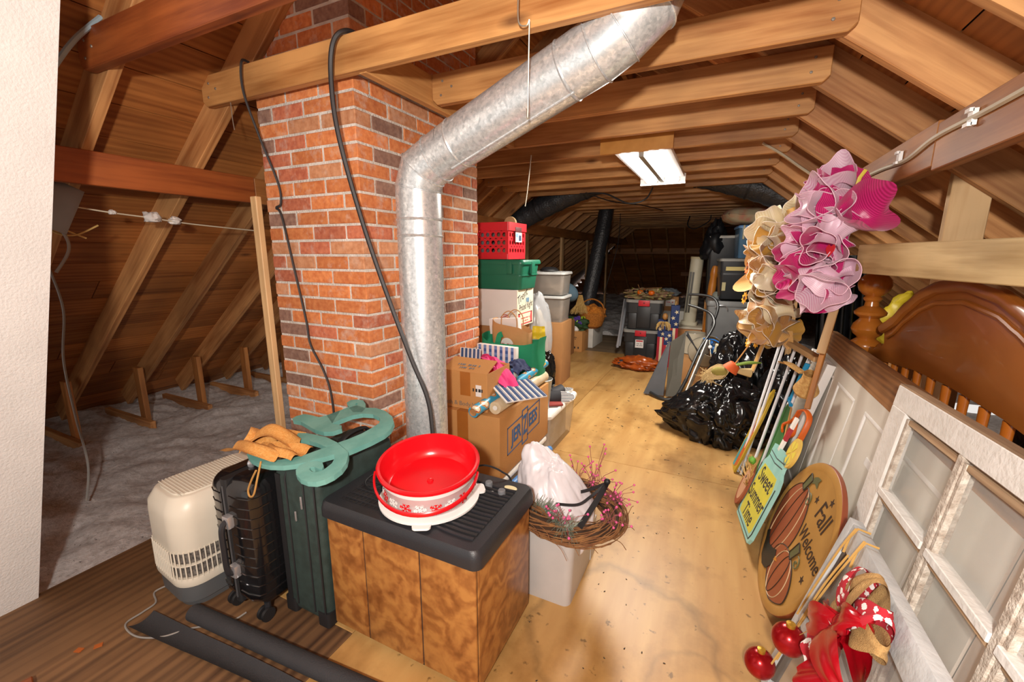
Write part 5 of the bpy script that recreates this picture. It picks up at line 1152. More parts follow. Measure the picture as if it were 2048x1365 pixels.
part(fan, 'fan_base', MB().rbox(.11, .10, 0, .05, .05), FAN); part(fan, 'fan_column', MB().rbox(.085, .09, .04, .93, .07, n=8), FAN); part(fan, 'fan_cap', MB().rbox(.088, .093, .93, .96, .07, n=8), plain('cap_cream', 'c4b893', .6))
for x in (-.055, -.022): 
    g = part(fan, 'air_grille', MB().box(x-.013, x+.013, -.0945, -.088, .18, .75), plain('grille_dark', '55524a', .5), bevel=.003)
for x in (-.0385,): part(fan, 'grille_divider', MB().box(x-.003, x+.003, -.0955, -.09, .18, .75), FAN, smooth=False)
# ---- lampshades
SHADE = plain('linen_shade', 'a89f8c', .85, bump=.2, bscale=200); RING = plain('shade_ring', '4a443c', .6)
def shade(x, y, z, rot, label):
    t = thing('lamp_shade', label, 'lampshade', (x, y, z), 0, rot=rot)
    part(t, 'shade_cone', MB().lathe([(.17, 0), (.115, .235), (.112, .235), (.167, 0)], 36, cap=False), SHADE)
    part(t, 'rim', MB().grid(lambda u, v: ((.17+.004*math.cos(6.283*v))*math.cos(6.283*u), (.17+.004*math.cos(6.283*v))*math.sin(6.283*u), .004*math.sin(6.283*v)), 36, 6, cu=True), RING)
    part(t, 'spider_arm', MB().tube([(-.114, 0, .2), (.114, 0, .2)], .003, 6), WIRE); part(t, 'finial', MB().ball((0, 0, .2), .022, 14, 8), WHITEP)
    return t
shade(-.22, 5.45, .285, (0, 0, 0), 'cream linen lampshade standing upright behind the grey wagon'); shade(-.10, 5.12, .36, (0, 62, -70), 'cream linen lampshade tipped over showing its ring and finial')
# supports of the shades
carton('cardboard_box', 'low carton under the linen lampshades', -.40, .02, 5.05, 5.65, 0, .28, CARD2, 2)
# ---- grey folding wagon
CANV = plain('grey_canvas', '4b4d52', .85, bump=.2, bscale=250); BTUBE = plain('black_tube', '1f2022', .35)
wg = thing('folding_cart', 'folded grey canvas cart with black tubular handle standing on the floor', 'cart', (-.43, 4.45, 0))
Lw = local(wg, Matrix())
def quadp(name, pts, mat, th=.012):
    a, b, c, d = [Vector(p) for p in pts]; n_ = (b-a).cross(d-a).normalized()*th
    part(wg, name, MB().add([a, b, c, d, a+n_, b+n_, c+n_, d+n_], [(3, 2, 1, 0), (4, 5, 6, 7), (0, 1, 5, 4), (1, 2, 6, 5), (2, 3, 7, 6), (3, 0, 4, 7)]), mat, Lw, smooth=False)
A0, A1, A2, A3 = (-.62, 4.42, .01), (-.36, 4.36, .02), (-.36, 4.62, .60), (-.46, 4.70, .56)
quadp('canvas_side', (A0, (-.42, 4.40, .02), (-.40, 4.50, .56), (-.42, 4.55, .56)), CANV)
quadp('canvas_back', ((-.40, 4.39, .02), (-.27, 4.42, .03), (-.27, 4.60, .66), (-.40, 4.51, .56)), plain('sheer_mesh', '4a473f', .7))
quadp('canvas_flap', ((-.27, 4.62, .62), (-.12, 4.75, .40), (-.14, 4.9, .36), (-.27, 4.70, .64)), CANV)
part(wg, 'base_tube', MB().tube(spline([(-.55, 4.40, .035), (-.45, 4.32, .02), (-.36, 4.30, .02), (-.29, 4.33, .06), (-.22, 4.40, .22)], 6), .017, 10), BTUBE, Lw)
part(wg, 'handle_tube', MB().tube(spline([(-.22, 4.40, .22), (-.13, 4.55, .50), (-.05, 4.62, .66), (-.02, 4.66, .76), (-.06, 4.72, .84), (-.16, 4.78, .88), (-.28, 4.82, .91)], 8), .014, 10), BTUBE, Lw)
part(wg, 'handle_tube', MB().tube(spline([(-.04, 4.85, .70), (-.0, 4.9, .88), (-.04, 4.95, .97), (-.14, 5.0, 1.0), (-.30, 5.05, 1.0)], 8), .014, 10), BTUBE, Lw)
tag(beam(None, 'white_plank', (-.235, 4.20, .01), (-.06, 4.50, .60), .10, .012, plain('white_board', 'cfd0d0', .6), up=(-.8, .3, .3)), 'narrow white board leaning beside the folding cart', 'board')
CRM = plain('cream_metal', 'bfb79c', .5)
bhx = thing('baseboard_cover', 'cream ribbed metal cover standing between cart and grey tote', 'panel', (-.02, 4.72, 0), 0, rot=(14, 8, 0)); part(bhx, 'cover_panel', MB().box(-.05, .05, -.02, .02, 0, .58), CRM, bevel=.006)
for x in (-.025, .01): part(bhx, 'cover_groove', MB().box(x, x+.012, -.022, -.018, .03, .55), plain('groove_tan', '9a9277', .6), smooth=False)
# ---- grey totes on the right
GTT = plain('grey_tote', '7d7f80', .42, var=.04)
t = tote('storage_tote', 'light grey lidded tote with wire latch under the charcoal tote', .16, 5.95, .33, .29, .24, .50, GTT, GTT, 4, tap=.93, lidh=.05)
part(t, 'wire_latch', MB().tube(spline([(-.22, -.27, .47), (-.18, -.28, .50), (-.10, -.28, .50), (-.08, -.27, .45)], 5), .006, 6), SILVER)
t = tote('storage_tote', 'clear bin with red and blue contents beneath the light grey tote', .22, 5.85, 0, .28, .22, .31, FROST, plain('blue_lid', '2277c8', .4), 2)
part(t, 'contents', blob((0, 0, .005), (.2, .16, .13), .3, 3, 61, 26, 16), plain('red_blue_contents', 'b03138', .6, col2='4a6ea8', scale=7))
BTT = plain('black_grey_tote', '303236', .35, var=.05)
t = tote('storage_tote', 'charcoal tote with yellow tape and grey lid under the blue tote', .21, 5.98, .90, .25, .21, .46, BTT, GLID, 6, tap=.86)
part(t, 'body_rib', MB().rbox(.243, .203, .29, .31, .04), BTT); part(t, 'masking_tape', MB().box(-.19, .2, -.2165, -.2125, .34, .385), plain('masking_tape', 'cdbb7c', .7), smooth=False); part(t, 'paper_label', MB().box(-.215, -.175, -.20, -.198, .10, .2), plain('aged_label', 'b7ad84', .8), smooth=False)
t = tote('storage_tote', 'tall charcoal tote draped with black bag behind the blue tote', .02, 6.55, .80, .22, .2, .85, BTT, plain('white_rim_lid', 'c9c7c0', .4), 6, tap=.85)
part(t, 'body_rib', MB().rbox(.21, .19, .55, .57, .04), BTT)
carton('cardboard_box', 'carton under the tall charcoal tote at the back', -.18, .24, 6.35, 6.75, 0, .80, CARD2, 2)
solo('trash_bag', 'thin black bag draped over the tall charcoal tote', 'trash bag', blob((-.11, 6.5, 1.36), (.13, .16, .24), .4, 3, 71, 40, 26), plain('dull_black_bag', '1b1d22', .5), angle=75)
BLUE = plain('clear_blue_tote', '5f86a8', .2, alpha=.8, var=.05)
t = tote('storage_tote', 'translucent blue tote with blue lid under the floral pillow', .36, 6.08, 1.385, .235, .21, .36, BLUE, plain('sky_lid', '6f9fd8', .35), 6, tap=.92)
part(t, 'white_panel', MB().box(-.04, .2, -.2165, -.2125, .06, .34), plain('white_insert', 'eceff2', .4), smooth=False); part(t, 'clip', MB().box(-.2, -.18, -.24, -.215, .22, .38), plain('clip_cream', 'cfc9a8', .5), bevel=.004)
def pillow_mat():
    m, nt, b = _new('floral_pillow'); tc = N(nt, 'ShaderNodeTexCoord'); vo = N(nt, 'ShaderNodeTexVoronoi'); vo.inputs['Scale'].default_value = 14; LK(nt, tc, 'Object', vo, 'Vector')
    nz = N(nt, 'ShaderNodeTexNoise'); nz.inputs['Scale'].default_value = 7; nz.inputs['Detail'].default_value = 5; LK(nt, tc, 'Object', nz, 'Vector')
    rp = N(nt, 'ShaderNodeValToRGB'); LK(nt, nz, 'Fac', rp, 'Fac'); e = rp.color_ramp.elements; e[0].position = .4; e[0].color = lin('bfb496'); e[1].position = .62; e[1].color = lin('c98a78'); x = e.new(.52); x.color = lin('c2a183')
    LK(nt, rp, 'Color', b, 'Base Color'); b.inputs['Roughness'].default_value = .9; return m
def pil(x, y, z):
    e = max(0, 1-(abs(x)/.34)**2.6); f = max(0, 1-(abs(y)/.24)**2.6); return (x, y, z)
mbp = MB()
def pf(u, v):
    s_, t_ = 2*u-1, 2*v-1
    return s_, t_
for sg in (1, -1):
    mbp.grid(lambda u, v: (.36*(2*u-1)*(1-.08*(2*v-1)**2), .25*(2*v-1)*(1-.08*(2*u-1)**2), sg*.095*max(0, (1-(2*u-1)**4)*(1-(2*v-1)**4))**.5+.008*noise.noise(Vector((u*7, v*6, sg)))), 26, 20)
solo('floral_pillow', 'faded floral pillow lying on top of the blue tote', 'pillow', mbp, pillow_mat(), T(.30, 6.08, 1.87) @ RZ(10) @ RY(4), angle=80, merge=True)
solo('turned_post', 'short orange turned wooden bedpost standing behind the light grey tote', 'post', MB().lathe([(.04, 0), (.045, .3), (.05, .7), (.042, .8), (.05, .84), (.045, .9), (.03, .95), (0, .96)], 20), plain('honey_wood', 'b4671f', .35, col2='c98030', scale=5), T(-.13, 6.30, .33) @ RY(3))
solo('stick_box', 'narrow carton standing under the orange turned post', 'box', MB().box(-.07, .07, -.07, .07, 0, .33), CARD2, T(-.13, 6.30, 0), bevel=.003)
solo('umbrella_tube', 'grey cylinder with white cap beside the charcoal tote', 'tube', MB().lathe([(.04, 0), (.045, .85), (.055, .86), (.055, .92), (.03, .95), (0, .95)], 20), plain('tube_grey', '8a8d84', .5), T(-.03, 6.24, .0))
# ---- black trash bags
def bagshape(tail):
    def fn(x, y, z):
        k = max(0, -x-.2)/.3
        return (x-tail*k*k*.6, y, z*(1-.75*min(1, k)))
    return fn
solo('trash_bag', 'large glossy black trash bag lying on the floor with its tail spread', 'trash bag', trash((.10, 3.66, 0), (.41, .33, .31), 2, fn=bagshape(.2), squash=.5), TRASH, angle=80)
solo('trash_bag', 'glossy black trash bag heaped against the grey tote behind the larger bag', 'trash bag', trash((.27, 4.45, .0), (.30, .28, .52), 17, squash=.45), TRASH, angle=80)
solo('trash_bag', 'black trash bag lying beneath the gold wreath beside the lattice of rods', 'trash bag', trash((.56, 4.0, .0), (.19, .27, .40), 23, 90, 60, squash=.4), TRASH, angle=80)
BTIE = plain('blue_drawstring', '1d78d6', .35)
solo('blue_hoop', 'bright blue plastic hoop peeking out beside the trash bags', 'hoop', MB().tube(spline([(.02, 5.3, .50), (-.03, 5.28, .44), (-.03, 5.28, .36), (.01, 5.3, .30)], 6), .017, 8), BTIE)
solo('blue_drawstring', 'bright blue strap lying between the two big trash bags', 'strap', MB().tube(spline([(-.10, 4.62, .60), (-.0, 4.66, .585), (.10, 4.66, .52)], 6), .018, 8, flat=(.4, 1.3)), BTIE)
# ================================================================= RIGHT: DOOR, SASH, SIGNS, WREATHS, HEADBOARD
WPAINT = plain('white_paint', 'e4e2df', .5, var=.03, bump=.1, bscale=40)
DPAINT = plain('greige_paint', 'd3cdc2', .5, var=.02)
# ---- panel door on its side, leaning to the right
dr = thing('panel_door', 'white six panel door lying on its long edge behind the window sash', 'door', (.45, 2.1, 0))
Md = local(dr, frame((.475, 3.20, 0), (0, -1, 0), (.155, 0, .955)))       # x towards the camera, y up the door
DH, DL = .97, 2.03
part(dr, 'door_slab', MB().box(0, DL, 0, DH-.1, -.04, -.006), DPAINT, Md, smooth=False)
part(dr, 'raw_wood_edge', MB().box(0, DL, DH-.115, DH+.01, -.042, .001), wood('raw_fir', '5f3b20', '9a6c40', .7, 1.0, knots=False, grain=1.3), Md, bevel=.002, label='dark grained raw wood edge strip')
xs = [0, .10, .40, .50, .80, .98, 1.28, 1.38, DL]
for a, b in ((0, .10), (.42, .52), (.84, 1.0), (1.32, 1.42), (1.74, DL)): part(dr, 'stile', MB().box(a, b, 0, DH-.1, -.008, 0), DPAINT, Md, smooth=False)
for (a, b) in ((.10, .42), (.52, .84), (1.0, 1.32), (1.42, 1.74)):
    for (c, d) in ((0, .08), (.78, DH-.1)): part(dr, 'rail', MB().box(a, b, c, d, -.008, 0), DPAINT, Md, smooth=False)
    p_ = part(dr, 'door_panel', MB().taper(((b-a)/2-.012, .34), ((b-a)/2-.05, .30), 0, .012), DPAINT, Md @ T((a+b)/2, .43, -.012), bevel=.002)
    for s_ in (-1, 1):
        part(p_, 'panel_moulding', MB().box(s_*((b-a)/2-.008)-.008, s_*((b-a)/2-.008)+.008, -.35, .35, .004, .014), WPAINT, bevel=.004)
        part(p_, 'panel_moulding', MB().box(-(b-a)/2, (b-a)/2, s_*.345-.008, s_*.345+.008, .004, .014), WPAINT, bevel=.004)
part(dr, 'hinge', MB().box(1.19, 1.26, .62, .65, 0, .004), WPAINT, Md, smooth=False)
# ---- old window sash
OLDP = plain('chipped_white_paint', 'dad7d1', .6, col2='e6e4e0', scale=18, bump=.3, bscale=60)
PUTTY = plain('old_putty', 'a8998a', .9, col2='d8cfc2', scale=40, bump=.6, bscale=150)
RAWW = wood('raw_sash_wood', '8a6b4e', 'b89a78', .8, 1.5, knots=False)
GLASS = plain('old_glass', 'dfe3e0', .05, alpha=.18, var=.02)
sh = thing('window_sash', 'old white painted multi-pane window sash leaning against the panel door', 'window sash', (.36, 1.3, 0))
Ms = local(sh, frame((.431, 1.763, 0.0), (-.0043, -.9989, .0459), (.1392, .0449, .9892)))
SL_, SH_ = 1.25, 1.005
def bar(x0, x1, y0, y1, mat=OLDP, nm='glazing_bar', z0=-.035, z1=0, par=sh, M=None): return part(par, nm, MB().box(x0, x1, y0, y1, z0, z1), mat, M or Ms, bevel=.002, seg=1)
bar(0, SL_, SH_-.07, SH_, nm='top_rail'); bar(0, SL_, 0, .09, nm='bottom_rail'); bar(0, .115, .09, SH_-.07, nm='stile'); bar(SL_-.12, SL_, .09, SH_-.07, nm='stile')
part(sh, 'bare_top_edge', MB().box(0, SL_, SH_, SH_+.006, -.036, -.002), RAWW, Ms, smooth=False)
cx3 = [.115, .472, .79, SL_-.12]; cy3 = [.09, .405, .674, SH_-.07]
for x in cx3[1:-1]: bar(x-.013, x+.013, .09, SH_-.07, PUTTY, 'glazing_bar')
for y in cy3[1:-1]:
    for a, b in zip(cx3[:-1], cx3[1:]): bar(a+.013, b-.013, y-.011, y+.011, OLDP, 'glazing_bar', -.03, .004)
for a, b in zip(cx3[:-1], cx3[1:]):
    for c, d in zip(cy3[:-1], cy3[1:]):
        pn = part(sh, 'glass_pane', MB().box(a+.01, b-.01, c+.008, d-.008, -.02, -.017), GLASS, Ms, smooth=False)
        part(pn, 'putty_bead', MB().box(a+.013, a+.027, c+.011, d-.011, -.017, -.004), PUTTY, smooth=False); part(pn, 'putty_bead', MB().box(a+.027, b-.013, d-.026, d-.011, -.017, -.006), RAWW, smooth=False)
# ---- small window frame with red bow
fr_ = thing('window_frame', 'small whitewashed two-pane window frame decorated with a red bow', 'window frame', (.241, 1.469, 0))
Mr = local(fr_, frame((.241, 1.469, .005), (-.024, -.996, .081), (.273, .071, .959)))
WASH = plain('whitewash', 'c8cbcc', .6, col2='b4b8ba', scale=16, bump=.2, bscale=70)
FW, FH = .80, .655
for (a, b, c, d, nm) in ((0, .045, 0, FH, 'stile'), (FW-.05, FW, 0, FH, 'stile'), (.045, FW-.05, FH-.075, FH, 'top_rail'), (.045, FW-.05, 0, .05, 'bottom_rail'), (.045, FW-.05, .285, .315, 'cross_bar')):
    part(fr_, nm, MB().box(a, b, c, d, -.035, 0), WASH, Mr, bevel=.003)
for (c, d) in ((.05, .285), (.315, FH-.075)):
    part(fr_, 'inner_lip', MB().box(.045, .062, c, d, -.03, -.01), plain('dark_wood_lip', '5c5148', .7), Mr, smooth=False); part(fr_, 'glass_pane', MB().box(.045, FW-.05, c, d, -.024, -.022), GLASS, Mr, smooth=False)
RAFF = plain('raffia', 'bf9550', .8)
MrW = WM[fr_.name] @ Mr
def onf(x, y, z): return MrW @ Vector((x, y, z))
rf = thing('raffia_wrap', 'strands of raffia tied round the small window frame', 'raffia', tuple(onf(.1, .5, .01)))
Lr = local(rf, Matrix())
for pts in ([(.09, .66, .004), (.085, .58, .012), (.05, .40, .008), (.03, .29, .004)], [(.17, .665, .004), (.17, .6, .012), (.15, .45, .02), (.12, .14, .03)], [(.15, .6, .012), (.13, .45, .02), (.11, .16, .02)], [(.30, .56, .014), (.25, .42, .03), (.205, .33, .04)]):
    part(rf, 'raffia_strand', MB().tube([onf(*p) for p in spline(pts, 8)], .0032, 5, flat=(.3, 1)), RAFF, Lr)
for x in (.09, .17): part(rf, 'raffia_loop', MB().tube([onf(x, FH-.078, .003), onf(x-.004, FH-.03, .006), onf(x, FH+.006, 0), onf(x, FH+.008, -.03)], .0035, 5, flat=(.3, 1)), RAFF, Lr)
REDO = plain('red_ornament', '9e1018', .22, .55)
REDS = plain('red_satin', '9c0a18', .24, var=.06)
for p, lb in (((.195, .30, .05), 'round red Christmas ball hanging from the raffia on the window frame'), ((.10, .11, .05), 'lower round red Christmas ball at the corner of the window frame')):
    q = onf(*p); t = thing('ball_ornament', lb, 'ornament', tuple(q)); part(t, 'ball', MB().ball((0, 0, 0), .045, 28, 16), REDO); part(t, 'gold_cap', MB().lathe([(.012, .042), (.012, .054), (.0, .056)], 14), plain('gold_cap', 'c79b3a', .35, .7))
bw = thing('red_bow', 'large red satin and snowflake burlap bow on the small window frame', 'bow', tuple(onf(.39, .57, .03)))
Lb = local(bw, MrW @ T(.40, .535, .02)) @ Matrix.Scale(.62, 4)
def loop(nm, c, rz, w_, l_, h_, mat, par=bw, ph=0):
    def fn(u, v):
        a = math.pi*2*(u*.92+.04); x = l_*.5*(1-math.cos(a)); z = h_*math.sin(a)*(1-.25*v)+.012*noise.noise(Vector((u*5+ph, v*4, ph))); y = w_*(v-.5)*(.35+.65*math.sin(math.pi*min(1, x/l_*.9+.12)))
        return (x, y, z)
    return part(par, nm, MB().grid(fn, 34, 10), mat, Lb @ T(*c) @ RZ(rz), angle=75)
def snow_mat():
    m, nt, b = _new('snowflake_knit'); tc = N(nt, 'ShaderNodeTexCoord'); vo = N(nt, 'ShaderNodeTexVoronoi'); vo.inputs['Scale'].default_value = 30; LK(nt, tc, 'Object', vo, 'Vector')
    nz = N(nt, 'ShaderNodeTexNoise'); nz.inputs['Scale'].default_value = 130; LK(nt, tc, 'Object', nz, 'Vector'); ad = N(nt, 'ShaderNodeMath', operation='MULTIPLY_ADD'); LK(nt, nz, 'Fac', ad, 0); ad.inputs[1].default_value = .45; LK(nt, vo, 'Distance', ad, 2)
    rp = N(nt, 'ShaderNodeValToRGB'); LK(nt, ad, 'Value', rp, 'Fac'); rp.color_ramp.interpolation = 'CONSTANT'; e = rp.color_ramp.elements; e[0].color = lin('ece6e2'); e[1].position = .62; e[1].color = lin('b3202f')
    LK(nt, rp, 'Color', b, 'Base Color'); b.inputs['Roughness'].default_value = .9; return m
SNOW = snow_mat(); TBUR = plain('tan_burlap', 'a88350', .95, bump=.5, bscale=260, col2='b9945e', scale=120)
loop('burlap_loop', (-.02, .06, .035), 75, .13, .20, .05, TBUR, ph=1); loop('snowflake_loop', (-.03, .02, .03), 115, .15, .20, .05, SNOW, ph=2); loop('snowflake_loop', (.03, .05, .03), 48, .12, .20, .05, SNOW, ph=3)
loop('satin_loop', (-.01, -.02, .05), -15, .17, .26, .07, REDS, ph=4); loop('satin_loop', (0, -.02, .05), 215, .13, .24, .06, REDS, ph=5); loop('satin_loop', (.03, .03, .06), 40, .11, .16, .05, REDS, ph=6); loop('burlap_loop', (.06, .05, .03), 20, .11, .19, .04, TBUR, ph=7); loop('burlap_loop', (-.05, -.02, .02), 160, .1, .13, .04, TBUR, ph=9)
def tail(c, rz, l_, w_, mat, ph):
    part(bw, 'ribbon_tail', MB().grid(lambda u, v: (l_*u, w_*(v-.5)*(1+.3*u), .03*math.sin(5*u+ph)+.012*math.sin(8*v+4*u)), 20, 8), mat, Lb @ T(*c) @ RZ(rz), angle=75)
tail((0, -.03, .04), 205, .33, .12, REDS, 0); tail((0, -.03, .045), 235, .30, .10, SNOW, 1.5); tail((0, -.03, .035), 262, .33, .12, REDS, 2.5)
part(bw, 'knot', MB().ball((0, 0, .05), (.035, .04, .03), 16, 10), REDS, Lb)
# ---- round Fall Welcome sign
pk = thing('round_sign', 'round wooden sign painted Fall Welcome with pumpkins and a crow', 'sign', (.358, 1.904, 0))
Mp = local(pk, frame((.358, 1.904, .3014), (.051, -.9987, 0), (.3094, .0158, .9508)))
OCH = plain('ochre_paint', 'a87c3c', .45, col2='b98d4a', scale=6); RUSTP = plain('pumpkin_paint', '8a4428', .45, col2='9c5433', scale=5); LINE = plain('brown_line', '33231a', .6); HILI = plain('cream_line', 'c9b08a', .6); OLIVE = plain('olive_paint', '5d5f3c', .6); CROW = plain('crow_paint', '1e1b1a', .5)
part(pk, 'sign_disc', MB().lathe([(0, -.028), (.312, -.028), (.318, -.02), (.317, -.006), (.30, .0), (.284, -.004), (.278, -.006), (0, -.006)], 72, cap=False), OCH, Mp)
part(pk, 'rust_rim', MB().lathe([(.3165, -.026), (.3195, -.02), (.3185, -.008), (.316, -.006)], 72, cap=False), RUSTP, Mp)
def ov(cx, cy, a, b, rot=0, n=36, clip=.276):
    out = []
    for k in range(n):
        t = 2*math.pi*k/n; x = a*math.cos(t); y = b*math.sin(t); c, s_ = math.cos(R(rot)), math.sin(R(rot)); X, Y = cx+x*c-y*s_, cy+x*s_+y*c
        d = math.hypot(X, Y)
        if d > clip: X, Y = X*clip/d, Y*clip/d
        out.append((X, Y))
    return out
zz = -.006
def pumpkin(cx, cy, a, b, rot, z):
    o = part(pk, 'painted_pumpkin', MB().prism(ov(cx, cy, a, b, rot), z, z+.001), RUSTP, Mp, smooth=False)
    for f in (1.0, .62, .25):
        p = ov(cx, cy, a*f, b, rot); part(o, 'painted_outline', MB().tube([(x, y, z+.0012) for x, y in p+[p[0]]], .0022, 4, cap=False), LINE if f != .62 else HILI)
pumpkin(-.135, -.02, .15, .19, -8, zz); pumpkin(.06, -.16, .145, .10, -8, zz+.0015)
for (x, y, r_) in ((-.14, .18, -20), (.078, -.03, -25)): 
    o = part(pk, 'painted_stem', MB().prism([(-.018, -.035), (.018, -.035), (.022, .04), (-.022, .04)], zz+.002, zz+.004), OLIVE, Mp @ T(x, y, 0) @ RZ(r_), smooth=False); part(o, 'painted_outline', MB().tube([(-.022, .04, zz+.005), (.022, .04, zz+.005), (.018, -.035, zz+.005), (-.018, -.035, zz+.005), (-.022, .04, zz+.005)], .002, 4), LINE)
part(pk, 'painted_leaf', MB().prism([(0, 0), (.03, .015), (.065, .01), (.05, .03), (.06, .05), (.025, .045), (.0, .03)], zz+.002, zz+.004), OLIVE, Mp @ T(-.11, .195, 0), smooth=False)
for (x, y) in ((-.06, .14), (.13, -.045)):
    part(pk, 'painted_tendril', MB().tube([(x+.004*t*math.cos(t*1.1), y+.004*t*math.sin(t*1.1), zz+.003) for t in [.5*i for i in range(16)]], .0025, 4), OLIVE, Mp)
part(pk, 'painted_crow', MB().prism([(-.19, -.20), (-.16, -.235), (-.11, -.25), (-.06, -.235), (-.03, -.19), (-.035, -.15), (-.06, -.13), (-.10, -.15), (-.15, -.165), (-.19, -.15), (-.215, -.13), (-.235, -.15), (-.21, -.17)], zz+.003, zz+.005), CROW, Mp, smooth=False); part(pk, 'painted_beak', MB().prism([(-.035, -.165), (-.005, -.15), (-.035, -.145)], zz+.003, zz+.0052), plain('beak_orange', 'c9862c', .5), Mp, smooth=False)
part(pk, 'lettering', MB().text('Fall', .12, Mp @ T(.11, .165, zz+.001) @ RZ(-6), sx=.8, shear=.1), LINE, smooth=False); part(pk, 'lettering', MB().text('Welcome', .085, Mp @ T(.145, .045, zz+.001) @ RZ(-2), sx=.75, shear=.15), LINE, smooth=False)
for (x, y) in ((0.0, .18), (.11, .235), (.22, -.045)): part(pk, 'painted_star', MB().prism(star_poly(.018), zz, zz+.0012), LINE, Mp @ T(x, y, 0) @ RZ(15), smooth=False)
# ---- Sweet Summer Time jar sign
js = thing('jar_sign', 'mason jar shaped wooden sign reading Sweet Summer Time', 'sign', (.207, 2.306, 0))
lean, rot = .332, .197
xd = Vector((0, -1, 0)); upv = Vector((math.sin(lean), 0, math.cos(lean))); ex = xd*math.cos(rot)+upv*math.sin(rot); ey = upv*math.cos(rot)-xd*math.sin(rot)
Mjs = local(js, frame((.207, 2.306, .042), ex, ey))
AQUA = plain('aqua_paint', '86c2bb', .5, col2='9ed0c8', scale=8); LEMN = plain('lemon_paint', 'd6cd45', .5, col2='c5c24c', scale=8); GRYL = plain('dark_line', '2e3333', .6)
jar = [(-.20, 0), (.20, 0), (.222, .03), (.222, .29), (.20, .34), (.165, .365), (.155, .39), (.165, .41), (.16, .45), (-.16, .45), (-.165, .41), (-.155, .39), (-.165, .365), (-.20, .34), (-.222, .29), (-.222, .03)]
part(js, 'jar_board', MB().prism(jar, -.015, 0), AQUA, Mjs, smooth=False)
part(js, 'lemonade', MB().prism([(-.165, .035), (.165, .035), (.18, .06), (.18, .27), (.15, .33), (-.15, .33), (-.18, .27), (-.18, .06)], 0, .0008), LEMN, Mjs, smooth=False)
for tx, y, s_ in (('Sweet', .275, .115), ('Summer', .17, .105), ('Time', .075, .105)): part(js, 'lettering', MB().text(tx, s_, Mjs @ T(0, y, .001), shear=.12, sx=1.0, bold=.001), GRYL, smooth=False)
for pts in ([(-.205, .32, .001), (-.21, .05, .001), (-.19, .018, .001), (.19, .018, .001), (.21, .05, .001), (.21, .29, .001)], [(-.15, .385, .001), (0, .375, .001), (.15, .385, .001)], [(-.15, .41, .001), (0, .40, .001), (.15, .41, .001)]): part(js, 'painted_line', MB().tube(pts, .0025, 4), GRYL, Mjs)
sw = part(js, 'drinking_straw', MB().box(-.105, -.065, .43, .62, -.012, .0), plain('straw_white', 'e8e4de', .5), Mjs @ RZ(-4), smooth=False); part(sw, 'red_band', MB().box(-.1055, -.0645, .49, .56, -.0125, .0008), plain('straw_red', 'a5262e', .5), smooth=False)
lm = part(js, 'lemon_slice', MB().lathe([(.075, -.012), (.075, 0)], 36, M=T(.155, .475, 0)), plain('lemon_rind', 'd9b75a', .5), Mjs)
for k in range(6): part(lm, 'lemon_segment', MB().prism([(.008, 0), (.055, -.02), (.06, .0), (.055, .02)], 0, .001, T(.155, .475, .0005) @ RZ(60*k)), plain('lemon_flesh', 'e0cf52', .5), smooth=False)
# ---- shutter, rods, yard signs further along
LOUV = plain('shutter_greige', 'a59a8c', .6); 
st_ = thing('louvered_shutter', 'white framed louvered shutter leaning on the panel door', 'shutter', (.42, 2.95, 0))
Mq = local(st_, frame((.375, 3.02, 0), (0, -1, 0), (.205, 0, .83)))
part(st_, 'stile', MB().box(.16, .215, 0, .855, -.03, .012), WPAINT, Mq, bevel=.003); part(st_, 'stile', MB().box(-.25, -.20, 0, .855, -.03, .012), WPAINT, Mq, bevel=.003); part(st_, 'rail', MB().box(-.20, .16, .80, .855, -.028, .006), WPAINT, Mq, bevel=.003); part(st_, 'rail', MB().box(-.20, .16, 0, .06, -.028, .006), WPAINT, Mq, bevel=.003)
for k in range(30): part(st_, 'slat', MB().box(-.20, .16, -.015, .012, -.003, .003), LOUV, Mq @ T(0, .08+k*.0245, -.01) @ RX(-38), smooth=False)
RODW = plain('white_rod', 'dcdde2', .35)
for k, (dx, dy) in enumerate(((.0, .0), (.025, -.03), (.075, -.12), (.115, -.2), (.145, -.26))):
    solo('curtain_rod', 'white metal curtain rod leaning in front of the louvered shutter', 'rod', MB().lathe([(.0085, 0), (.0085, .90+.02*(k % 3))], 10, M=frame_z((.215+dx*.6, 3.02+dy*1.1, .004), (.385+dx, 3.22+dy*.75, .86+.02*(k % 2)))), RODW, group='white rods leaning on the shutter')
MUST = plain('mustard_paint', 'b08f1c', .6)
ys = thing('surfboard_sign', 'mustard yellow wooden sign with teal and orange stripes leaning by the rods', 'sign', (.2, 3.0, 0))
My = local(ys, frame((.185, 3.06, .0), (0.05, -1, .15), (.30, .12, .9)))
part(ys, 'sign_board', MB().prism([(-.07, 0), (.07, 0), (.095, .12), (.09, .40), (.05, .56), (0, .60), (-.05, .56), (-.09, .40), (-.095, .12)], -.012, 0), MUST, My, smooth=False); part(ys, 'teal_stripe', MB().prism([(-.075, .02), (-.02, .02), (-.02, .26), (-.075, .2)], 0, .001), plain('teal_stripe', '3d8a95', .6), My, smooth=False); part(ys, 'orange_stripe', MB().prism([(-.01, .02), (.06, .05), (.05, .4), (.02, .42), (-.01, .3)], 0, .001), plain('orange_stripe', 'b85a24', .6), My, smooth=False)
gsn = thing('green_sign', 'plain green painted board leaning between the rods and jar sign', 'sign', (.30, 2.72, 0)); Mg = local(gsn, frame((.285, 2.80, 0), (0, -1, .12), (.26, .05, .95)))
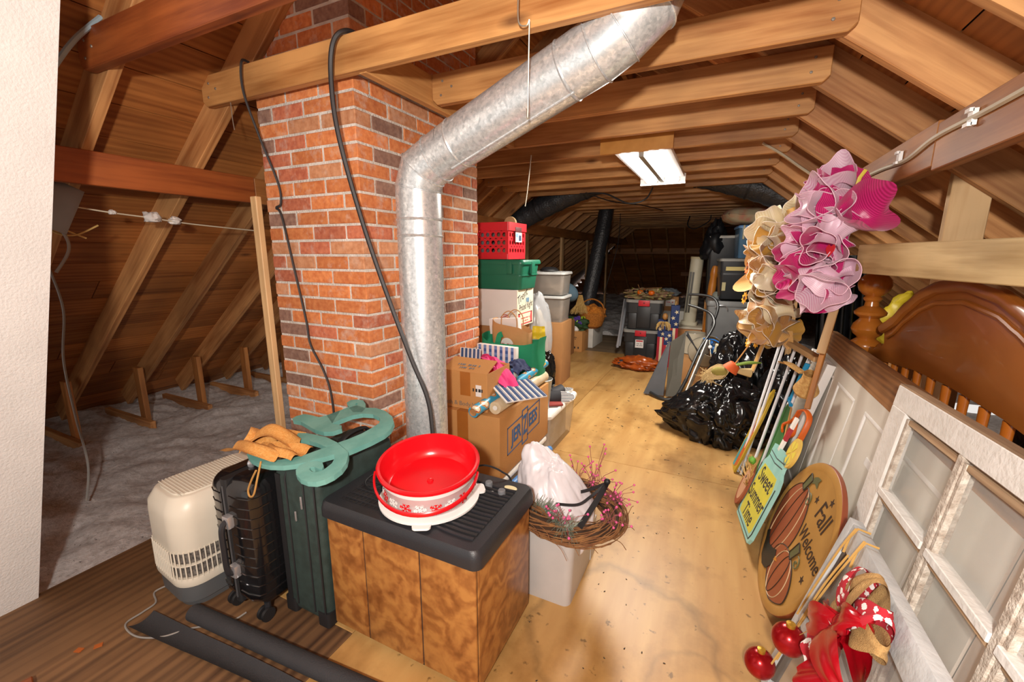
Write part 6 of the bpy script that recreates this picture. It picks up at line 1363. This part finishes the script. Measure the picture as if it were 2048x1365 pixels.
part(gsn, 'sign_board', MB().prism([(-.17, 0), (.14, 0), (.17, .40), (.0, .56), (-.13, .56), (-.17, .4)], -.012, 0), plain('green_paint', '3d7a3c', .6), Mg, smooth=False); part(gsn, 'bare_edge', MB().tube([(.172, .40, -.006), (0, .562, -.006), (-.13, .562, -.006)], .005, 5), CARD, Mg)
sc = thing('scarecrow_face', 'small round scarecrow plaque with raffia hair leaning on the floor', 'plaque', (.24, 2.62, 0)); Mc = local(sc, frame((.225, 2.62, .13), (0, -1, .1), (.3, .05, .92)))
part(sc, 'face_disc', MB().lathe([(.13, -.012), (.13, 0)], 40, M=Matrix.Diagonal((.8, 1, 1, 1))), plain('brick_plaque', '9c5232', .7), Mc); part(sc, 'face_paint', MB().lathe([(.10, 0), (.10, .0012)], 40, M=Matrix.Diagonal((.75, 1, 1, 1))), plain('face_skin', 'c99a78', .7), Mc)
for x in (-.03, .03): part(sc, 'eye', MB().lathe([(.01, .001), (.01, .002)], 12, M=T(x, .03, 0)), INK, Mc)
mb = MB()
for k in range(50): a = random.uniform(0, 3.14); mb.tube([(.08*math.cos(a), .10*math.sin(a), 0), (.12*math.cos(a), .15*math.sin(a)+.02, random.uniform(0, .04))], .002, 3)
o = part(sc, 'raffia_hair', mb, STRAW, Mc); o['kind'] = 'stuff'
part(sc, 'green_bow', MB().ball((-.02, .14, .02), (.03, .02, .015), 12, 8).ball((.03, .15, .02), (.03, .02, .015), 12, 8), plain('lime_bow', '5f9a2e', .7), Mc)
def hook(pts, label, mat, r=.012):
    t = thing('plastic_hanger', label, 'hanger', tuple(pts[0])); part(t, 'hook_bar', MB().tube(spline(pts, 6), r, 8, flat=(.6, 1.2)), mat, local(t, Matrix())); return t
OHK = plain('orange_plastic', 'd9641c', .4); BHK = plain('cyan_plastic', '1c93c9', .4)
t = hook([(.455, 2.70, .58), (.44, 2.76, .50), (.40, 2.78, .46), (.39, 2.73, .44)], 'bright orange plastic wreath hanger hooked on the shutter', OHK); part(t, 'hook_bar', MB().tube(spline([(.455, 2.70, .58), (.475, 2.65, .60), (.485, 2.60, .57), (.46, 2.58, .48), (.42, 2.60, .34)], 6), .012, 8, flat=(.6, 1.2)), OHK, local(t, Matrix())); part(t, 'hook_bar', MB().tube(spline([(.44, 2.69, .54), (.43, 2.66, .46), (.42, 2.70, .42)], 6), .012, 8, flat=(.6, 1.2)), OHK, local(t, Matrix()))
t = hook([(.50, 2.93, .80), (.475, 2.94, .70), (.455, 2.95, .60), (.44, 2.96, .55)], 'bright blue plastic wreath hanger hooked above the orange one', BHK); part(t, 'hook_bar', MB().tube([(.475, 2.94, .66), (.475, 2.88, .66)], .011, 8), BHK, local(t, Matrix())); part(t, 'hook_bar', MB().tube([(.44, 2.99, .56), (.44, 2.90, .545)], .011, 8), BHK, local(t, Matrix()))
tag(beam(None, 'wood_lath', (.44, 2.33, .98), (.515, 2.46, 1.36), .012, .035, W_PALE, up=(1, -.4, 0)), 'pale wooden lath strip sticking up below the pink wreath', 'lath')
tag(beam(None, 'wood_lath', (.425, 2.36, .70), (.50, 2.49, 1.14), .03, .022, WOR, up=(1, -.4, 0)), 'orange brown wooden strip behind the pale lath', 'lath')
tag(beam(None, 'wood_bracket', (.40, 3.1, .90), (.52, 2.78, .86), .05, .03, W_PALE, up=(0, 0, 1)), 'pale wooden shelf bracket above the white rods', 'bracket')
WICK = plain('wicker_tan', 'b98a4e', .8, col2='d0a868', scale=60, bump=.5, bscale=150)
wk = thing('wicker_vase', 'small tan wicker cone hanging beside the shutter top', 'wicker cone', (.46, 2.66, .70)); part(wk, 'cone', MB().lathe([(.052, 0), (.06, .02), (.035, .09), (.03, .14)], 20, cap=False, M=RX(30)), WICK)
part(wk, 'coiled_strip', MB().tube(spline([(-.02, .02, .10), (-.08, .1, .13), (-.05, .2, .10), (-.09, .28, .09)], 6), .02, 6, flat=(.3, 1.4)), WICK)
# corn husk doll
hk = thing('husk_doll', 'corn husk scarecrow with orange hat hanging in front of the trash bags', 'doll', (.10, 2.95, .72)); HUSK = plain('husk', 'c7ae7c', .9)
mb = MB()
for k in range(150):
    a = random.uniform(0, 6.28); q = random.uniform(.4, 1); mb.tube(spline([(0, 0, 0), (-.06+.05*q*math.cos(a), .035*q*math.sin(a), -.03+.045*q*math.sin(a)), (-.12+.03*math.cos(a), .02*math.sin(a), -.055+.03*math.sin(a+q)), (-.13+random.gauss(0, .03), random.gauss(0, .02), -.075+random.gauss(0, .025))], 4), .0017, 3)
o = part(hk, 'husk_fringe', mb, HUSK); o['kind'] = 'stuff'
part(hk, 'husk_body', MB().ball((-.055, 0, -.03), (.05, .028, .032), 16, 10), plain('husk_olive', '8f8440', .9)); part(hk, 'orange_hat', MB().lathe([(.05, 0), (.035, .045), (.03, .05), (0, .052)], 16, M=T(0, 0, -.01) @ RY(35)), plain('hat_orange', 'cf5a24', .7)); part(hk, 'green_leaf', MB().tube(spline([(.02, 0, .02), (.09, 0, .045), (.17, .02, .05)], 6), [.01, .014, .018, .02, .02, .02, .02, .02, .02, .016, .012, .01, .006], 8, flat=(.5, 1)), plain('husk_green', '6f8a2e', .7)); part(hk, 'husk_bundle', MB().tube([(.02, 0, -.01), (.12, .02, -.02)], [.012, .03], 8), HUSK)
part(hk, 'stem', MB().tube([(.02, 0, .02), (.11, .02, .19)], .004, 5), CARD)
# ================================================================= WREATHS, HEADBOARD, UPPER FITTINGS
def mesh_mat(name, c, alpha, glit=.0, stripe=0.0, c2=None):
    m, nt, b = _new(name); tc = N(nt, 'ShaderNodeTexCoord')
    wv = N(nt, 'ShaderNodeTexWave'); wv.inputs['Scale'].default_value = 55; LK(nt, tc, 'Object', wv, 'Vector')
    rp = N(nt, 'ShaderNodeValToRGB'); LK(nt, wv, 'Fac', rp, 'Fac'); rp.color_ramp.elements[0].color = lin(c); rp.color_ramp.elements[1].color = lin(c2 or c)
    LK(nt, rp, 'Color', b, 'Base Color'); b.inputs['Roughness'].default_value = .38; b.inputs['Alpha'].default_value = alpha; b.inputs['Sheen Weight'].default_value = .3
    MATS[name] = m; return m
MAG = mesh_mat('magenta_mesh', 'a80c55', .95, c2='d4297c'); LPK = mesh_mat('pale_pink_mesh', 'e3b6cd', .88, c2='efd2df'); WPK = mesh_mat('striped_pink_mesh', 'dfa0bf', .82, c2='f0dbe4')
GLD = mesh_mat('gold_mesh', 'b98534', .92, c2='d0a04c'); TAN = mesh_mat('tan_mesh', '9c6a38', .9, c2='b98a54'); CRE = mesh_mat('cream_mesh', 'd9c9a0', .92, c2='e6dcc0'); AMB = mesh_mat('amber_mesh', 'c98f45', .9, c2='e0b878')
def ruffle(par, c, nrm, r, dep, mat, edge, seed, nm='ruffle'):
    """a curled mesh funnel: cup with a waved rim"""
    n_ = Vector(nrm).normalized(); a = n_.orthogonal().normalized(); b = n_.cross(a)
    Mx = Matrix(((a.x, b.x, n_.x, c[0]), (a.y, b.y, n_.y, c[1]), (a.z, b.z, n_.z, c[2]), (0, 0, 0, 1)))
    def fn(u, v):
        t = 6.283*u; rr = r*(.10+.9*v**.55)*(1+.12*v*math.sin(2*t+seed)+.10*v*math.sin(3*t+seed*2)+.06*v*math.sin(5*t+seed)+.08*noise.noise(Vector((math.cos(t)*2+seed, math.sin(t)*2, v*2))))
        return (rr*math.cos(t), rr*math.sin(t), dep*1.25*(v**1.4-.35)+.30*r*v*math.sin(2*t+seed*1.3)+.12*r*v*math.sin(5*t+seed))
    o = part(par, nm, MB().grid(fn, 40, 9, cu=True), mat, Mx, angle=85)
    if edge:
        pts = [fn(k/40, 1.0) for k in range(41)]; part(o, 'bound_edge', MB().tube(pts, .0022, 4, cap=False), edge)
    return o
EDG = plain('cream_edge', 'eadfce', .7); EDP = plain('pink_edge', 'f0c6d8', .6)
pw = thing('mesh_wreath', 'magenta and pale pink deco mesh wreath with hearts hanging from the right purlin', 'wreath', (.46, 2.47, 1.47))
rng = random.Random(3)
def curl(par, c, axis, face, r, wd, mat, edge, seed):
    """a ribbon of mesh rolled into an open loop with flared, frilled ends"""
    x = Vector(axis).normalized(); y = Vector(face); z = x.cross(y).normalized(); y = z.cross(x)
    Mx = Matrix(((x.x, y.x, z.x, c[0]), (x.y, y.y, z.y, c[1]), (x.z, y.z, z.z, c[2]), (0, 0, 0, 1)))
    def fn(u, v):
        t = R(-150+300*u)+.25*math.sin(seed); s_ = 2*v-1
        rr = r*(.62+.42*s_*s_)*(1+.10*math.sin(3*t+seed+2*v)+.05*math.sin(7*t+seed*2))
        return (wd*s_*(1+.12*math.sin(2*t+seed)), rr*math.cos(t)+.3*r*s_*math.sin(seed), rr*math.sin(t)*(1.15))
    o = part(par, 'mesh_curl', MB().grid(fn, 30, 10), mat, Mx, angle=85)
    if edge:
        for v in (0.0, 1.0): part(o, 'bound_edge', MB().tube([fn(k/30, v) for k in range(31)], .002, 4), edge)
    return o
def fill_wreath(par, ry, rz_, n, mats, edge, sd):
    g = random.Random(sd)
    for k in range(n):
        a = 2*math.pi*(k+.5*g.random())/n*2.0; inner = .72 if k % 2 else 1.05
        p = Vector((g.uniform(-.09, .02)-.03*(k % 2), -ry*inner*math.cos(a), rz_*inner*math.sin(a)))
        out = Vector((-.55+g.uniform(-.3, .3), -math.cos(a)*.8-.35+g.uniform(-.3, .3), math.sin(a)*.8+g.uniform(-.3, .3)))
        m_ = mats[(k*7+k//3) % len(mats)]; e = edge if k % 2 else None
        if k % 3 == 0: ruffle(par, p+out.normalized()*.02, out, g.uniform(.07, .095), .11, m_, edge, k*1.7)
        else: curl(par, p+out.normalized()*.03, Vector((g.uniform(-.5, .5), g.uniform(-1, 1), g.uniform(-1, 1)))+out.orthogonal().normalized(), out, g.uniform(.06, .085), g.uniform(.06, .085), m_, e, k*2.1+sd)
pw.scale = (.88, .88, .88)
fill_wreath(pw, .135, .25, 44, (MAG, LPK, MAG, WPK, MAG), EDP, 4)
for k, (p, n_, r, mat) in enumerate((((-.02, -.05, .29), (-.4, -.6, .8), .085, LPK), ((-.08, -.07, .19), (-.9, -.7, .3), .115, WPK), ((.05, -.19, .13), (.1, -1, .35), .115, MAG), ((-.13, -.02, -.18), (-1, -.6, -.2), .10, MAG), ((-.05, -.15, -.2), (-.4, -1, -.4), .10, WPK), ((-.12, .0, .02), (-1, -.5, 0), .09, LPK))):
    ruffle(pw, p, n_, r, .12, mat, EDP if mat is not MAG else None, k*2.3+.5)
HRT = plain('red_felt', 'd4232f', .8)
heart = [(.0, -.03), (.03, .0), (.032, .018), (.018, .03), (.0, .018), (-.018, .03), (-.032, .018), (-.03, .0)]
for k, (p, rz) in enumerate((((-.145, -.11, .155), 20), ((-.06, -.24, -.035), 0), ((-.17, -.02, -.225), -30), ((-.19, .10, .02), 10))):
    part(pw, 'felt_heart', MB().prism(heart, 0, .003), HRT, frame(p, (.35, -.9, 0), (.1, .1, 1)) @ RZ(rz), smooth=False)
part(pw, 'love_letters', MB().text('Love', .055, frame((-.215, .07, -.125), (.3, -.95, -.15), (.2, .0, 1)), depth=.003, bold=.002), WHITEP, smooth=False)
part(pw, 'yellow_hook', MB().tube([(.02, -.11, .20), (.035, -.125, .31), (.055, -.12, .345)], .009, 6, flat=(.4, 1)), plain('yellow_tape', 'd8bf3c', .5)); part(pw, 'wreath_core', MB().grid(lambda u, v: (.03*math.cos(6.283*v), .125*math.cos(6.283*u)*(1+.2*math.sin(6.283*v)), .235*math.sin(6.283*u)*(1+.12*math.sin(6.283*v))), 30, 8, cu=True), MAG)
gw = thing('mesh_wreath', 'gold tan and cream deco mesh wreath with sunflowers hanging beyond the pink one', 'wreath', (.36, 3.05, 1.28))
fill_wreath(gw, .12, .30, 40, (GLD, TAN, CRE, AMB, TAN, GLD), EDG, 9)
for k, (p, n_, r, mat) in enumerate((((-.10, .0, .24), (-.9, -.6, .3), .10, CRE), ((-.13, .05, .05), (-1, -.4, 0), .13, AMB), ((-.06, -.1, .03), (-.6, -.9, 0), .10, TAN), ((-.10, -.02, -.28), (-.9, -.7, -.2), .12, AMB))):
    ruffle(gw, p, n_, r, .11, mat, EDG if k % 2 == 0 else None, k*1.9+1)
SUN = plain('sunflower', 'd99a1e', .7); SUNR = plain('maple_orange', 'cf5f1c', .7)
for (x, y, z_, m_) in ((-.21, .12, .06, SUNR), (-.21, .08, -.13, SUN), (-.16, .10, -.42, SUN), (-.12, .02, -.40, SUN), (-.20, .14, -.28, SUNR)):
    f = part(gw, 'sunflower', MB().lathe([(.012, 0), (.012, .008), (0, .01)], 12), plain('flower_eye', '5b3416', .8), frame((x, y, z_), (.3, -.9, 0), (.1, .2, 1)))
    for k in range(9): part(f, 'petal', MB().prism([(.01, -.006), (.03, -.008), (.042, 0), (.03, .008), (.01, .006)], .002, .004), m_, RZ(40*k), smooth=False)
part(gw, 'mesh_tail', MB().grid(lambda u, v: (-.08-.05*u+.01*math.sin(8*v), -.02+.12*(v-.5), -.36-.22*u), 10, 8), GLD, angle=80); part(gw, 'wreath_core', MB().grid(lambda u, v: (.03*math.cos(6.283*v), .13*math.cos(6.283*u)*(1+.2*math.sin(6.283*v)), .28*math.sin(6.283*u)*(1+.1*math.sin(6.283*v))), 30, 8, cu=True), TAN)
part(gw, 'hanger_wire', MB().tube([(.05, 0, .30), (.2, 0, .46)], .003, 5), WIRE)
# ---- bed headboard with turned post
HONEY = plain('honey_maple', 'a3591a', .25, col2='b86f28', scale=5, coat=.3); CHER = plain('cherry_headboard', '8a4c18', .35, col2='9a5a22', scale=3, coat=.15)
hb = thing('bed_headboard', 'brown wooden bed headboard with arched crest, spindles and turned post', 'headboard', (.75, 2.0, 0))
post = [(r_*.92, 1.42-(1.42-z_)*.92 if z_ > .7 else z_) for r_, z_ in [(.045, 0), (.045, .78), (.052, .79), (.052, .80), (.085, .80), (.085, .86), (.05, .875), (.06, .885), (.072, .90), (.078, .92), (.07, .945), (.045, .965), (.05, .975), (.068, .99), (.08, 1.02), (.072, 1.05), (.05, 1.075), (.045, 1.085), (.055, 1.09), (.075, 1.105), (.078, 1.12), (.06, 1.14), (.035, 1.155), (.032, 1.18), (.042, 1.19), (.045, 1.20), (.035, 1.21), (.05, 1.22), (.072, 1.245), (.080, 1.275), (.076, 1.305), (.055, 1.33), (.03, 1.342), (0, 1.345)]]
part(hb, 'turned_post', MB().lathe(post, 32), HONEY, local(hb, T(.735, 2.88, -.02)))
def top_z(y):   # arched crest between the posts (y from 2.86 down to .9)
    K = [(0, 1.338), (.2, 1.318), (.33, 1.28), (.46, 1.215), (.59, 1.135), (.68, 1.097), (.73, 1.08)]
    d = abs(y-1.92)
    for (a, b), (c, e) in zip(K[:-1], K[1:]):
        if d <= c: t = (d-a)/(c-a); t = t*t*(3-2*t)*.35+t*.65; return b+(e-b)*t
    return 1.08
ny = 40; ys_ = [2.64-(2.64-1.2)*k/ny for k in range(ny+1)]
poly = [(y, top_z(y)-.02) for y in ys_] + [(1.2, .90), (1.35, .955), (1.6, .975), (1.92, .978), (2.2, .965), (2.5, .93), (2.85, .875), (2.85, .935), (2.80, .95), (2.745, .945), (2.71, .965), (2.68, .99), (2.63, .985), (2.605, 1.005), (2.62, 1.04)]
notch = [(2.87, 1.03), (2.82, 1.02), (2.80, .985), (2.83, .965), (2.90, .96), (2.93, .93), (2.90, .905)]
poly = [p for p in poly if True]
# panel: outline in (y, z), thickness along x
Mh = local(hb, Matrix(((0, 0, 1, .735), (1, 0, 0, 0), (0, 1, 0, 0), (0, 0, 0, 1))))
part(hb, 'crest_panel', MB().prism(poly, 0, .03), CHER, Mh, bevel=.004)
part(hb, 'crest_moulding', MB().tube([(.732, y, top_z(y)-.012) for y in ys_], .022, 10, flat=(1.1, .9)), CHER, local(hb, Matrix()))
part(hb, 'crest_moulding', MB().tube([(.732, y, top_z(y)-.07) for y in ys_[2:-2]], .009, 8), CHER, local(hb, Matrix()))
part(hb, 'bottom_rail', MB().box(.735, .77, 1.2, 2.86, .60, .66), CHER, local(hb, Matrix()), bevel=.004)
for k in range(12):
    y = 2.6-.125*k; part(hb, 'spindle', MB().lathe([(.012, 0), (.02, .05), (.011, .08), (.018, .16), (.012, .2), (.014, .31)], 14), HONEY, local(hb, T(.752, y, .66)))
for y in (1.2,): part(hb, 'leg', MB().box(.72, .77, y-.03, y+.03, 0, 1.0), HONEY, local(hb, Matrix()), smooth=False)
solo('trash_bag', 'added dark bag shape covering the bright gap behind the headboard spindles', 'trash bag', trash((1.45, 2.28, -.03), (.40, .66, .58), 31, 110, 70, squash=.5), TRASH, angle=80)  # black bag shape added to darken the bright gap seen between the spindles
YB2 = plain('yellow_bag', 'b9a21c', .5)
solo('yellow_bag', 'crumpled yellow plastic bag behind the bed headboard', 'plastic bag', blob((1.05, 3.35, .80), (.16, .18, .2), .25, 3, 81, 40, 26), YB2, angle=75)
carton('cardboard_box', 'tall carton under the yellow bag behind the headboard', .95, 1.25, 3.15, 3.55, 0, .80, CARD2)
def drap(u, v): return (.60+.18*u+.02*math.sin(20*u), 3.45+.10*math.sin(22*u)*.2, 1.36*(1-v)+.3*v)
BDRP = plain('black_drape', '161618', .45)
solo('black_curtain', 'pleated black plastic sheet hanging behind the pink wreath', 'curtain', MB().grid(lambda u, v: (.58+.32*u+.05*v, 3.5+.03*math.sin(40*u), 1.42-.75*v), 60, 6), BDRP, angle=80)
# ---- painted board across, in front of the stud
tag(beam(None, 'painted_board', (.532, 2.33, 1.405), (.79, .72, 1.405), .03, .118, wood('board_fir', 'a3834f', 'cdb07c', .6, 1.4, knots=False, grain=2.0)), 'pale horizontal board with flaking white paint in front of the headboard', 'board')
# ---- cable and clips on the purlin
WCAB = plain('white_cable', 'b9ab90', .5)
wire('white_cable', 'cream electrical cable stapled along the right purlin', [(.594, 1.1, 1.80), (.592, 1.6, 1.795), (.592, 1.95, 1.80), (.592, 2.2, 1.775), (.592, 2.5, 1.79), (.592, 2.9, 1.80)], .0085, WCAB, cat='cable')
for y in (1.72, 2.28): solo('cable_clip', 'white plastic clip holding the cream cable on the purlin', 'clip', MB().box(-.006, .006, -.014, .014, -.022, .022).box(-.014, -.004, -.014, .014, .014, .024).box(-.014, -.004, -.014, .014, -.024, -.014), WHITEP, T(.591, y, 1.797), group='cable clips on the purlin', smooth=False)
wire('white_cable', 'cream cable running down a right rafter to the purlin', [(.18, 3.655, 2.19), (.30, 3.655, 2.11), (.42, 3.66, 2.015), (.56, 3.67, 1.91), (.60, 3.68, 1.86)], .009, WCAB, cat='cable')
# ---- fluorescent fixture
EM = bpy.data.materials.new('fluorescent_tube'); EM.use_nodes = True; eb = EM.node_tree.nodes['Principled BSDF']; eb.inputs['Emission Color'].default_value = (1, .97, .92, 1); eb.inputs['Emission Strength'].default_value = 9.0
fx = thing('fluorescent_fixture', 'fluorescent shop light with glowing tubes hung under the collar ties', 'light fixture', (-.55, 3.6, 2.1))
Lf = local(fx, Matrix())
part(fx, 'housing', MB().box(-.72, -.36, 3.04, 4.16, 2.085, 2.115), WHITEP, Lf, bevel=.004)
part(fx, 'timber_end', MB().box(-.80, -.34, 3.0, 3.025, 2.075, 2.215), plain('yellow_pine', 'b87a2c', .5, col2='c98c3c', scale=10), Lf, smooth=False)
part(fx, 'end_cap', MB().box(-.73, -.35, 4.16, 4.19, 2.03, 2.115), WHITEP, Lf, bevel=.004)
for x in (-.66, -.60, -.48, -.42): 
    tb = part(fx, 'glowing_tube', MB().tube([(x, 3.06, 2.066), (x, 4.14, 2.066)], .015, 12), EM, Lf)
    part(fx, 'lamp_socket', MB().lathe([(.022, 0), (.022, .02)], 14, M=T(x, 4.16, 2.066) @ RX(90)), WHITEP, Lf)
part(fx, 'centre_channel', MB().box(-.556, -.524, 3.05, 4.15, 2.05, 2.086), plain('channel_grey', '9a9890', .5), Lf, smooth=False)
fa = bpy.data.lights.new('fluorescent_glow', 'AREA'); fa.shape = 'RECTANGLE'; fa.size = .34; fa.size_y = 1.05; fa.energy = 70; fa.color = (1, .93, .82)
fo = bpy.data.objects.new('fluorescent_glow', fa); COL.objects.link(fo); fo.location = (-.54, 3.6, 2.045)
# ---- black insulated ducts
BDUC = plain('black_duct_wrap', '303236', .28, bump=.9, bscale=45, var=.1)
dk = thing('insulated_duct', 'black wrapped insulated duct arching up between the collar ties', 'duct', (-.95, 5.30, 2.3))
arch = spline([(-2.62, 5.30, 1.70), (-2.42, 5.30, 1.88), (-2.05, 5.30, 2.05), (-1.5, 5.30, 2.25), (-.96, 5.30, 2.36), (-.4, 5.30, 2.30), (.05, 5.30, 2.18), (.45, 5.30, 2.03), (.72, 5.30, 1.85)], 12)
part(dk, 'duct_sleeve', MB().tube(arch, [.14*(1+.03*math.sin(i*1.7)) for i in range(len(arch))], 24), BDUC, local(dk, Matrix()), angle=80)
for i in range(6, len(arch)-6, 14): part(dk, 'strap_band', MB().tube([arch[i]-(arch[i+1]-arch[i]).normalized()*.01, arch[i]+(arch[i+1]-arch[i]).normalized()*.01], .1465, 24), RUBBER, local(dk, Matrix()))
dk2 = thing('insulated_duct', 'straight black wrapped duct slanting down to the floor insulation', 'duct', (-1.95, 6.83, .3)); pts = [(-1.96, 6.79, .30), (-1.93, 6.84, .66), (-1.79, 7.02, 1.75), (-1.735, 7.09, 2.2), (-1.70, 7.12, 2.42)]
P_ = spline(pts, 10); part(dk2, 'duct_sleeve', MB().tube(P_, [.118*(1+.02*math.sin(i*1.3)) for i in range(len(P_))], 28), BDUC, local(dk2, Matrix()), angle=80)
# ---- loose wires among the ties
wire('loose_cable', 'black cable looping below the collar ties near the light', [(-1.55, 5.0, 2.11), (-1.25, 4.95, 2.09), (-.98, 4.9, 1.97), (-.8, 4.9, 2.0), (-.72, 4.85, 2.11)], .009, CABLE, cat='cable'); wire('loose_cable', 'black cable hanging from the ties down to the far insulation', [(-1.62, 7.55, 2.11), (-1.63, 7.5, 1.6), (-1.72, 7.4, 1.1), (-1.80, 7.3, .7), (-1.86, 7.15, .25)], .006, CABLE, cat='cable')
wire('loose_cable', 'thin black cable sagging across several collar ties', [(-1.45, 4.9, 2.105), (-1.25, 5.4, 2.05), (-1.05, 6.2, 2.08), (-.9, 7.2, 2.1)], .007, CABLE, cat='cable'); wire('loose_cable', 'black cable hanging at the far end below the ties', [(-.6, 8.6, 2.11), (-.62, 8.5, 1.95), (-.5, 8.5, 1.88), (-.28, 8.5, 2.0), (-.25, 8.5, 2.11)], .01, CABLE, cat='cable')
wire('hanger_wire', 'bent galvanized wire hanging from the near tie before the duct', [(-.63, 1.345, 2.22), (-.63, 1.345, 2.125), (-.61, 1.36, 2.115), (-.60, 1.36, 2.13)], .0025, WIRE); wire('hanger_wire', 'straight wire hooked round the sloping metal duct', [(-.60, 1.36, 2.13), (-.62, 1.40, 1.98), (-.63, 1.42, 1.87), (-.635, 1.425, 1.90)], .0022, WIRE)
wire('hanger_wire', 'thin wire hanging from the ties above the red crate', [(-1.30, 3.0, 2.12), (-1.33, 3.0, 1.86), (-1.345, 3.0, 1.77)], .004, WIRE)
wire('wire_drop', 'short wire dangling below the tie end at the left of the chimney', [(-2.15, 1.40, 2.12), (-2.15, 1.40, 2.05), (-2.145, 1.40, 2.0)], .002, WIRE)
# ---- junction box and wires at the left
jb = thing('junction_box', 'grey metal junction box with a wire on the left rafters', 'junction box', (-2.64, .86, 1.65)); BOXM = plain('box_steel', '7a7f82', .4, .6)
part(jb, 'steel_box', MB().box(-.03, .03, -.06, .05, -.07, .07), BOXM, bevel=.003); part(jb, 'box_cover', MB().box(.03, .035, -.05, .09, -.12, .09), BOXM, RX(-25), bevel=.002); part(jb, 'clamp', MB().box(-.015, .02, .05, .085, -.02, .02), BOXM, bevel=.004)
wire('white_cable', 'thin pale cable strung from the junction box to the chimney stud', [(-2.63, .92, 1.63), (-2.62, 1.07, 1.612), (-2.62, 1.22, 1.60), (-2.6, 1.4, 1.58), (-2.58, 1.76, 1.56)], .0035, plain('pale_cord', 'c7bda6', .6), cat='cable')
FLUF = plain('white_fluff', 'dcd8d4', 1.0)
for k, (x, y, z, s_) in enumerate(((-2.62, 1.23, 1.598, .026), (-2.62, 1.33, 1.588, .02), (-2.62, 1.07, 1.612, .011))): solo('insulation_tuft', 'white tuft of insulation caught on the pale cable', 'tuft', blob((0, 0, 0), (s_*1.5, s_, s_*.9), .5, 4, 90+k, 20, 12), FLUF, T(x, y, z-s_*.7), group='tufts on the cable')
wire('loose_wire', 'pale wire curling out below the junction box', [(-2.64, .84, 1.53), (-2.63, .88, 1.505), (-2.62, .93, 1.505), (-2.62, 1.01, 1.55)], .004, plain('yellow_wire', 'b99a5c', .6), cat='cable'); wire('loose_wire', 'second pale wire crossing under the junction box', [(-2.64, .84, 1.58), (-2.63, .89, 1.53), (-2.62, .96, 1.49)], .004, plain('yellow_wire', 'b99a5c', .6), cat='cable')
wire('loose_wire', 'grey wire dangling from the junction box', [(-2.64, .85, 1.58), (-2.62, .89, 1.50), (-2.62, .89, 1.43), (-2.63, .84, 1.34)], .006, CORD, cat='cable'); wire('loose_wire', 'long grey cord dangling down the left eave into the insulation', [(-3.2, 1.0, 1.34), (-3.2, 1.02, 1.12), (-3.2, .98, .85), (-3.2, .98, .53), (-3.2, .99, .23), (-3.19, .95, .02)], .006, CORD, cat='cable')
wire('flat_conduit', 'pale blue grey conduit bending up behind the near tie end', [(-2.3, .78, 1.98), (-2.22, .815, 2.08), (-2.2, .88, 2.19), (-2.2, .97, 2.30)], .009, plain('conduit_blue', '8fa3ad', .5), cat='conduit')
